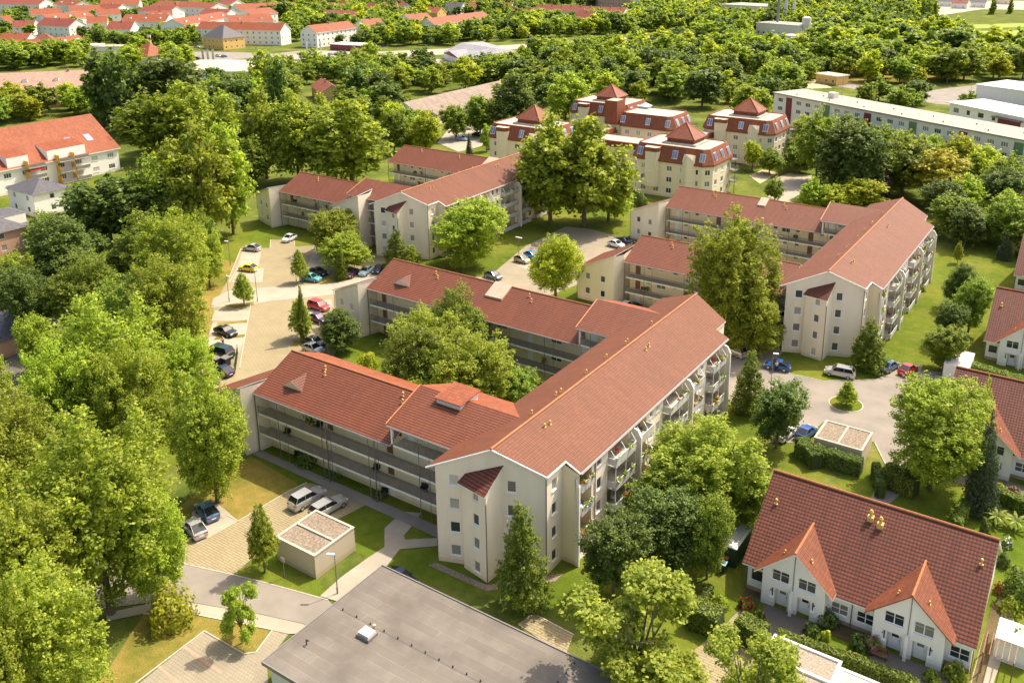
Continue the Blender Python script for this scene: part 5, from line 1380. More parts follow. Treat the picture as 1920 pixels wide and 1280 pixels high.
for i, (a, b, zr, ze, hw, nm, kw) in enumerate([
    ((378, 40.5), (534, 43.5), 13.5, 9.5, 6.5, 'white four-storey block with an orange roof behind the yellow villa', dict(rows=3, sp=4)),
    ((577, 48), (652, 39.5), 13.5, 9.5, 6.5, 'white block with orange roof and a bare gable, beside the car dealer', dict(rows=3, sp=4)),
    ((676, 36.5), (710, 34), 13, 9, 6.5, 'short orange-roofed block half hidden behind a tall dark tree', dict(rows=3, sp=5)),
    ((758, 27.5), (799, 24), 13, 9, 6.5, 'orange-roofed block just left of the long one at top centre', dict(rows=3, sp=5)),
    ((800, 35), (905, 21.5), 13, 9, 6.5, 'very long orange-roofed block at top centre', dict(rows=3, sp=4)),
    ((322, 36), (415, 22), 12.5, 8.5, 7, 'large orange roof with small dormers at upper left of the yellow villa', dict(rows=2, sp=5, dorm=4)),
    ((207, 40), (252, 40), 12, 7.5, 6, 'red-roofed house with a white gable among dark trees at upper left', dict(rows=2, sp=5, roofm='tile_far2')),
    ((84, 33.5), (144, 36), 12, 7.5, 6, 'red-roofed house with a white gable left of the big trees', dict(rows=2, sp=5, roofm='tile_far2')),
    ((78, 27.5), (160, 20.5), 12.5, 8.5, 7, 'wide orange roof with dormers at the upper left', dict(rows=2, sp=5, dorm=3)),
    ((28, 38.5), (66, 38), 10, 6, 6, 'dark red roofed small house with a cream gable at far left', dict(rows=2, sp=5, roofm='tile_far2')),
    ((6, 62), (58, 62), 10, 6, 6, 'bright orange roof at the left edge, upper one of two', dict(rows=1, sp=6)),
    ((22, 75), (72, 73), 9, 5, 6, 'bright orange roof at the left edge, lower one of two', dict(rows=1, sp=6)),
    ((82, 61), (98, 74), 10, 5.5, 6, 'steep orange gabled house at upper left', dict(rows=1, sp=6)),
    ((98, 71), (146, 66), 9, 5.5, 6, 'orange roof attached to the right of the steep gable at upper left', dict(rows=1, sp=6, dorm=2)),
    ((0, 30), (16, 29), 10, 6, 6, 'small orange roof touching the left edge near the top', dict(rows=1, sp=6)),
    ((608, 18.5), (680, 21.5), 11, 8, 7, 'dull red long roof near the top, left of centre', dict(rows=2, sp=6, roofm='tile_far2')),
    ((520, 4), (560, 4), 10, 6, 7, 'small red house group at the top edge, left of centre', dict(rows=1, sp=6)),
    ((575, 4), (628, 5), 11, 6, 8, 'red-roofed house at the top edge with a cream gable', dict(rows=2, sp=6)),
    ((720, 4), (745, 4), 11, 6, 7, 'house with a turquoise gable at the top edge', dict(rows=2, sp=6, wallm='slabwall')),
    ((755, 1), (765, 8), 12, 6, 7, 'orange-roofed house at the top edge right of the turquoise gable', dict(rows=2, sp=6)),
    ((800, 13), (828, 14), 10, 6, 7, 'orange-roofed house with a yellow gable at the top edge', dict(rows=2, sp=6, wallm='ochre')),
    ((880, 3), (910, 3), 12, 6, 8, 'dark red roofed house at the top edge, right of centre', dict(rows=2, sp=6, roofm='tile_far2')),
    ((960, 17), (1003, 17), 12.5, 8.5, 7, 'red-roofed block at the top, left part of the chimney row', dict(rows=2, sp=5, roofm='tile_far2', chim=2)),
    ((1010, 8.5), (1175, 14.5), 12.5, 8.5, 7, 'long dull red roof lined with tall chimneys at top right of centre', dict(rows=2, sp=5, roofm='tile_far2', chim=9)),
    ((1117, 22), (1085, 20), 12.5, 8.0, 7, 'red-roofed house with a white gable in front of the chimney row', dict(rows=2, sp=5, roofm='tile_far2', chim=1)),
    ((1250, -8), (1312, -2), 12, 8, 8, 'dull red roof at the top edge left of the cream hall', dict(rows=1, sp=6, roofm='tile_far2')),
    ((236, 27), (318, 27), 12.5, 8, 8, 'orange roof behind the red one with a white gable among the dark trees', dict(rows=2, sp=6, dorm=3)),
    ((425, 29), (505, 26), 12.5, 8, 8, 'orange roof between the big dormered roof and the tree group, upper left', dict(rows=2, sp=6, dorm=2)),
    ((128, 11), (185, 9), 12, 8, 8, 'orange roof near the top between two dull red ones', dict(rows=2, sp=6)),
    ((300, 1), (410, 6), 12, 8, 8, 'long orange roof near the top edge, above the dull red ones', dict(rows=2, sp=6)),
    ((440, 8), (515, 5), 12, 8, 8, 'orange roof near the top edge, left of the small red houses', dict(rows=2, sp=6)),
    ((163, 31), (200, 30), 12, 8, 7, 'short orange roof left of the white-gabled red one', dict(rows=2, sp=6)),
    ((690, 5), (715, 8), 11, 6, 7, 'orange-roofed house left of the turquoise gable', dict(rows=2, sp=6)),
    ((840, 4), (870, 5), 11, 6, 7, 'grey-roofed house at the top edge, right of the yellow gable', dict(rows=2, sp=6, roofm='slate')),
    ((640, 2), (668, 4), 11, 6, 7, 'small red-roofed house between the cream gable and the turquoise one', dict(rows=2, sp=6, roofm='tile_far2')),
    ((930, 4), (962, 5), 11, 6, 7, 'small orange-roofed house left of the chimney row', dict(rows=2, sp=6)),
    ((115, -1), (155, 2), 12, 8, 7, 'pale orange roof with a white dormer at the top left', dict(rows=2, sp=6, dorm=2)),
    ((192, 7), (230, 8), 12, 8, 7, 'dull red roof in the middle of the orange rows', dict(rows=2, sp=6, roofm='tile_far2')),
    ((272, 10.5), (330, 12.5), 12, 8, 7, 'dull red roof right of the tall tree in the orange rows', dict(rows=2, sp=6, roofm='tile_far2')),
    ((180, 17.5), (222, 16), 12, 8, 7, 'orange roof left of the tall tree in the orange rows', dict(rows=2, sp=6)),
    ((278, 21), (322, 20), 12, 8, 7, 'orange roof with dormers right of the tall tree in the orange rows', dict(rows=2, sp=6, dorm=3)),
    ((385, 16), (434, 17.5), 12, 8, 7, 'dull red roof behind the big orange one', dict(rows=2, sp=6, roofm='tile_far2')),
    ((455, 18), (505, 14), 12, 8, 7, 'orange roof right of the dull red one, near the top', dict(rows=2, sp=6)),
    ((0, -2), (86, -1), 12.5, 8.5, 8, 'long dull red roof at the very top left corner', dict(rows=2, sp=6, roofm='tile_far2', chim=2)),
    ((55, 17), (112, 15), 12, 8, 7, 'orange roof behind the white-roofed hall at top left', dict(rows=2, sp=6)),
    ((190, 0), (262, -1), 12, 8, 8, 'orange roof at the top edge above the tall tree', dict(rows=2, sp=6)),
    ((330, 3), (372, 2), 12, 8, 8, 'orange roof at the top edge right of the tall tree', dict(rows=2, sp=6)),
    ((418, -1), (445, 0), 12, 8, 8, 'red roof with a white gable at the top edge', dict(rows=2, sp=6, roofm='tile_far2'))]):
    gh_px('apartment_house' if hw >= 6.5 else 'house', a, b, zr, ze, hw * (1.25 if b[0] < 520 and ze < 9 else 1), nm, wallm=kw.pop('wallm', 'white'), group=G1, **kw)
hp = at(268, 122); hip_house('hip_roofed_house', hp[0] - 9, hp[0] + 8, hp[1] - 2, hp[1] + 12, 5.0, 11, 'bright orange hipped roof between the tall trees at left', 'white', 'tile_far', rows=1, sp=4)
flat_px('white_hall', 30, 24, 34, 20, 4.5, 'white-roofed hall at the top left', ang=35)
flat_px('cream_hall', 1390, 28, 46, 34, 8, 'cream hall with a pale flat roof at the top', ang=-12, wallm='cream', roofm='slabroof')
flat_px('office_tower', 1140, 16, 70, 16, 16, 'brown and white office building at the top edge', ang=-20, wallm='pinkwall', roofm='slabroof', rows=4, cat='office block')
flat_px('office_tower', 1195, 22, 12, 12, 24, 'narrow white tower right of the brown office building', ang=-20, wallm='white', roofm='slabroof', rows=6, ww=1, wsp=3, cat='office block')
plant = flat_px('heating_plant', 1455, 68, 34, 20, 8, 'white flat-roofed heating plant with tall chimneys', ang=-15, wallm='slabwall', roofm='slabroof', rows=1, cat='power plant')
flat_px('plant_annex', 1484, 84, 20, 14, 5, 'low annex in front of the heating plant', ang=-15, wallm='slabwall', roofm='slabroof', rows=1)
for i, (x, yb, r_, hh, c) in enumerate(((1456, 64, 1.0, 45, 'metal'), (1471, 48, 1.3, 50, 'slabwall'), (1486, 48, 1.0, 50, 'slabwall'))):
    p = at(x, yb); o = thing('tall_chimney', (p[0], p[1], 0), ('dark', 'broad white', 'thin white')[i] + ' tall chimney rising past the top edge at the heating plant', 'chimney', 'chimneys of the heating plant')
    mb = MB(o.location); mb.bar((p[0], p[1], 0), (p[0], p[1], hh), r_, 0, 12, r_ * .85); mb.build('shaft', M[c], o)
    mb = MB(o.location)
    for z in (12, 24, 36): mb.bar((p[0], p[1], z), (p[0], p[1], z + .4), r_ * 1.25, 0, 12)
    mb.build('platform_ring', M['metal'], o)
p = at(1510, 70); o = thing('storage_silo', (p[0], p[1], 0), 'grey upright storage silo right of the heating plant', 'silo'); mb = MB(o.location); mb.bar((p[0], p[1], 0), (p[0], p[1], 13), 3.0, 0, 18); mb.bar((p[0], p[1], 13), (p[0], p[1], 14), 3.0, 0, 18, 1.2); mb.build('tank', M['slabwall'], o, smooth=False)
flat_px('brick_hut', 1548, 158, 12, 8, 4, 'small flat beige hut among the trees behind the slab block', ang=-25, wallm='ochre', roofm='flatroof', rows=1)
# office at the right
A = at(1782, 192, 7.5); B = at(1920, 220, 7.5)
o = thing('office_building', (A[0], A[1], 0), 'white office building with a flat roof and red recess behind the slab block', 'office block'); U, l = unit(A, B); l *= 1.4; V = (-U[1], U[0])
w_ = MB(o.location); h = wins_on(o, A, U, [(3 + 5.5 * i, 4.2 if i not in (3, 4, 5) else 4.2, 1.6 if i % 2 else 2.6, 1.8) for i in range(int(l / 5.5)) if i not in (4, 5)], sub=False, pane='g')
wall(w_, A, U, l, 0, 7.2, h); e = [(A[0] + U[0] * l, A[1] + U[1] * l), (A[0] + U[0] * l + V[0] * 16, A[1] + U[1] * l + V[1] * 16), (A[0] + V[0] * 16, A[1] + V[1] * 16), A[:2]]
for q, r_ in zip(e, e[1:]): w_.poly([(*q[:2], 0), (*r_[:2], 0), (*r_[:2], 7.2), (*q[:2], 7.2)])
w_.build('wall', M['white'], o)
mb = MB(o.location); mb.obox((A[0] + U[0] * l / 2 + V[0] * 8, A[1] + U[1] * l / 2 + V[1] * 8), atan2(U[1], U[0]), l + 2, 18, 7.21, 7.6); mb.build('roof', M['whiteroof'], o)
c = (A[0] + U[0] * 26 - V[0] * .1, A[1] + U[1] * 26 - V[1] * .1); mb = MB(o.location); mb.obox(c, atan2(U[1], U[0]), 9, .3, 2, 5.6); mb.build('red_recess', M['red'], o)
mb = MB(o.location); mb.obox((c[0] - V[0], c[1] - V[1]), atan2(U[1], U[0]), 12, 2.2, 5.9, 6.05); mb.build('canopy', M['slate'], o); excl([p[:2] for p in e])
flat_px('white_hall', 1915, 200, 40, 22, 6, 'white-roofed hall cut by the right edge behind the office building', ang=-24)
for i, (x, y, wl) in enumerate(((1775, 12, 'white'), (1800, 16, 'white'), (1835, 14, 'white'), (1880, 8, 'cream'))):
    p = at(x, y); gable_house('distant_house', (p[0] - 7, p[1]), (p[0] + 7, p[1]), 6, 5, 9, ('leftmost', 'second', 'third', 'rightmost')[i] + ' of the small houses beyond the field at top right', 'house', wl, 'tile_far2' if i % 2 else 'slate', 1, 5, group='small houses beyond the field')

# ------------------------------------------------------------------ ground
GR = []
def build_ground():
    GR.sort(key=lambda g: g[0])
    for i, (z, name, q, mat) in enumerate(GR):
        q = [(p[0], p[1], .004 + .0012 * i) for p in q]
        if sum(q[k - 1][0] * q[k][1] - q[k][0] * q[k - 1][1] for k in range(len(q))) < 0: q.reverse()
        mb = MB(); mb.poly(q); mb.build(name, M[mat])['kind'] = 'structure'
def ground(name, pts, mat, z, world=False, label=None):
    q = [(p[0], p[1], z) for p in pts] if world else [(*at(*p)[:2], z) for p in pts]
    GR.append((z, name, q, mat)); return q
    a = sum(q[i - 1][0] * q[i][1] - q[i][0] * q[i - 1][1] for i in range(len(q)))
    if a < 0: q.reverse()
    mb = MB(); mb.poly(q); o = mb.build(name, M[mat]); o['kind'] = 'structure'
    return q
mb = MB(); mb.poly([(-2600, -300, 0), (1500, -300, 0), (1500, 3200, 0), (-2600, 3200, 0)]); mb.build('ground', M['ground'])['kind'] = 'structure'
z1, z2, z3, z4 = .008, .016, .024, .032
W = True
# lawns
ground('lawn', [(-104, 58), (-54, 58), (-40, 62), (-24, 64), (-24, 71), (-38, 84), (-104, 66)], 'lawn', z1, W)
ground('lawn', [(-100, 66), (-54, 66), (-54, 140), (-70, 140), (-101, 122)], 'lawn', .004, W)
ground('lawn', [(-41, 69), (-24, 69), (-24, 100), (-28, 120), (-41, 112)], 'lawnfresh', .004, W)
ground('lawn', [(-29, 131), (-8, 118), (-8, 200), (-29, 200)], 'lawnfresh', z1, W)
ground('lawn', [(-43, 121), (-26, 125), (-26, 140), (-43, 136)], 'lawn', z1, W)
ground('lawn', [(-165, 112), (-116, 110), (-108, 120), (-108, 186), (-170, 186)], 'lawn', z1, W)
ground('lawn', [(-112, 108), (-84, 120), (-76, 128), (-76, 215), (-114, 215)], 'lawnfresh', .012, W)
ground('lawn', [(-27, 57), (0, 57), (0, 120), (-22, 102)], 'lawn', z1, W)
ground('lawn', [(-4, 70), (18, 70), (18, 125), (-4, 125)], 'lawnfresh', .004, W)
ground('lawn', [(330, 640), (470, 640), (470, 440), (330, 440)], 'dry', .002)
ground('lawn', [(-240, 100), (-200, 100), (-200, 150), (-240, 165)], 'lawnfresh', z1, W)
ground('lawn', [(0, 440), (80, 445), (110, 465), (60, 480), (0, 490)], 'lawnfresh', z1)
ground('bare_ground', [(0, 492), (40, 480), (65, 490), (50, 515), (0, 525)], 'sand', z1)
ground('lawn', [(930, 245), (870, 300), (940, 300), (960, 262)], 'lawnfresh', z2)
ground('dry_grass', [(320, 960), (470, 855), (560, 908), (447, 977), (360, 1010)], 'dry', z2)
ground('dry_grass', [(180, 1290), (270, 1150), (356, 1151), (440, 1155), (507, 1181), (480, 1222), (457, 1226), (383, 1183), (240, 1290)], 'dry', z2)
ground('dry_grass', [(440, 1078), (540, 1020), (600, 1090), (615, 1122), (540, 1110), (487, 1090)], 'lawn', z3)
ground('field', [(1440, 135), (1600, 160), (1790, 150), (1830, 140), (1700, 128), (1500, 128)], 'dry', z1)
ground('field', [(1680, 75), (1800, 60), (2060, 50), (2060, 120), (1900, 130), (1720, 95)], 'field', z1)
ground('field', [(1640, 70), (1640, 62), (1760, 48), (2060, 40), (2060, 47), (1760, 56)], 'field', z2)
ground('field', [(1230, 86), (1300, 74), (1290, 95), (1255, 98)], 'lawnfresh', z1)
ground('bare_ground', [(1465, 150), (1530, 150), (1560, 165), (1480, 168)], 'sand', z2)
# paving
ground('road', [(100, 1085), (180, 1040), (280, 1055), (321, 1052), (437, 1078), (487, 1090), (615, 1125), (640, 1150), (600, 1185), (568, 1169), (477, 1149), (356, 1129), (289, 1129), (200, 1140), (100, 1150)], 'asphalt', z4)
ground('pavement', [(200, 1150), (289, 1130), (356, 1130), (477, 1150), (568, 1170), (600, 1186), (541, 1189), (507, 1181), (356, 1150), (269, 1151), (200, 1165)], 'asphalt2', .04)
ground('parking_paving', [(300, 1060), (321, 1052), (437, 1078), (527, 1001), (600, 990), (690, 945), (620, 915), (575, 905), (541, 921), (447, 977), (425, 966), (350, 1010)], 'paver', z3)
ground('parking_paving', [(356, 1000), (360, 960), (410, 945), (447, 977), (370, 1020)], 'asphalt2', .03)
ground('parking_paving', [(200, 1330), (383, 1183), (457, 1226), (480, 1223), (511, 1181), (541, 1189), (500, 1240), (507, 1330)], 'paver2', z3)
for a, b in (((345, 1212), (415, 1262)), ((298, 1250), (345, 1290))):
    pa, pb_ = at(*a), at(*b); U, l = unit(pa, pb_); n = (-U[1] * .14, U[0] * .14)
    ground('parking_line', [(pa[0] + n[0], pa[1] + n[1]), (pb_[0] + n[0], pb_[1] + n[1]), (pb_[0] - n[0], pb_[1] - n[1]), (pa[0] - n[0], pa[1] - n[1])], 'redpaver', z3 + .006, W)
ground('footpath', [(600, 1118), (640, 1082), (690, 1046), (721, 1026), (721, 991), (735, 978), (759, 960), (790, 962), (770, 990), (757, 1005), (760, 1012), (820, 1009), (820, 1024), (750, 1030), (725, 1062), (640, 1130)], 'asphalt2', .04)
ground('footpath', [(-87, 66.1), (-53.5, 66.1), (-53.5, 64.4), (-87, 64.9)], 'asphalt', .04, W)
ground('footpath', [(-53.6, 61.2), (-47, 61.3), (-41.5, 67), (-41.5, 65.5), (-46.6, 60.5), (-54, 60.4)], 'gravel', .03, W)
# car park at left
ground('car_park', [(452, 466), (506, 466), (507.5, 450), (552, 450), (552, 463), (592, 461), (650, 470), (720, 478), (760, 505), (700, 530), (642, 533), (630, 560), (640, 610), (630, 660), (600, 720), (437, 730), (360, 730), (400, 600), (400, 575), (430, 520)], 'paver', z3)
ground('road', [(395, 577), (400, 560), (430, 545), (480, 540), (570, 536), (642, 529), (690, 515), (800, 520), (930, 520), (920, 540), (800, 545), (640, 552), (552, 560), (500, 566), (470, 572)], 'asphalt2', z4)
for pts in ([(403, 582), (468, 582), (465, 602), (396, 602)], [(398, 606), (465, 606), (460, 628), (392, 628)], [(392, 632), (459, 632), (450, 660), (385, 660)], [(455, 470), (490, 470), (485, 500), (445, 500)], [(445, 503), (495, 503), (492, 530), (435, 530)], [(590, 465), (640, 466), (625, 500), (575, 500)], [(575, 565), (622, 562), (622, 600), (570, 605)]):
    ground('parking_bay', pts, 'asphalt2', z3 + .006)
for pts in ([(420, 573), (476, 566), (476, 572), (440, 578)], [(409, 606), (464, 600), (464, 604), (405, 611)], [(405, 633), (460, 627), (460, 632), (400, 638)], [(552, 640), (615, 632), (615, 643), (545, 650)], [(590, 525), (640, 517), (640, 528), (600, 533)]):
    ground('planting_strip', pts, 'dry', z4 + .006)
# courtyard drive
ground('driveway', [(915, 520), (985, 462), (1060, 425), (1110, 430), (1185, 452), (1185, 470), (1130, 500), (1080, 535), (1010, 562)], 'paver2', z3)
ground('driveway', [(965, 498), (985, 505), (1030, 512), (1080, 500), (1030, 480)], 'asphalt2', z4)
# turning area
ground('road', [(1355, 740), (1366, 650), (1430, 615), (1500, 560), (1530, 565), (1475, 655), (1440, 690), (1500, 705), (1545, 715), (1640, 712), (1690, 690), (1790, 700), (1790, 735), (1740, 790), (1710, 840), (1690, 925), (1650, 960), (1630, 940), (1660, 870), (1640, 830), (1545, 790), (1500, 830), (1440, 830), (1500, 790), (1440, 740), (1380, 765)], 'asphalt', z3)
c = at(1586, 758); 
for r_, m_, z in ((2.35, 'kerb', .11), (2.2, 'lawn', .125)):
    mb = MB(); mb.bar((c[0], c[1], 0), (c[0], c[1], z), r_, 0, 28); mb.build('traffic_island' if m_ == 'kerb' else 'island_grass', M[m_])['kind'] = 'structure'
ground('parking_bay', [(1643, 705), (1665, 683), (1730, 685), (1722, 712)], 'paver2', z4)
ground('driveway', [(1300, 1220), (1350, 1180), (1400, 1130), (1440, 1150), (1400, 1290), (1320, 1290)], 'paver', z3)
ground('driveway', [(1000, 1150), (1075, 1190), (1060, 1230), (970, 1170)], 'paver', z3)
ground('garden_paving', [(-22.5, 69.5), (-17.3, 69.5), (-17.3, 73.9), (-22.5, 73.9)], 'paverdark', z4, W)
ground('garden_paving', [(-12.0, 67.6), (-5.5, 67.6), (-5.5, 73.9), (-12.0, 73.9)], 'paverdark', z4, W)
ground('garden_paving', [(-10.9, 106.2), (-2, 106.2), (-2, 110.0), (-10.9, 110.0)], 'paverdark', z4, W)
ground('garden_path', [(-3.9, 72), (-2.4, 72), (-1.6, 84), (-2.8, 90), (-3.8, 84)], 'asphalt2', z4, W)
ground('garden_bed', [(-24.8, 72.8), (-23.0, 73.0), (-23.0, 75.1), (-24.8, 75.1)], 'soil', z4, W)
ground('garden_bed', [(-16.8, 73.2), (-12.5, 73.2), (-12.5, 75.1), (-16.8, 75.1)], 'soil', z4, W)
ground('garden_bed', [(-3.8, 74), (-3.0, 74), (-2.8, 86), (-3.8, 86)], 'soil', .04, W)
# roads further away
ground('road', [(470, 112), (600, 96), (720, 97), (830, 92), (1000, 82), (1400, 56), (1400, 63), (1010, 90), (970, 92), (900, 100), (800, 104), (700, 112), (590, 118), (470, 122)], 'asphalt2', z2)
ground('verge', [(1000, 85.3), (1400, 58.7), (1400, 60.3), (1000, 87)], 'lawn', z3)
ground('car_park', [(775, 108), (835, 112), (900, 120), (880, 130), (845, 150), (790, 142), (800, 125), (760, 115)], 'asphalt2', z3)
ground('car_park', [(480, 104), (560, 96), (700, 92), (700, 108), (600, 125), (540, 122)], 'asphalt', z1)
ground('car_park', [(355, 97), (470, 99), (490, 108), (380, 116)], 'asphalt', z1)
ground('car_park', [(820, 268), (850, 232), (905, 238), (925, 262), (900, 275), (860, 285)], 'asphalt2', z3)
ground('road', [(1690, 178), (1780, 165), (1920, 150), (2000, 150), (2000, 195), (1860, 200), (1760, 196), (1560, 160), (1570, 150)], 'asphalt', z2)
ground('road', [(1700, 12), (1840, 2), (2040, 2), (2040, 20), (1840, 18), (1760, 30), (1700, 22)], 'asphalt2', z2)
ground('driveway', [(1440, 370), (1450, 335), (1480, 325), (1530, 330), (1520, 355), (1480, 375), (1500, 390)], 'asphalt2', z2)
ground('terrace', [(1405, 330), (1430, 318), (1460, 325), (1425, 345)], 'sand', z3)
ground('car_park', [(25, 660), (75, 655), (120, 690), (60, 745), (0, 740), (0, 690)], 'paverdark', z2)
build_ground()
# kerbs
def kerb(pts, w_=.12, h_=.1, m='kerb'):
    mb = MB(); q = [at(*p) for p in pts]
    for a, b in zip(q, q[1:]):
        U, l = unit(a, b); mb.obox(((a[0] + b[0]) / 2, (a[1] + b[1]) / 2), atan2(U[1], U[0]), l, w_, 0, h_)
    mb.build('kerb', M[m])['kind'] = 'structure'
kerb([(437, 1078), (487, 1090), (615, 1125)]); kerb([(240, 1292), (383, 1183), (457, 1226), (480, 1223), (511, 1181), (356, 1150), (269, 1151)])
kerb([(321, 1052), (437, 1078)]); kerb([(447, 977), (541, 921), (575, 905)]); kerb([(452, 466), (506, 466), (507.5, 450), (552, 450), (552, 463), (592, 461)])
kerb([(430, 520), (452, 466)]); kerb([(1440, 690), (1500, 705), (1545, 715), (1640, 712)]); kerb([(1075, 1190), (1000, 1150)]); kerb([(425, 966), (447, 977)])
kerb([(447, 500), (430, 530)]); kerb([(449, 690), (470, 572)]); kerb([(1660, 870), (1640, 830)])

# ------------------------------------------------------------------ cars
CARM = {}
def car_meshes(style):
    """front towards +x; returns list of (name, mesh, parent index or None)"""
    if style in CARM: return CARM[style]
    Lc, Wc, Hc, hood, ws, rs, tail = {
        'hatch': (3.9, 1.66, 1.46, .88, 1.05, 2.95, 3.75), 'small': (3.55, 1.6, 1.50, .90, .85, 2.75, 3.45),
        'sedan': (4.5, 1.74, 1.42, .88, 1.35, 3.0, 3.75), 'wagon': (4.6, 1.76, 1.50, .90, 1.35, 3.9, 4.45),
        'mpv': (4.45, 1.78, 1.66, .98, 1.0, 3.8, 4.3), 'suv': (4.5, 1.84, 1.68, 1.02, 1.25, 3.7, 4.3),
        'van': (5.1, 1.92, 1.95, 1.15, .95, 4.5, 4.95)}[style]
    hw = Wc / 2
    bel = hood + .06
    # stations along the length (from the front): x, shoulder height, half width
    st = [(0, .50, .60), (.04, .62, .78), (.25, hood - .14, .93), (ws * .55, hood - .03, .98), (ws, hood + .01, 1.0), (Lc * .5, bel, 1.0), (rs, bel + .02, 1.0), (tail, bel - (.0 if style != 'sedan' else .02), .97), (Lc - .05, bel - (.12 if style != 'sedan' else .08), .90), (Lc, .62, .80)]
    mb = MB(); prev = None
    X = lambda x: Lc / 2 - x
    for (x, zs, k) in st:
        y = hw * k
        sec = [(X(x), -y * .90, .22), (X(x), -y, .40), (X(x), -y, zs * .78), (X(x), -y * .93, zs), (X(x), 0, zs + .03), (X(x), y * .93, zs), (X(x), y, zs * .78), (X(x), y, .40), (X(x), y * .90, .22)]
        if prev:
            for i in range(8): mb.poly([prev[i], prev[i + 1], sec[i + 1], sec[i]])
            mb.poly([prev[8], prev[0], sec[0], sec[8]])
        else: mb.poly(list(reversed(sec)))
        prev = sec
    mb.poly(prev)
    # roof panel and pillars
    r0, r1 = ws + .72, (rs - .25 if style != 'sedan' else rs - .05)
    if style in ('mpv', 'van', 'wagon', 'suv'): r1 = tail - .35
    e0 = ws; e1 = (tail + .05 if style != 'sedan' else tail)
    ty = hw * .74; by = hw * .92
    rp = [(X(r0), -ty, Hc - .03), (X(r0), ty, Hc - .03), (X((r0 + r1) / 2), ty, Hc), (X(r1), ty * .96, Hc - .04), (X(r1), -ty * .96, Hc - .04), (X((r0 + r1) / 2), -ty, Hc)]
    mb.poly([rp[0], rp[5], rp[2], rp[1]]); mb.poly([rp[5], rp[4], rp[3], rp[2]])
    for sgn in (-1, 1):
        for (xa, xb) in ((r0, e0), (r1, e1)):
            mb.bar((X(xa), sgn * ty, Hc - .03), (X(xb), sgn * by * .98, bel - .02), .035)
        xm = (r0 + r1) / 2; mb.bar((X(xm), sgn * ty, Hc - .02), (X(xm + .08), sgn * by, bel), .03)
        mb.bar((X(r0), sgn * ty, Hc - .03), (X(r1), sgn * ty * .97, Hc - .04), .035)
        mb.obox((X(ws + .25), sgn * (hw + .05)), 0, .16, .14, bel + .0, bel + .14)
    o = mb.build('body', PAINT['silver'], smooth=False); body = o.data; bpy.data.objects.remove(o)
    g = MB()
    A = [(X(r0 - .02), s * ty * .97, Hc - .05) for s in (-1, 1)]; B = [(X(e0 + .03), s * by * .95, bel - .03) for s in (-1, 1)]
    C = [(X(r1), s * ty * .94, Hc - .06) for s in (-1, 1)]; D = [(X(e1 - .03), s * by * .95, bel - .03) for s in (-1, 1)]
    g.poly([B[0], A[0], A[1], B[1]]); g.poly([C[0], D[0], D[1], C[1]])
    g.poly([B[0], D[0], C[0], A[0]]); g.poly([B[1], A[1], C[1], D[1]])
    o = g.build('windows', M['glasscar']); gl = o.data; bpy.data.objects.remove(o)
    parts = [('body', body, None), ('windows', gl, None)]
    t = MB(); t.bar((0, -.1, 0), (0, .1, 0), .31, 0, 18); o = t.build('tyre', M['rubber']); ty_ = o.data; bpy.data.objects.remove(o)
    t = MB(); t.bar((0, -.105, 0), (0, .105, 0), .20, 0, 10); o = t.build('rim', M['rim']); rm = o.data; bpy.data.objects.remove(o)
    wb0, wb1 = Lc * .185, Lc * .80
    CARM[style] = (parts, ty_, rm, [(X(wb0), -hw + .08), (X(wb0), hw - .08), (X(wb1), -hw + .08), (X(wb1), hw - .08)], X, hw, Lc, hood, bel)
    def lm(nm, mat, sx):
        q = MB(); q.box(-.04, .04, -.19, .19, -.08, .08); o = q.build(nm, M[mat]); d = o.data; bpy.data.objects.remove(o); return d
    CARM[style] += (lm('headlight', 'lampclear', 1), lm('taillight', 'lampred', -1))
    q = MB(); q.box(-.01, .01, -.26, .26, -.055, .055); o = q.build('number_plate', M['frame']); CARM[style] += (o.data,); bpy.data.objects.remove(o)
    return CARM[style]
def car(style, colour, rear, front, label, group='parked cars', world=False, small=False, name='parked_car'):
    a = rear if world else at(*rear); b = front if world else at(*front)
    ang = atan2(b[1] - a[1], b[0] - a[0]); c = ((a[0] + b[0]) / 2, (a[1] + b[1]) / 2)
    parts, ty_, rm, wh, X, hw, Lc, hood, bel, hl, tl, npl = car_meshes(style)
    r = thing(name, (c[0], c[1], .075), label, 'car', group, ang)
    for nm, me, _ in parts:
        o = bpy.data.objects.new(nm, me); COL.objects.link(o); o.parent = r
        if nm == 'body': o.material_slots[0].link = 'OBJECT'; o.material_slots[0].material = PAINT[colour]
    for x, y in wh:
        o = bpy.data.objects.new('wheel', ty_); COL.objects.link(o); o.parent = r; o.location = (x, y, .31)
        if not small:
            q = bpy.data.objects.new('rim', rm); COL.objects.link(q); q.parent = o
    for nm, me, x, z in (('headlight', hl, X(.07), hood - .26), ('taillight', tl, X(Lc - .05), bel - .22)):
        for s in (-1, 1):
            o = bpy.data.objects.new(nm, me); COL.objects.link(o); o.parent = r; o.location = (x, s * hw * .62, z)
    if not small:
        o = bpy.data.objects.new('number_plate', npl); COL.objects.link(o); o.parent = r; o.location = (X(Lc) - .01, 0, .52)
    excl([(c[0] - 3, c[1] - 3), (c[0] + 3, c[1] - 3), (c[0] + 3, c[1] + 3), (c[0] - 3, c[1] + 3)])
    return r
def carc(style, colour, pc, ang, label, **kw):
    p = at(*pc); a = radians(ang); return car(style, colour, (p[0] - cos(a), p[1] - sin(a)), (p[0] + cos(a), p[1] + sin(a)), label, world=True, **kw)
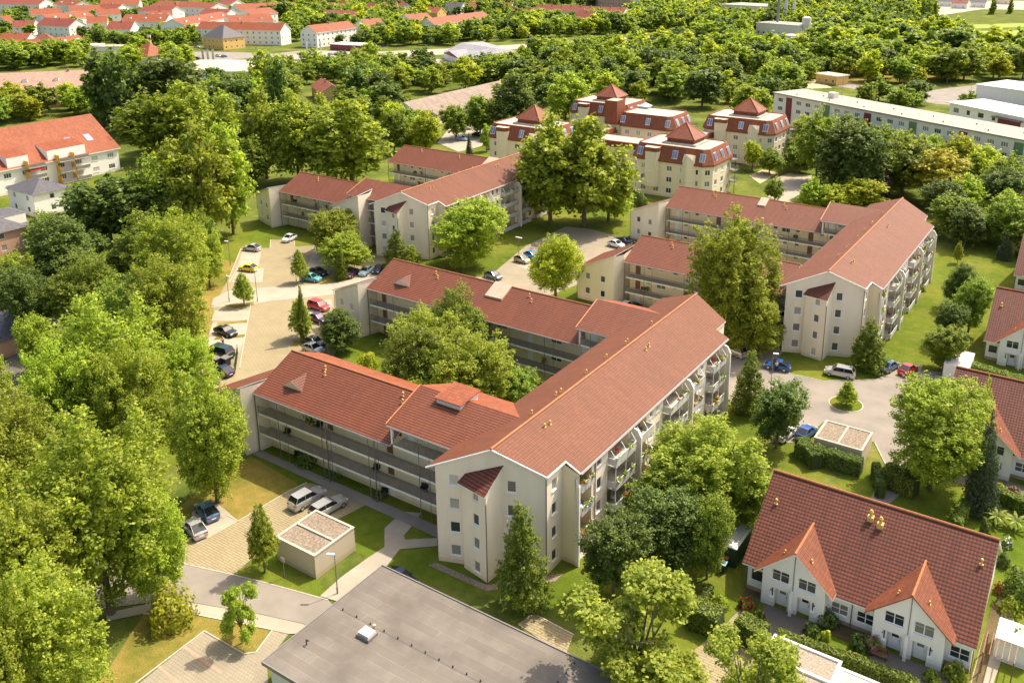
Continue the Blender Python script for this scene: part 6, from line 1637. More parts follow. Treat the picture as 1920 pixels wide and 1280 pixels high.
# world headings: +X = 0 deg, +Y = 90 deg
carc('suv', 'silver', (577, 943), 84, 'light silver car with black rear window, left one of the pair by the double garage')
carc('wagon', 'silver', (616, 958), 84, 'silver-white car right beside the double garage')
carc('hatch', 'steelblue', (389, 966), 165, 'blue-grey car parked under the tree by the block-paved lane')
carc('hatch', 'silver', (366, 998), 165, 'silver car half hidden by branches, nearest to the road at lower left')
carc('hatch', 'navy', (752, 1096), 0, 'dark blue car peeping out behind the flat grey roof')
carc('hatch', 'silver', (473, 470), 195, 'silver hatchback at the upper left of the car park', group='cars in the left car park')
carc('hatch', 'yellow', (466, 508), 195, 'bright yellow hatchback in the left car park', group='cars in the left car park')
carc('small', 'white', (543, 452), 278, 'white rounded small car in the bay on the lawn', group='cars in the left car park')
carc('sedan', 'navy', (596, 515), 0, 'dark blue saloon behind the turquoise car', group='cars in the left car park')
carc('hatch', 'turquoise', (584, 527), 14, 'turquoise hatchback beside the young tree', group='cars in the left car park')
carc('hatch', 'purple', (659, 518), -70, 'dark purple car, left of three parked nose-out at the wing', group='cars in the left car park')
carc('hatch', 'lightblue', (686, 514), -70, 'pale blue car, middle of three parked nose-out at the wing', group='cars in the left car park')
carc('hatch', 'navy', (711, 510), -70, 'dark blue car, right of three parked nose-out at the wing', group='cars in the left car park')
carc('mpv', 'red', (598, 580), 0, 'bright red car behind the slim trees', group='cars in the left car park')
carc('hatch', 'purple', (597, 603), 0, 'purple car half hidden behind a young tree', group='cars in the left car park')
carc('sedan', 'black', (424, 627), 0, 'black car with a pale windscreen, left side of the car park', group='cars in the left car park')
carc('van', 'darkgreen', (412, 668), 186, 'big very dark van beside the waste containers', group='cars in the left car park')
carc('hatch', 'navy', (418, 702), 180, 'dark blue car behind the waste containers, above the yellow bush', group='cars in the left car park')
carc('hatch', 'black', (590, 648), 0, 'black car beside the small round tree', group='cars in the left car park')
carc('hatch', 'silver', (588, 660), 0, 'silver car just above the near roof corner', group='cars in the left car park')
carc('small', 'sand', (979, 492), -8, 'sand-coloured small car on the courtyard drive', group='cars in the courtyard')
carc('small', 'skyblue', (997, 484), -8, 'bright blue small car beside the sand-coloured one', group='cars in the courtyard')
carc('hatch', 'grey', (925, 522), -8, 'grey car half hidden behind the middle roof', group='cars in the courtyard')
carc('hatch', 'white', (1155, 463), -8, 'white hatchback at the upper end of the courtyard drive', group='cars in the courtyard')
carc('sedan', 'navy', (1172, 457), -8, 'dark blue saloon at the white end wall', group='cars in the courtyard')
carc('hatch', 'white', (1176, 581), 0, 'white car seen between the two roofs', group='cars in the courtyard')
carc('sedan', 'black', (1192, 584), 0, 'black car seen between the two roofs', group='cars in the courtyard')
carc('mpv', 'silver', (1376, 664), 160, 'silver car with red tail lights in the shade of the big tree', group='cars at the turning circle')
blue = carc('hatch', 'blue', (1457, 692), 188, 'blue hatchback with its door open at the turning circle', group='cars at the turning circle')
db = MB(); db.box(-.03, .03, -.95, 0, .35, 1.0); do = db.build('open_door', PAINT['blue'], blue); do.location = (.55, -.85, 0); do.rotation_euler = (0, 0, radians(-18))
# the door hangs on the side that faces the camera
do.location = (.55, .85, 0); do.rotation_euler = (0, 0, radians(198))
carc('mpv', 'silver', (1574, 705), 186, 'large silver people carrier in front of the pale gable', group='cars at the turning circle')
carc('hatch', 'steelblue', (1667, 693), 75, 'blue-grey hatchback seen from behind beside the red one', group='cars at the turning circle')
carc('hatch', 'red', (1702, 699), 75, 'red hatchback seen from behind', group='cars at the turning circle')
carc('hatch', 'blue', (1511, 818), 80, 'blue car beside the low double garage', group='cars at the turning circle')
carc('hatch', 'white', (1472, 820), 80, 'white car mostly hidden by the trees next to the low garage', group='cars at the turning circle')
for x, y, c, an, t in ((857, 247, 'navy', 10, 'dark blue car at the far parking court, upper left one'), (874, 243, 'silver', 10, 'silver car at the far parking court, top one'), (866, 264, 'lightblue', 10, 'pale car at the far parking court, lower left one'), (896, 256, 'black', 20, 'black car at the far parking court, right one'), (925, 281, 'silver', 10, 'silver car beside the left mansard house')):
    carc('hatch', c, (x, y), an, t, group='cars in the far parking court')
FARC = [777, 793, 811, 823, 830, 820, 567, 598, 620, 632, 672, 695, 568, 370, 372, 420, 410, 1033, 1060, 720, 704, 480, 548]
k = 0
for x, y, c in ((777, 108, 'navy'), (793, 107, 'silver'), (811, 106, 'black'), (823, 130, 'silver'), (830, 132, 'red'), (820, 127, 'lightblue'), (567, 109, 'lightblue'), (598, 112, 'silver'), (620, 104, 'lightblue'), (632, 104, 'silver'), (672, 102, 'white'), (695, 102, 'red'), (568, 103, 'black'), (370, 90, 'silver'), (372, 112, 'black'), (420, 108, 'blue'), (410, 107, 'white'), (1033, 82, 'silver'), (1060, 81, 'grey'), (720, 88, 'navy'), (704, 90, 'grey'), (480, 112, 'white'), (548, 118, 'white')):
    k += 1
    carc('hatch', c, (x, y), random.choice((5, 95, 60, 20)), {'navy': 'dark blue', 'silver': 'silver', 'red': 'red', 'lightblue': 'pale blue', 'white': 'white', 'black': 'black', 'blue': 'blue', 'grey': 'grey'}[c] + ' car far off ' + ('at the supermarket car park' if 770 < x < 840 else 'on the main road' if x > 1000 else 'near the dealer flags' if 540 < x < 640 else 'by the yellow villa' if x < 490 else 'in front of the kiosk') + (', upper row' if y < 109 else ', lower row') + ', number %d from left' % (1 + sum(1 for q in FARC if q < x)), group='cars far off', small=True)

# ------------------------------------------------------------------ people
def person(p, face, label, shirt, trousers, hair='hair', pose='stand'):
    r = thing('person', (p[0], p[1], .08), label, 'person', None, face)
    def skin(name, verts, edges, rad, mat, parent, sub=1):
        me = bpy.data.meshes.new(name); me.from_pydata(verts, edges, []); me.materials.append(M[mat])
        o = bpy.data.objects.new(name, me); COL.objects.link(o); o.parent = parent
        m = o.modifiers.new('skin', 'SKIN'); m.use_smooth_shade = True
        me.skin_vertices[0].data[0].use_root = True
        for i, q in enumerate(rad): me.skin_vertices[0].data[i].radius = (q, q)
        if sub: s = o.modifiers.new('sub', 'SUBSURF'); s.levels = s.render_levels = sub
        return o
    lean = .12 if pose == 'lean' else .0
    V = [(0, 0, .95), (lean * .4, 0, 1.15), (lean, 0, 1.38), (lean + .01, 0, 1.48), (lean + .03, 0, 1.58), (lean + .03, 0, 1.68),
         (0, .1, .88), (.02, .11, .48), (-.01, .12, .08), (.12, .13, .03), (0, -.1, .88), (-.03, -.11, .48), (-.04, -.12, .08), (.09, -.13, .03),
         (lean, .19, 1.36), (lean + .02, .25, 1.10), (lean + .16, .24, .90), (lean + .22, .23, .84), (lean, -.19, 1.36), (lean + .04, -.25, 1.12), (lean + .20, -.22, .95), (lean + .27, -.2, .91)]
    E_ = [(0, 1), (1, 2), (2, 3), (3, 4), (4, 5), (0, 6), (6, 7), (7, 8), (8, 9), (0, 10), (10, 11), (11, 12), (12, 13), (2, 14), (14, 15), (15, 16), (16, 17), (2, 18), (18, 19), (19, 20), (20, 21)]
    Rr = [.135, .12, .14, .055, .085, .085, .085, .06, .045, .04, .085, .06, .045, .04, .06, .045, .035, .035, .06, .045, .035, .035]
    body = skin('body', V, E_, Rr, 'skin', r)
    sh = skin('shirt', [V[0], V[1], V[2], V[14], V[15], V[18], V[19]], [(0, 1), (1, 2), (2, 3), (3, 4), (2, 5), (5, 6)], [.15, .14, .155, .08, .06, .08, .06], shirt, r)
    tr = skin('trousers', [V[0], V[6], V[7], V[8], V[10], V[11], V[12]], [(0, 1), (1, 2), (2, 3), (0, 4), (4, 5), (5, 6)], [.15, .105, .085, .07, .105, .085, .07], trousers, r)
    hr = skin('hair', [(lean + .0, 0, 1.66), (lean + .01, 0, 1.73)], [(0, 1)], [.09, .085], hair, r)
    for sy, b in ((1, (lean + .22, .23, .84)), (-1, (lean + .27, -.2, .91))):
        vs = [b]; ed = []; ra = [.032]
        for i in range(5):
            dy = (-.03 + .015 * i) if i < 4 else -.045 * sy
            l = (.09, .10, .095, .075, .06)[i]
            vs += [(b[0] + l * .6, b[1] + dy, b[2] - .02), (b[0] + l, b[1] + dy * 1.1, b[2] - .05)]; k_ = len(vs); ed += [(0, k_ - 2), (k_ - 2, k_ - 1)]; ra += [.010, .008]
        skin('hand', vs, ed, ra, 'skin', r, 0)
    f = MB()
    for s in (-1, 1): f.box(lean + .10, lean + .115, s * .035 - .01, s * .035 + .01, 1.625, 1.64, 0)
    f.box(lean + .10, lean + .135, -.012, .012, 1.58, 1.62, 1); f.box(lean + .10, lean + .112, -.03, .03, 1.545, 1.553, 2)
    f.build('face', [M['black'], M['skin'], M['redcloth']], r)
person(at(419, 649), radians(-60), 'person in a white shirt standing behind the big dark van', 'shirt', 'redcloth', 'hair')
person(at(1455.5, 697.5), radians(120), 'person in a beige top at the open door of the blue car', 'beige', 'navy', 'hair', 'lean')

# ------------------------------------------------------------------ street furniture
def lamp(px, h, label, headdir=180, two=False, n='street_lamp'):
    p = at(*px); o = thing(n, (p[0], p[1], 0), label, 'street lamp', 'street lamps')
    mb = MB(o.location); mb.bar((p[0], p[1], 0), (p[0], p[1], h), .06, 0, 8, .04); mb.bar((p[0], p[1], 0), (p[0], p[1], .8), .09, 0, 8); mb.build('pole', M['metal'], o)
    a = radians(headdir)
    for s in ((0, pi) if two else (0,)):
        mb = MB(o.location); c = (p[0] + cos(a + s) * .38, p[1] + sin(a + s) * .38); mb.obox(c, a, .75, .26, h - .04, h + .1); mb.build('lamp_head', M['frame'], o)
lamp((633, 1113), 4.6, 'street lamp with a pale head at the path corner by the double garage', 210)
lamp((483, 566), 6.0, 'tall lamp post on the planting strip of the left car park', 30)
lamp((556, 532), 5.0, 'lamp post left of the turquoise car', 200)
lamp((430, 566), 5.0, 'lamp post at the tree edge left of the car park', 0)
lamp((432, 497), 5.0, 'lamp post by the poplars left of the yellow car', 200)
lamp((973, 480), 4.0, 'lamp post with two white heads on the lawn by the courtyard drive', 0, True)
lamp((1446, 716), 4.6, 'street lamp in front of the blue car at the turning circle', 20)
lamp((1022, 96), 12, 'tall lamp mast beside the distant main road', 20); lamp((1284, 64), 12, 'tall lamp mast at the right end of the distant main road', 20); lamp((852, 62 + 40), 9, 'lamp mast by the supermarket', 20)
lamp((1690, 150), 8, 'lamp post by the road behind the slab block, left one', 200); lamp((1820, 178), 8, 'lamp post by the road junction behind the office building', 200)
p = at(534, 1083.5); o = thing('parking_sign', (p[0], p[1], 0), 'small blank square sign on a thin post beside the double garage', 'sign')
mb = MB(o.location); mb.bar((p[0], p[1], 0), (p[0], p[1], 2.4), .035, 0, 6); mb.build('post', M['metal'], o); mb = MB(o.location); mb.obox((p[0] - .01, p[1] - .05), .1, .5, .03, 2.0, 2.5); mb.build('sign_plate', M['slabroof'], o)

def bin_(px, w_, d_, h, lid, label, body='black', ang=0):
    p = at(*px); o = thing('waste_container', (p[0], p[1], .03), label, 'waste container', 'waste containers of the left car park')
    a = radians(ang)
    mb = MB((p[0], p[1], .03)); mb.prism([(p[0] + x * cos(a) - y * sin(a), p[1] + x * sin(a) + y * cos(a)) for x, y in ((-w_ / 2 + .06, -d_ / 2 + .06), (w_ / 2 - .06, -d_ / 2 + .06), (w_ / 2 - .06, d_ / 2 - .06), (-w_ / 2 + .06, d_ / 2 - .06))], .15, h); mb.obox(p, a, w_, d_, h - .1, h - .02); mb.build('bin', M[body], o)
    mb = MB((p[0], p[1], .03)); mb.prism([(p[0] + x * cos(a) - y * sin(a), p[1] + x * sin(a) + y * cos(a)) for x, y in ((-w_ / 2, -d_ / 2), (w_ / 2, -d_ / 2), (w_ / 2, d_ / 2), (-w_ / 2, d_ / 2))], h - .018, [h + .04, h + .04, h + .16, h + .16]); mb.build('lid', M[lid], o)
    mb = MB((p[0], p[1], .03))
    for x in (-w_ / 2 + .15, w_ / 2 - .15):
        for y in (-d_ / 2 + .15, d_ / 2 - .15): q = (p[0] + x * cos(a) - y * sin(a), p[1] + x * sin(a) + y * cos(a)); mb.bar((q[0] - .03, q[1], .08), (q[0] + .03, q[1], .08), .08, 0, 8)
    mb.build('caster', M['rubber'], o)
for i, x in enumerate((388, 406, 424)): bin_((x, 686 - i), 1.35, 1.0, 1.25, 'metal', ('left', 'middle', 'right')[i] + ' one of three big black containers with grey lids')
bin_((390, 671), .75, .7, 1.05, 'orange', 'black bin with orange lid at the left end of the container row'); bin_((428, 669), .6, .7, 1.05, 'orange', 'black bin with orange lid, left of the right-hand pair'); bin_((437, 668), .6, .7, 1.05, 'orange', 'black bin with orange lid, right of the right-hand pair')
bin_((416, 671), 1.3, .9, 1.25, 'bluelid', 'container with a pale blue lid in the middle of the row', 'red')
p = at(443, 682); o = thing('container_fence', (p[0], p[1], 0), 'dark green mesh fence along the right side of the waste containers', 'fence')
a, b = at(441, 700), at(446, 664); mb = MB(o.location); rail_mb(mb, a, b, 0, 1.5, .2); mb.build('mesh_panel', M['darkgreen'], o)
mb = MB(o.location)
for t in (0, .5, 1): q = (a[0] + (b[0] - a[0]) * t, a[1] + (b[1] - a[1]) * t); mb.bar((q[0], q[1], 0), (q[0], q[1], 1.7), .05)
mb.build('post', M['darkgreen'], o)
bin_((1361, 1060), .6, .7, 1.05, 'orange', 'dark waste bin with orange lid by the green garden shed'); bin_((1356, 1072), .6, .7, 1.05, 'bluelid', 'dark waste bin with pale blue lid by the green garden shed')
# small red fence near the right block, pergola, bench, garden things
p = at(1652, 655); o = thing('terrace_fence', (p[0], p[1], 0), 'low red wooden fence at the corner of the right block', 'fence')
mb = MB(o.location); rail_mb(mb, at(1648, 662), at(1662, 645), 0, 1.1, .25); mb.build('pickets', M['wood'], o)
p = at(1648, 1232); o = thing('garden_bench', (p[0], p[1], 0), 'dark slatted garden seat beside the pink flowers', 'bench')
mb = MB(o.location)
for i in range(4): mb.box(p[0] - .7, p[0] + .7, p[1] - .3 + i * .15, p[1] - .2 + i * .15, .42, .46)
mb.build('seat', M['wood'], o); mb = MB(o.location)
for i in range(3): mb.box(p[0] - .7, p[0] + .7, p[1] + .28, p[1] + .32, .55 + i * .15, .65 + i * .15)
mb.build('backrest', M['wood'], o)
for x in (-.62, .62):
    for y in (-.25, .28): mb = MB(o.location); mb.box(p[0] + x - .03, p[0] + x + .03, p[1] + y - .03, p[1] + y + .03, 0, .42 if y < 0 else 1.0); mb.build('leg', M['black'], o)
p = at(1868, 1250); o = thing('pergola', (p[0], p[1], 0), 'wooden pergola with climbing plants at the lower right corner', 'pergola')
mb = MB(o.location)
for i in range(6): mb.box(p[0] - 1.2 + i * .5, p[0] - 1.12 + i * .5, p[1] - 1.6, p[1] + 1.4, 2.2, 2.32)
mb.build('slats', M['wood'], o)
for x in (-1.1, 1.3):
    for y in (-1.5, 1.3): mb = MB(o.location); mb.box(p[0] + x - .05, p[0] + x + .05, p[1] + y - .05, p[1] + y + .05, 0, 2.2); mb.build('post', M['wood'], o)
def blob_plant(name, px, w_, h, leaf, label, cat='shrub', flower=None, nleaf=350, group=None, world=None):
    p = world or at(*px)
    global rng
    rng = np.random.default_rng(int(abs(p[0] * 7 + p[1] * 13)) + 1)
    r = thing(name, (p[0], p[1], 0), label, cat, group)
    d = rng.normal(size=(nleaf, 3)); d /= np.linalg.norm(d, axis=1, keepdims=True); d[:, 2] = np.abs(d[:, 2]) * 1.0
    lob = 1 + .22 * np.sin(d[:, 0] * 5 + p[0]) * np.cos(d[:, 1] * 4 + p[1])
    c = d * np.array([w_ / 2, w_ / 2, h]) * (rng.uniform(.65, 1.0, size=(nleaf, 1))) * lob[:, None]
    c[:, 2] = np.maximum(c[:, 2], .04)
    V = leaf_quads(c, d + rng.normal(scale=.5, size=d.shape), np.full(nleaf, .17) * (1 + w_ * .12))
    mats = [L[leaf]]; ex = None
    if flower: mats.append(M[flower]); ex = (rng.uniform(size=nleaf) < .3).astype(int)
    me = quads_mesh('foliage', V, mats, ex); o = bpy.data.objects.new('foliage', me); COL.objects.link(o); o.parent = r
    return r
M['pinkflower'] = flat('pink_flower', (0.45, 0.05, 0.28), 0.8, 0.2)
def hedge(pts, w_, h, label, leaf='H', name='clipped_hedge', px=True, dens=170):
    global rng
    q = [at(*p) if px else p for p in pts]
    rng = np.random.default_rng(int(abs(q[0][0] * 11)) + 5)
    r = thing(name, (q[0][0], q[0][1], 0), label, 'hedge')
    Vs = []; core = MB(r.location)
    for a, b in zip(q, q[1:]):
        U, l = unit(a, b); n = int(dens * l * (2 * h + w_))
        s = rng.uniform(0, l, n); side = rng.uniform(0, 2 * h + w_, n)
        off = np.where(side < h, -w_ / 2, np.where(side < h + w_, side - h - w_ / 2, w_ / 2)); z = np.where(side < h, side, np.where(side < h + w_, h, 2 * h + w_ - side))
        nx = np.where(side < h, -1.0, np.where(side < h + w_, 0, 1.0)); nz = np.where((side >= h) & (side < h + w_), 1.0, .1)
        jit = .08 * np.sin(s * 3.1) + rng.normal(scale=.05, size=n)
        X = a[0] + U[0] * s - U[1] * (off + nx * jit) - r.location[0]; Y = a[1] + U[1] * s + U[0] * (off + nx * jit) - r.location[1]
        C = np.stack([X, Y, np.maximum(.02, z + nz * jit)], 1); Nn = np.stack([-U[1] * nx, U[0] * nx, nz], 1) + rng.normal(scale=.5, size=(n, 3))
        Vs.append(leaf_quads(C, Nn, rng.uniform(.10, .2, n)))
        core.obox(((a[0] + b[0]) / 2, (a[1] + b[1]) / 2), atan2(U[1], U[0]), l, w_ - .12, 0, h - .06)
    me = quads_mesh('foliage', np.vstack(Vs), [L[leaf]]); o = bpy.data.objects.new('foliage', me); COL.objects.link(o); o.parent = r
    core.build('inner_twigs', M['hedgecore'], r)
    return r
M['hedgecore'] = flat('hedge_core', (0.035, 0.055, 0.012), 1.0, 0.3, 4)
hedge([(1455, 1202), (1595, 1250), (1720, 1300)], .9, 1.2, 'long low ivy hedge behind the pale gravel-roofed garage')
hedge([(1292, 1165), (1350, 1188)], 2.0, 2.3, 'big clipped dark hedge block left of the near white house')
hedge([(1383, 1190), (1432, 1218)], 1.8, 2.2, 'clipped hedge block at the paved forecourt of the near white house')
hedge([(1330, 1110), (1310, 1150)], .8, 1.0, 'short narrow hedge running towards the green garden shed')
hedge([(1655, 905), (1716, 930)], 2.2, 2.4, 'thick dark clipped hedge beyond the near brown roof')
hedge([(1789, 1000), (1832, 925)], 1.0, 1.6, 'left arm of the light hedge around the palm garden')
hedge([(1832, 925), (1930, 965), (1990, 985)], 1.1, 1.7, 'long light green clipped hedge above the palm garden')
hedge([(1795, 690), (1900, 722), (1960, 735)], 1.6, 1.5, 'long hedge in front of the second brown-roofed house')
hedge([(-28.5, 101.9), (-20.6, 101.9)], 1.5, 2.1, 'dark hedge along the front of the low double garage', 'D', px=False)
hedge([(1500, 845), (1530, 880)], 1.5, 2.0, 'dark hedge left of the low double garage', 'D')
hedge([(1640, 890), (1650, 935)], .8, 1.8, 'narrow arched hedge beside the garden lawn', 'D')
for px, w_, h, lf, t, fl in (((1548, 1200), .9, 1.1, 'Y', 'small ball-shaped yellow-green topiary on the front lawn', None), ((1520, 1190), 1.6, 1.2, 'D', 'round dark shrub left of the ball topiary', None), ((1552, 1172), 2.0, 1.8, 'D', 'dark shrub against the wall of the near white house', None),
        ((1636, 1217), 1.8, 1.4, 'R', 'magenta flowering shrub beside the second porch', 'pinkflower'), ((1610, 1215), 2.0, 1.5, 'D', 'dark shrub beside the magenta flowers', None), ((1400, 1140), 1.8, 1.2, 'R', 'shrub with small red flowers at the first porch', 'redcloth'), ((1420, 1160), 1.6, 1.0, 'R', 'low green shrub in the shade of the first porch', None),
        ((1350, 1140), 1.8, 1.6, 'P', 'light green bush by the narrow hedge', None), ((1790, 1270), 2.2, 1.6, 'R', 'round bush at the bottom edge right of the white house', None), ((1745, 1275), 1.4, 1.0, 'R', 'small bush at the bottom edge near the second porch', None),
        ((1845, 1000), 1.2, 2.0, 'D', 'small upright conifer next to the palms', None), ((1875, 1110), 1.4, 1.2, 'R', 'shrub with red flowers along the right wall of the white house, lower one', 'redcloth'), ((1880, 1060), 1.5, 1.6, 'D', 'dark shrub along the right wall of the white house, upper one', None), ((1888, 1025), 1.2, 1.2, 'R', 'shrub with white flowers near the roof corner of the white house', 'frame'),
        ((1905, 1215), 2.6, 2.6, 'R', 'bush beside the white garden shed roof', None), ((1895, 1150), 2.2, 2.0, 'P', 'grey-green bush above the white garden shed', None), ((1908, 1130), 3.4, 4.0, 'D', 'tall dark bush at the right edge of the garden', None),
        ((1693, 925), 1.2, 1.5, 'R', 'small bush on the lawn in front of the dark hedge', None), ((575, 872), 2.6, 2.4, 'D', 'dark bush at the gallery front of the near wing', None), ((690, 690), 3.4, 2.6, 'Y', 'light bush beside the courtyard path', None), ((668, 700), 1.8, 1.0, 'Y', 'low yellow-green bush at the end of the courtyard path', None),
        ((322, 1168), 4.4, 4.2, 'Y', 'round yellow-green bush on the dry grass beside the road', None), ((1725, 545), 2.0, 1.6, 'R', 'green shrub at the far corner of the right block', None), ((1180, 470), 2.4, 1.4, 'D', 'dark shrub at the white end wall', None), ((1200, 385), 4, 3.4, 'D', 'dark bush beside the nearest mansard house', None), ((1900, 925), 1.4, .9, 'R', 'pink flower bush in the palm garden', 'pinkflower'), ((1873, 918), 1.2, .9, 'Y', 'light round plant in the palm garden', None)):
    blob_plant('shrub', px, w_, h, lf, t, 'shrub', fl, 420 if w_ < 3 else 1500)
def palm(px, h, label):
    p = at(*px); r = thing('palm', (p[0], p[1], 0), label, 'palm'); mb = MB(r.location); mb.bar((p[0], p[1], 0), (p[0], p[1], h * .4), .16, 0, 8, .12); mb.build('trunk', M['bark'], r)
    for i in range(14):
        a = i * 2.4; e = .9 - .6 * (i % 3) / 2; f = MB(r.location); prev = None
        for s in range(6):
            t = s / 5; d = t * h * .62; z = h * .4 + sin(e) * d - .55 * t * t * h * .6; x, y = p[0] + cos(a) * d, p[1] + sin(a) * d; w_ = .16 * sin(pi * (t * .85 + .15)) + .02
            q = [(x - sin(a) * w_, y + cos(a) * w_, z - .05), (x, y, z), (x + sin(a) * w_, y - cos(a) * w_, z - .05)]
            if prev: f.poly([prev[0], prev[1], q[1], q[0]]); f.poly([prev[1], prev[2], q[2], q[1]])
            prev = q
        f.build('frond', L['H'], r)
palm((1866, 982), 2.6, 'left of two small palms on the lawn at the right edge'); palm((1903, 992), 2.6, 'right of two small palms on the lawn at the right edge')

# bicycles under the near wing
def bicycle(x, y, ang, label):
    o = thing('bicycle', (x, y, .04), label, 'bicycle', 'bicycles leaning at the near gallery', ang)
    for sx in (-.52, .52):
        t = MB(); 
        for i in range(16):
            a, b = 2 * pi * i / 16, 2 * pi * (i + 1) / 16
            t.bar((sx + .33 * cos(a), 0, .34 + .33 * sin(a)), (sx + .33 * cos(b), 0, .34 + .33 * sin(b)), .022, 0, 4)
        for i in range(4): a = pi * i / 4; t.bar((sx + .32 * cos(a), 0, .34 + .32 * sin(a)), (sx - .32 * cos(a), 0, .34 - .32 * sin(a)), .006, 0, 3)
        t.build('wheel', M['rubber'], o)
    f = MB()
    for a, b in (((-.52, 0, .34), (-.05, 0, .32)), ((-.05, 0, .32), (-.15, 0, .85)), ((-.15, 0, .8), (.38, 0, .82)), ((-.05, 0, .32), (.4, 0, .75)), ((.52, 0, .34), (.38, 0, .95)), ((-.52, 0, .34), (-.14, 0, .75))): f.bar(a, b, .02, 0, 5)
    f.build('frame', M['metal'], o)
    f = MB(); f.box(-.27, -.05, -.06, .06, .86, .92); f.build('saddle', M['black'], o)
    f = MB(); f.bar((.36, -.26, .98), (.36, .26, .98), .018, 0, 5); f.build('handlebar', M['metal'], o)
for px, t in (((636, 884), 'bicycle at the left post under the near gallery'), ((645, 890), 'bicycle right beside it under the near gallery, close to the twin posts'), ((724, 921), 'bicycle at the right post under the near gallery'), ((733, 925), 'rightmost bicycle under the near gallery')):
    p = at(*px); bicycle(p[0], 66.5, radians(random.choice((75, 100))), t)

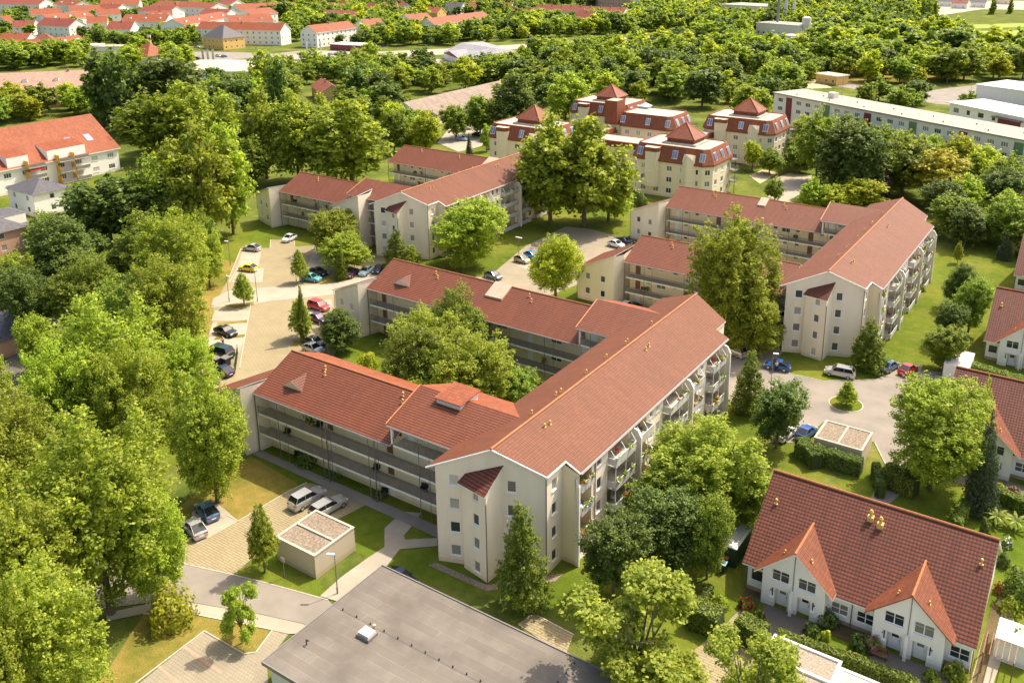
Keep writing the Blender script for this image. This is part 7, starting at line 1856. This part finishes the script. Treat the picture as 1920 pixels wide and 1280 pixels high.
# ------------------------------------------------------------------ trees by hand: x, top, base, width (photo pixels), kind
PL = 'tall poplars on the left'
near = [
 (215, 560, 850, 235, 'P', 'broad light green poplar at the left, crown reaching the car park containers'), (45, 735, 1010, 190, 'P', 'big poplar at the left edge below the bungalow'),
 (210, 775, 1150, 255, 'P', 'huge poplar at lower left, nearest tall crown to the road'), (60, 880, 1260, 230, 'P', 'huge poplar at the left edge, second from the bottom'),
 (95, 1060, 1400, 230, 'P', 'yellow-green poplar in the bottom left corner'), (20, 1110, 1480, 200, 'P', 'poplar cut by the bottom left corner of the picture'), (300, 905, 1130, 130, 'P', 'poplar whose branch reaches over the parked silver car'),
 (408, 690, 942, 155, 'P', 'poplar with three bare stems on the dry grass by the near wing'), (345, 395, 600, 130, 'P', 'light green tree left of the yellow car'), (320, 480, 690, 150, 'P', 'poplar left of the planting strip in the car park'),
 (385, 235, 465, 130, 'P', 'tall yellow-green poplar left of the upper lawn'), (300, 290, 455, 110, 'R', 'round tree in front of the white garages'), (438, 235, 440, 95, 'P', 'poplar at the upper end of the left car park'),
 (360, 620, 790, 110, 'P', 'narrow poplar behind the waste containers'), (270, 640, 900, 150, 'P', 'poplar between the broad one and the container row'), (130, 640, 900, 150, 'P', 'poplar behind the broad light green one, left'),
 (125, 405, 560, 150, 'D', 'dense dark green tree left, above the bungalows'), (65, 500, 650, 115, 'D', 'dark tree beside the orange-walled bungalow'), (180, 470, 640, 130, 'R', 'medium green round tree in the middle of the left wood'),
 (212, 330, 470, 150, 'D', 'spreading dark tree right of the hip-roofed house'), (290, 395, 540, 120, 'R', 'round tree between the spreading dark tree and the poplars'), (245, 520, 700, 130, 'R', 'green tree on the left, behind the broad poplar'),
 (860, 532, 705, 105, 'R', 'round tree rising above the others in the near courtyard'), (800, 578, 745, 130, 'P', 'light green tree at the left of the near courtyard'), (775, 610, 780, 110, 'R', 'leafy tree in the near courtyard, front left'),
 (880, 625, 800, 140, 'P', 'large light tree in the near courtyard, right of the middle'), (965, 688, 790, 85, 'R', 'dark small-crowned tree in the corner of the near courtyard'), (835, 660, 800, 110, 'P', 'tree in the near courtyard, front middle'),
 (1032, 228, 420, 115, 'P', 'left poplar of the tall trio behind the courtyard lawn'), (1095, 222, 425, 130, 'P', 'middle poplar of the tall trio behind the courtyard lawn'), (1140, 300, 415, 85, 'P', 'right, lower poplar of the tall trio behind the courtyard lawn'),
 (883, 372, 497, 130, 'R', 'feathery light tree in front of the upper left block'), (630, 395, 480, 95, 'R', 'tree with silvery foliage in front of the upper left block, left one'), (650, 435, 507, 80, 'R', 'tree with silvery foliage in front of the upper left block, right one'),
 (745, 433, 508, 58, 'C', 'small pointed hornbeam at the gable of the upper left block'), (772, 462, 510, 48, 'S', 'pale young tree beside the small hornbeam'), (868, 460, 512, 48, 'S', 'young tree right of the feathery one'),
 (1042, 440, 570, 110, 'Y', 'bright yellow-green round tree beside the courtyard drive'), (1366, 395, 640, 155, 'P', 'massive dark-topped tree between the two central blocks'), (1415, 555, 668, 100, 'Y', 'bright low tree under the massive one'), (1375, 590, 668, 70, 'Y', 'bright small tree left under the massive one'),
 (1402, 662, 775, 72, 'C', 'pointed light green tree at the end of the central block'), (1455, 715, 840, 105, 'D', 'dark tree at the edge of the turning circle'), (1625, 600, 692, 78, 'C', 'dark pointed tree in front of the right gable'), (1587, 716, 762, 42, 'S', 'small tree on the round traffic island'),
 (1742, 718, 915, 175, 'R', 'large olive-green tree between the turning circle and the brown-roofed house'), (1828, 705, 880, 72, 'F', 'dark spruce behind the large olive tree'), (1835, 770, 960, 70, 'F', 'second dark spruce, in front of the white gable'),
 (1768, 608, 695, 70, 'R', 'round tree at the end of the right lawn'), (1775, 568, 650, 62, 'D', 'dark tree on the right lawn edge, third from the back'), (1815, 518, 625, 65, 'R', 'tree on the right lawn edge, second from the back'), (1797, 492, 580, 60, 'D', 'dark tree on the right lawn edge, farthest back'), (1795, 454, 494, 20, 'S', 'staked sapling on the right lawn'),
 (980, 948, 1140, 112, 'C', 'pointed dense hornbeam in front of the near gable'), (1150, 958, 1118, 128, 'D', 'round dark tree right of the hornbeam'), (1248, 925, 1075, 135, 'D', 'dark dense tree behind the round one, below the balconies'),
 (1318, 788, 985, 185, 'P', 'large light green tree in front of the balconies of the near block'), (1235, 880, 1010, 110, 'R', 'tree close to the balconies of the near block'), (1392, 860, 1000, 80, 'R', 'tree left of the near brown-roofed house'), (1325, 930, 1085, 80, 'R', 'tree left of the green garden shed'),
 (1190, 1085, 1300, 240, 'W', 'bright yellow-green tree at the bottom, right of the flat roof'), (1400, 1190, 1400, 175, 'W', 'bright yellow-green tree at the bottom edge in front of the gravel-roofed garage'),
 (497, 950, 1073, 68, 'S', 'young reddish-green tree at the corner of the double garage'), (455, 1092, 1205, 66, 'W', 'thin young tree on the grass tip by the road'),
 (570, 538, 640, 22, 'C', 'slim columnar tree behind the young car park tree'), (565, 562, 635, 56, 'S', 'young tree with a round shadow in the car park'), (637, 580, 655, 85, 'D', 'dense round tree at the wing end by the car park'), (458, 514, 573, 44, 'S', 'young tree on the planting strip of the car park'),
 (563, 470, 530, 35, 'S', 'pointed young tree left of the turquoise car'), (641, 467, 525, 28, 'C', 'yellowish slim tree left of the purple car'), (815, 305, 345, 22, 'C', 'slim tree in front of the rear wing'),
 (660, 190, 348, 150, 'P', 'dense tall poplar behind the upper left wing, right one'), (560, 180, 340, 100, 'P', 'tall poplar behind the upper left wing, second'), (615, 186, 335, 90, 'P', 'tall poplar behind the upper left wing, third'), (500, 172, 335, 95, 'P', 'tall poplar behind the upper left wing, first from left'),
 (430, 180, 330, 90, 'P', 'tall poplar left of the row behind the upper left wing'), (345, 160, 300, 110, 'P', 'light poplar crown above the white garages'), (285, 175, 300, 100, 'R', 'tree above the white garages, left'), (480, 260, 352, 70, 'R', 'low tree at the foot of the poplar row'),
 (205, 95, 245, 85, 'D', 'very tall dark tree in front of the rose-roofed house, left'), (240, 105, 250, 60, 'D', 'very tall dark tree in front of the rose-roofed house, right'), (330, 108, 240, 110, 'D', 'round dark tree left of the white commercial building'), (525, 108, 230, 45, 'D', 'dark narrow tree right of the commercial building'),
 (505, 95, 200, 70, 'P', 'light tree right of the commercial building'), (965, 140, 255, 95, 'D', 'big dark round tree right of the brown hall'), (1060, 140, 230, 70, 'P', 'light tree behind the left mansard house'), (800, 210, 290, 60, 'Y', 'yellow-green tree above the rear wing'), (740, 205, 290, 50, 'R', 'tree beside the tall poplar above the rear wing'),
 (855, 195, 262, 50, 'R', 'round tree by the far parking court'), (900, 180, 255, 60, 'R', 'tree between the brown hall and the parking court'), (912, 235, 285, 28, 'S', 'small tree by the far parking court'), (880, 250, 290, 14, 'F', 'small dark conifer at the far parking court'),
 (1570, 225, 370, 95, 'D', 'dark tree between the mansard house and the slab block'), (1620, 245, 385, 90, 'D', 'second dark tree in front of the slab block'), (1530, 205, 340, 75, 'R', 'tree right of the rightmost mansard house'), (1690, 250, 370, 110, 'R', 'light green tree in front of the slab block'),
 (1755, 280, 390, 120, 'O', 'amber-tinged tree in front of the slab block'), (1800, 255, 350, 80, 'Y', 'yellow-green tree touching the slab block wall'), (1640, 325, 385, 50, 'U', 'dark purple-leaved tree behind the right roof'), (1645, 230, 330, 70, 'R', 'tree against the slab block facade'), (1410, 265, 320, 40, 'Y', 'bright small tree between two mansard houses'),
 (1880, 290, 400, 80, 'R', 'tree at the right edge in front of the slab block'), (1610, 335, 400, 90, 'Y', 'bright bush-like tree behind the right roof'), (1560, 350, 400, 60, 'Y', 'bright low tree left behind the right roof'), (1530, 345, 385, 40, 'Y', 'bright low tree by the curving drive')]
for i, (a, b, c, d, k_, t) in enumerate(near):
    nm = {'P': 'poplar', 'F': 'spruce', 'C': 'hornbeam', 'S': 'young_tree'}.get(k_, 'broadleaf_tree')
    kw = {}
    if i == 73 - 0: pass
    if 'silvery' in t or 'feathery' in t or 'olive' in t: kw['leaf'] = 'P'
    if 'massive' in t: kw['leaf'] = 'P'
    if k_ == 'S': kw['leaf'] = 'P'
    T(a, b, c, d, k_, t, name=nm, cat='tree', group=None, **kw)
for px, w_, t in (((985, 1090), 0, ''),): pass

# ------------------------------------------------------------------ woods: scattered single trees, kept off buildings and roads
ROADS = [[at(*p)[:2] for p in q] for q in (
 [(395, 577), (400, 560), (480, 536), (642, 526), (930, 515), (930, 545), (640, 555), (470, 576)],
 [(290, 1050), (615, 1125), (600, 1190), (480, 1240), (250, 1290), (200, 1170), (289, 1130)], [(321, 1052), (437, 1080), (690, 946), (560, 900), (350, 1000)],
 [(452, 460), (720, 470), (700, 530), (640, 640), (600, 725), (400, 725), (400, 575)], [(915, 525), (985, 460), (1060, 420), (1190, 450), (1010, 565)],
 [(1355, 745), (1366, 650), (1500, 560), (1545, 712), (1640, 705), (1800, 700), (1740, 790), (1690, 925), (1620, 930), (1640, 835), (1500, 835), (1440, 745)],
 [(470, 108), (600, 92), (830, 88), (1300, 56), (1300, 73), (1010, 96), (900, 122), (850, 152), (780, 145), (700, 114), (590, 128), (470, 134)],
 [(350, 92), (480, 96), (500, 114), (380, 124)], [(815, 268), (850, 228), (910, 234), (932, 262), (900, 280), (860, 288)], [(1700, 176), (1780, 162), (2000, 148), (2000, 195), (1860, 202), (1760, 196)],
 [(1760, 40), (1800, 30), (2060, 25), (2060, 100), (1900, 100), (1740, 70)], [(1440, 370), (1450, 335), (1530, 325), (1520, 360), (1490, 385)])]
ROADS += [[(-54, 53), (-20, 53), (-20, 68), (-30, 90), (-28, 118), (-54, 66)], [(-29, 128), (-9, 122), (-9, 196), (-29, 196)], [(-112, 112), (-84, 118), (-76, 132), (-76, 200), (-112, 190)], [(-26, 56), (16, 56), (16, 125), (-14, 125), (-26, 100)], [(-240, 100), (-196, 100), (-200, 146), (-240, 150)], [(-99, 66), (-54, 66), (-54, 140), (-99, 130)]]
def blocked(x, y, rad=2.0):
    for q in EXCL:
        if inside(x, y, q): return True
    for q in ROADS:
        if inside(x, y, q): return True
    return False
cands = []
VIS = [(835, 80, 968, 118), (1418, 44, 1512, 78), (375, 110, 470, 150), (380, 55, 448, 100), (390, 40, 540, 70), (568, 40, 665, 92), (800, 22, 905, 42),
       (760, 155, 925, 200), (0, 133, 160, 172), (1460, 165, 1920, 255), (0, 212, 240, 370), (830, 238, 930, 280), (1765, 160, 1890, 180), (1535, 140, 1575, 158), (588, 145, 638, 170), (940, 160, 1480, 300), (325, 22, 415, 45), (84, 22, 155, 40), (210, 40, 260, 55), (1020, 8, 1170, 22), (1352, 4, 1424, 24), (1120, -10, 1200, 10), (20, 62, 140, 80), (165, 90, 220, 97), (262, 106, 292, 118)]
def hides(x, y, h, wd):
    X, Y, d = pr((x, y, h)); X0, Y0, d0 = pr((x, y, 0)); r = wd / F * 0 + wd * F / d / 2 * .7
    for x0, y0, x1, y1 in VIS:
        if X + r > x0 and X - r < x1 and Y < y1 - .55 * (y1 - y0) and Y0 > y0 + .5 * (y1 - y0): return True
    return False
def scatter(poly, kinds, sp, hr, label, seed, wr=(.78, 1.08), keep=1.0):
    q = [at(*p)[:2] for p in poly]
    r = random.Random(seed); x0, x1 = min(p[0] for p in q), max(p[0] for p in q); y0, y1 = min(p[1] for p in q), max(p[1] for p in q)
    n = int((x1 - x0) * (y1 - y0) / (sp * sp) * 2.2); got = []
    for _ in range(n):
        x, y = r.uniform(x0, x1), r.uniform(y0, y1)
        k_ = r.choice(kinds); h = r.uniform(*hr); wd = h * r.uniform(*wr)
        if k_ == 'C': wd *= .45
        if k_ == 'F': wd *= .6
        if r.random() > keep or not inside(x, y, q) or blocked(x, y): continue
        X, Y, d = pr((x, y, h))
        if X < -60 or X > 1980 or hides(x, y, h, wd): continue
        if any((x - a) ** 2 + (y - b) ** 2 < (sp * .82) ** 2 for a, b in got) or any((x - a) ** 2 + (y - b) ** 2 < (rr * .6 + wd * .3) ** 2 for a, b, rr in TREES[:len(near)]): continue
        # keep clear of walls: test the crown rim too
        if any(blocked(x + wd * .33 * cos(t), y + wd * .33 * sin(t)) for t in (0, 1.57, 3.14, 4.71)): continue
        got.append((x, y)); cands.append((d, x, y, h, wd, k_, label))
mix1 = 'RRPRDPRYDP'; mix2 = 'PRDRYR'
scatter([(930, 230), (760, 160), (740, 130), (850, 150), (960, 110), (1300, 85), (1440, 90), (1460, 165), (1540, 210), (1440, 230), (1270, 200), (1060, 190)], mix1, 10, (7, 16), 'wood behind mansard houses', 1)
scatter([(500, 128), (600, 128), (700, 116), (775, 116), (800, 150), (750, 190), (745, 260), (620, 200), (520, 230), (470, 200)], mix1, 9.5, (7, 14), 'wood left of brown hall', 2)
scatter([(740, 230), (760, 205), (930, 215), (910, 260), (860, 250), (800, 290), (745, 285)], 'RYPDR', 7, (6, 10), 'strip below brown hall', 3)
scatter([(1500, 215), (1840, 330), (1960, 360), (1960, 500), (1850, 480), (1745, 420), (1690, 400), (1500, 400), (1490, 300)], 'RRDPPYR', 8, (8, 13), 'planting before slab block', 4)
scatter([(1750, 420), (1960, 440), (1960, 560), (1870, 560), (1830, 500), (1810, 470)], 'RDDFR', 6.5, (6, 10), 'gardens behind brown-roofed houses', 5)
scatter([(1430, 240), (1470, 320), (1490, 400), (1440, 380), (1420, 300)], 'RDY', 7, (5, 8), 'drive by mansard house', 55)
scatter([(450, 30), (720, 20), (1000, 18), (1240, 18), (1400, 20), (1420, 56), (1300, 60), (1000, 80), (830, 89), (700, 90), (560, 90), (540, 40)], mix1, 9, (7, 15), 'belt along main road', 6)
scatter([(1310, 72), (1440, 60), (1560, 50), (1700, 62), (1760, 75), (1900, 108), (1960, 110), (1960, 155), (1780, 165), (1560, 155), (1450, 160), (1300, 90)], 'PPRRYDR', 10.5, (8, 18), 'park behind slab block', 7, keep=1)
scatter([(1380, 20), (1700, 12), (1760, 30), (1640, 62), (1560, 62), (1420, 55)], mix1, 12, (10, 15), 'wood right of chimneys', 8)
scatter([(1560, 190), (1720, 185), (1760, 200), (1860, 210), (1900, 225), (1700, 215)], 'RDR', 9, (7, 11), 'behind slab roof', 9)
scatter([(-40, 110), (180, 100), (360, 118), (330, 140), (180, 125), (-40, 135)], 'PRRP', 8.5, (9, 14), 'above rose-roofed house', 10)
scatter([(-40, 182), (180, 178), (280, 190), (330, 230), (250, 270), (160, 215), (-40, 240)], 'PRRYP', 7.5, (9, 13), 'between rose and orange roofs', 11)
scatter([(230, 190), (480, 165), (480, 215), (340, 300), (250, 290)], 'RDPRD', 8, (9, 14), 'wood above white garages', 12)
scatter([(-40, 56), (160, 44), (380, 60), (420, 80), (350, 92), (150, 84), (-40, 88)], 'DDRRP', 10, (6, 11), 'below orange-roofed houses', 13, keep=1)
scatter([(-60, -10), (500, -10), (560, 30), (400, 46), (200, 44), (-60, 60)], 'DRRP', 14, (6, 10), 'between distant orange roofs', 14, keep=.9)
scatter([(500, -30), (1700, -30), (1700, 0), (1400, 18), (1240, 20), (1000, 14), (700, 12), (560, 20)], 'RRDP', 14, (9, 14), 'near top edge', 15)
scatter([(1700, -30), (2000, -30), (2000, -2), (1700, 5)], 'RD', 22, (8, 13), 'beyond houses top right', 16)
scatter([(-60, 500), (40, 500), (120, 660), (160, 760), (330, 900), (320, 960), (300, 1040), (100, 1040), (60, 900), (-60, 760)], 'PPR', 10, (9, 13), 'left edge belt', 17, wr=(.55, .7))
scatter([(60, 440), (240, 390), (330, 420), (330, 600), (230, 640), (120, 620), (80, 540)], 'RDRP', 9, (7, 10), 'wood above bungalows', 18)
scatter([(-60, 1180), (140, 1160), (240, 1180), (120, 1500), (-60, 1500)], 'PP', 8, (11, 15), 'bottom left corner', 19, wr=(.5, .7))
scatter([(360, 400), (440, 330), (470, 360), (440, 470), (400, 560), (350, 560)], 'PPR', 9, (10, 14), 'beside left car park', 20, wr=(.5, .65))
scatter([(1200, 930), (1330, 960), (1400, 880), (1500, 850), (1420, 800), (1380, 780), (1560, 900), (1620, 960), (1450, 900), (1380, 1080), (1290, 1100), (1220, 1010)], 'RDRP', 5.5, (5, 9), 'hedge planting by near house', 21)
scatter([(1530, 880), (1600, 890), (1610, 930), (1545, 920)], 'RC', 4, (4, 7), 'above near brown roof', 22)
scatter([(1850, 480), (1930, 470), (1930, 520), (1870, 560)], 'DF', 5, (5, 8), 'right edge garden', 23)
scatter([(1730, 960), (1790, 930), (1780, 990)], 'RD', 4, (3, 5), 'left of palm garden', 24)
scatter([(1660, 40), (1900, 25), (1900, 40), (1660, 62)], 'C', 16, (14, 20), 'along the field edge', 25)
cands.sort()
cnt = 300 - 0
far = []
TONE = {'P': 'light green', 'R': 'mid-green', 'D': 'dark green', 'Y': 'yellow-green', 'F': 'dark spruce', 'O': 'amber', 'C': 'slim', 'U': 'purple', 'S': 'young'}
groups = {}
for c in cands[:300]: groups.setdefault(c[6], []).append(c)
LAB = {}
for t, cs in groups.items():
    cs.sort(); n = len(cs); rows_ = 1 if n < 8 else (2 if n < 24 else 3)
    for r_ in range(rows_):
        part = cs[r_ * n // rows_:(r_ + 1) * n // rows_]
        rn = {1: ('',), 2: ('front ', 'back '), 3: ('front ', 'middle ', 'back ')}[rows_][r_]
        for k_ in set(c[5] for c in part):
            kk = sorted([c for c in part if c[5] == k_], key=lambda c: pr((c[1], c[2], 0))[0])
            for i, c in enumerate(kk):
                o_ = ('the only' if len(kk) == 1 else 'leftmost' if i == 0 else 'rightmost' if i == len(kk) - 1 else ('', 'second', 'third', 'fourth', 'fifth', 'sixth', 'seventh', 'eighth', 'ninth', 'tenth', 'eleventh', 'twelfth')[i] + ' from left' if i < 12 else str(i + 1) + 'th from left')
                LAB[id(c)] = (TONE[k_] + ' tree, ' + o_ + (' in ' + rn + 'row' if rn else '') + ', ' + t).replace('the only in', 'only one in')
for i, cc in enumerate(cands):
    d, x, y, h, wd, k_, t = cc
    nm = {'P': 'poplar', 'F': 'spruce', 'C': 'hornbeam', 'S': 'young_tree'}.get(k_, 'broadleaf_tree')
    if i < cnt:
        tree(x, y, h, wd, k_, LAB[id(cc)], name=nm, group='woodland and garden trees')
    else: far.append((x, y, h, wd, k_))
# beyond the nearest 300 the wood reads as one mass
print('TREES', len(near), 'scattered', len(cands), 'far mass', len(far), 'excl', len(EXCL))
if far:
    mk = sorted({f[4] for f in far}); Vs = []; Ms = []; tk = MB()
    fr_rng = np.random.default_rng(5)
    def coarse(me, n=900):
        a = np.empty(len(me.vertices) * 3, np.float32); me.vertices.foreach_get('co', a); a = a.reshape(-1, 4, 3)
        return a
    base = {}
    for k_ in mk:
        for v in range(2): base[(k_, v)] = coarse(proto(k_, 2, v)[0])
    for (x, y, h, wd, k_) in far:
        a = base[(k_, random.randrange(2))]; d = hypot(x, y)
        m = a[fr_rng.permutation(len(a))[:int(len(a) * (.9 if d < 500 else .5))]].copy()
        cen = m.mean(axis=1, keepdims=True)
        if d >= 500: m = cen + (m - cen) * 1.45
        t = random.uniform(0, 6.28); c_, s_ = cos(t), sin(t)
        X = m[..., 0] * wd / 7; Y = m[..., 1] * wd / 7
        m = np.stack([x + X * c_ - Y * s_, y + X * s_ + Y * c_, m[..., 2] * h / 10], -1)
        Vs.append(m.reshape(-1, 3)); Ms.append(np.full(len(m), mk.index(k_)))
    me = quads_mesh('distant_wood', np.vstack(Vs), [L[k_] for k_ in mk], np.concatenate(Ms))
    o = bpy.data.objects.new('distant_wood', me); COL.objects.link(o)
    tag(o, 'mass of distant trees behind and between the far houses', 'wood', kind='stuff')
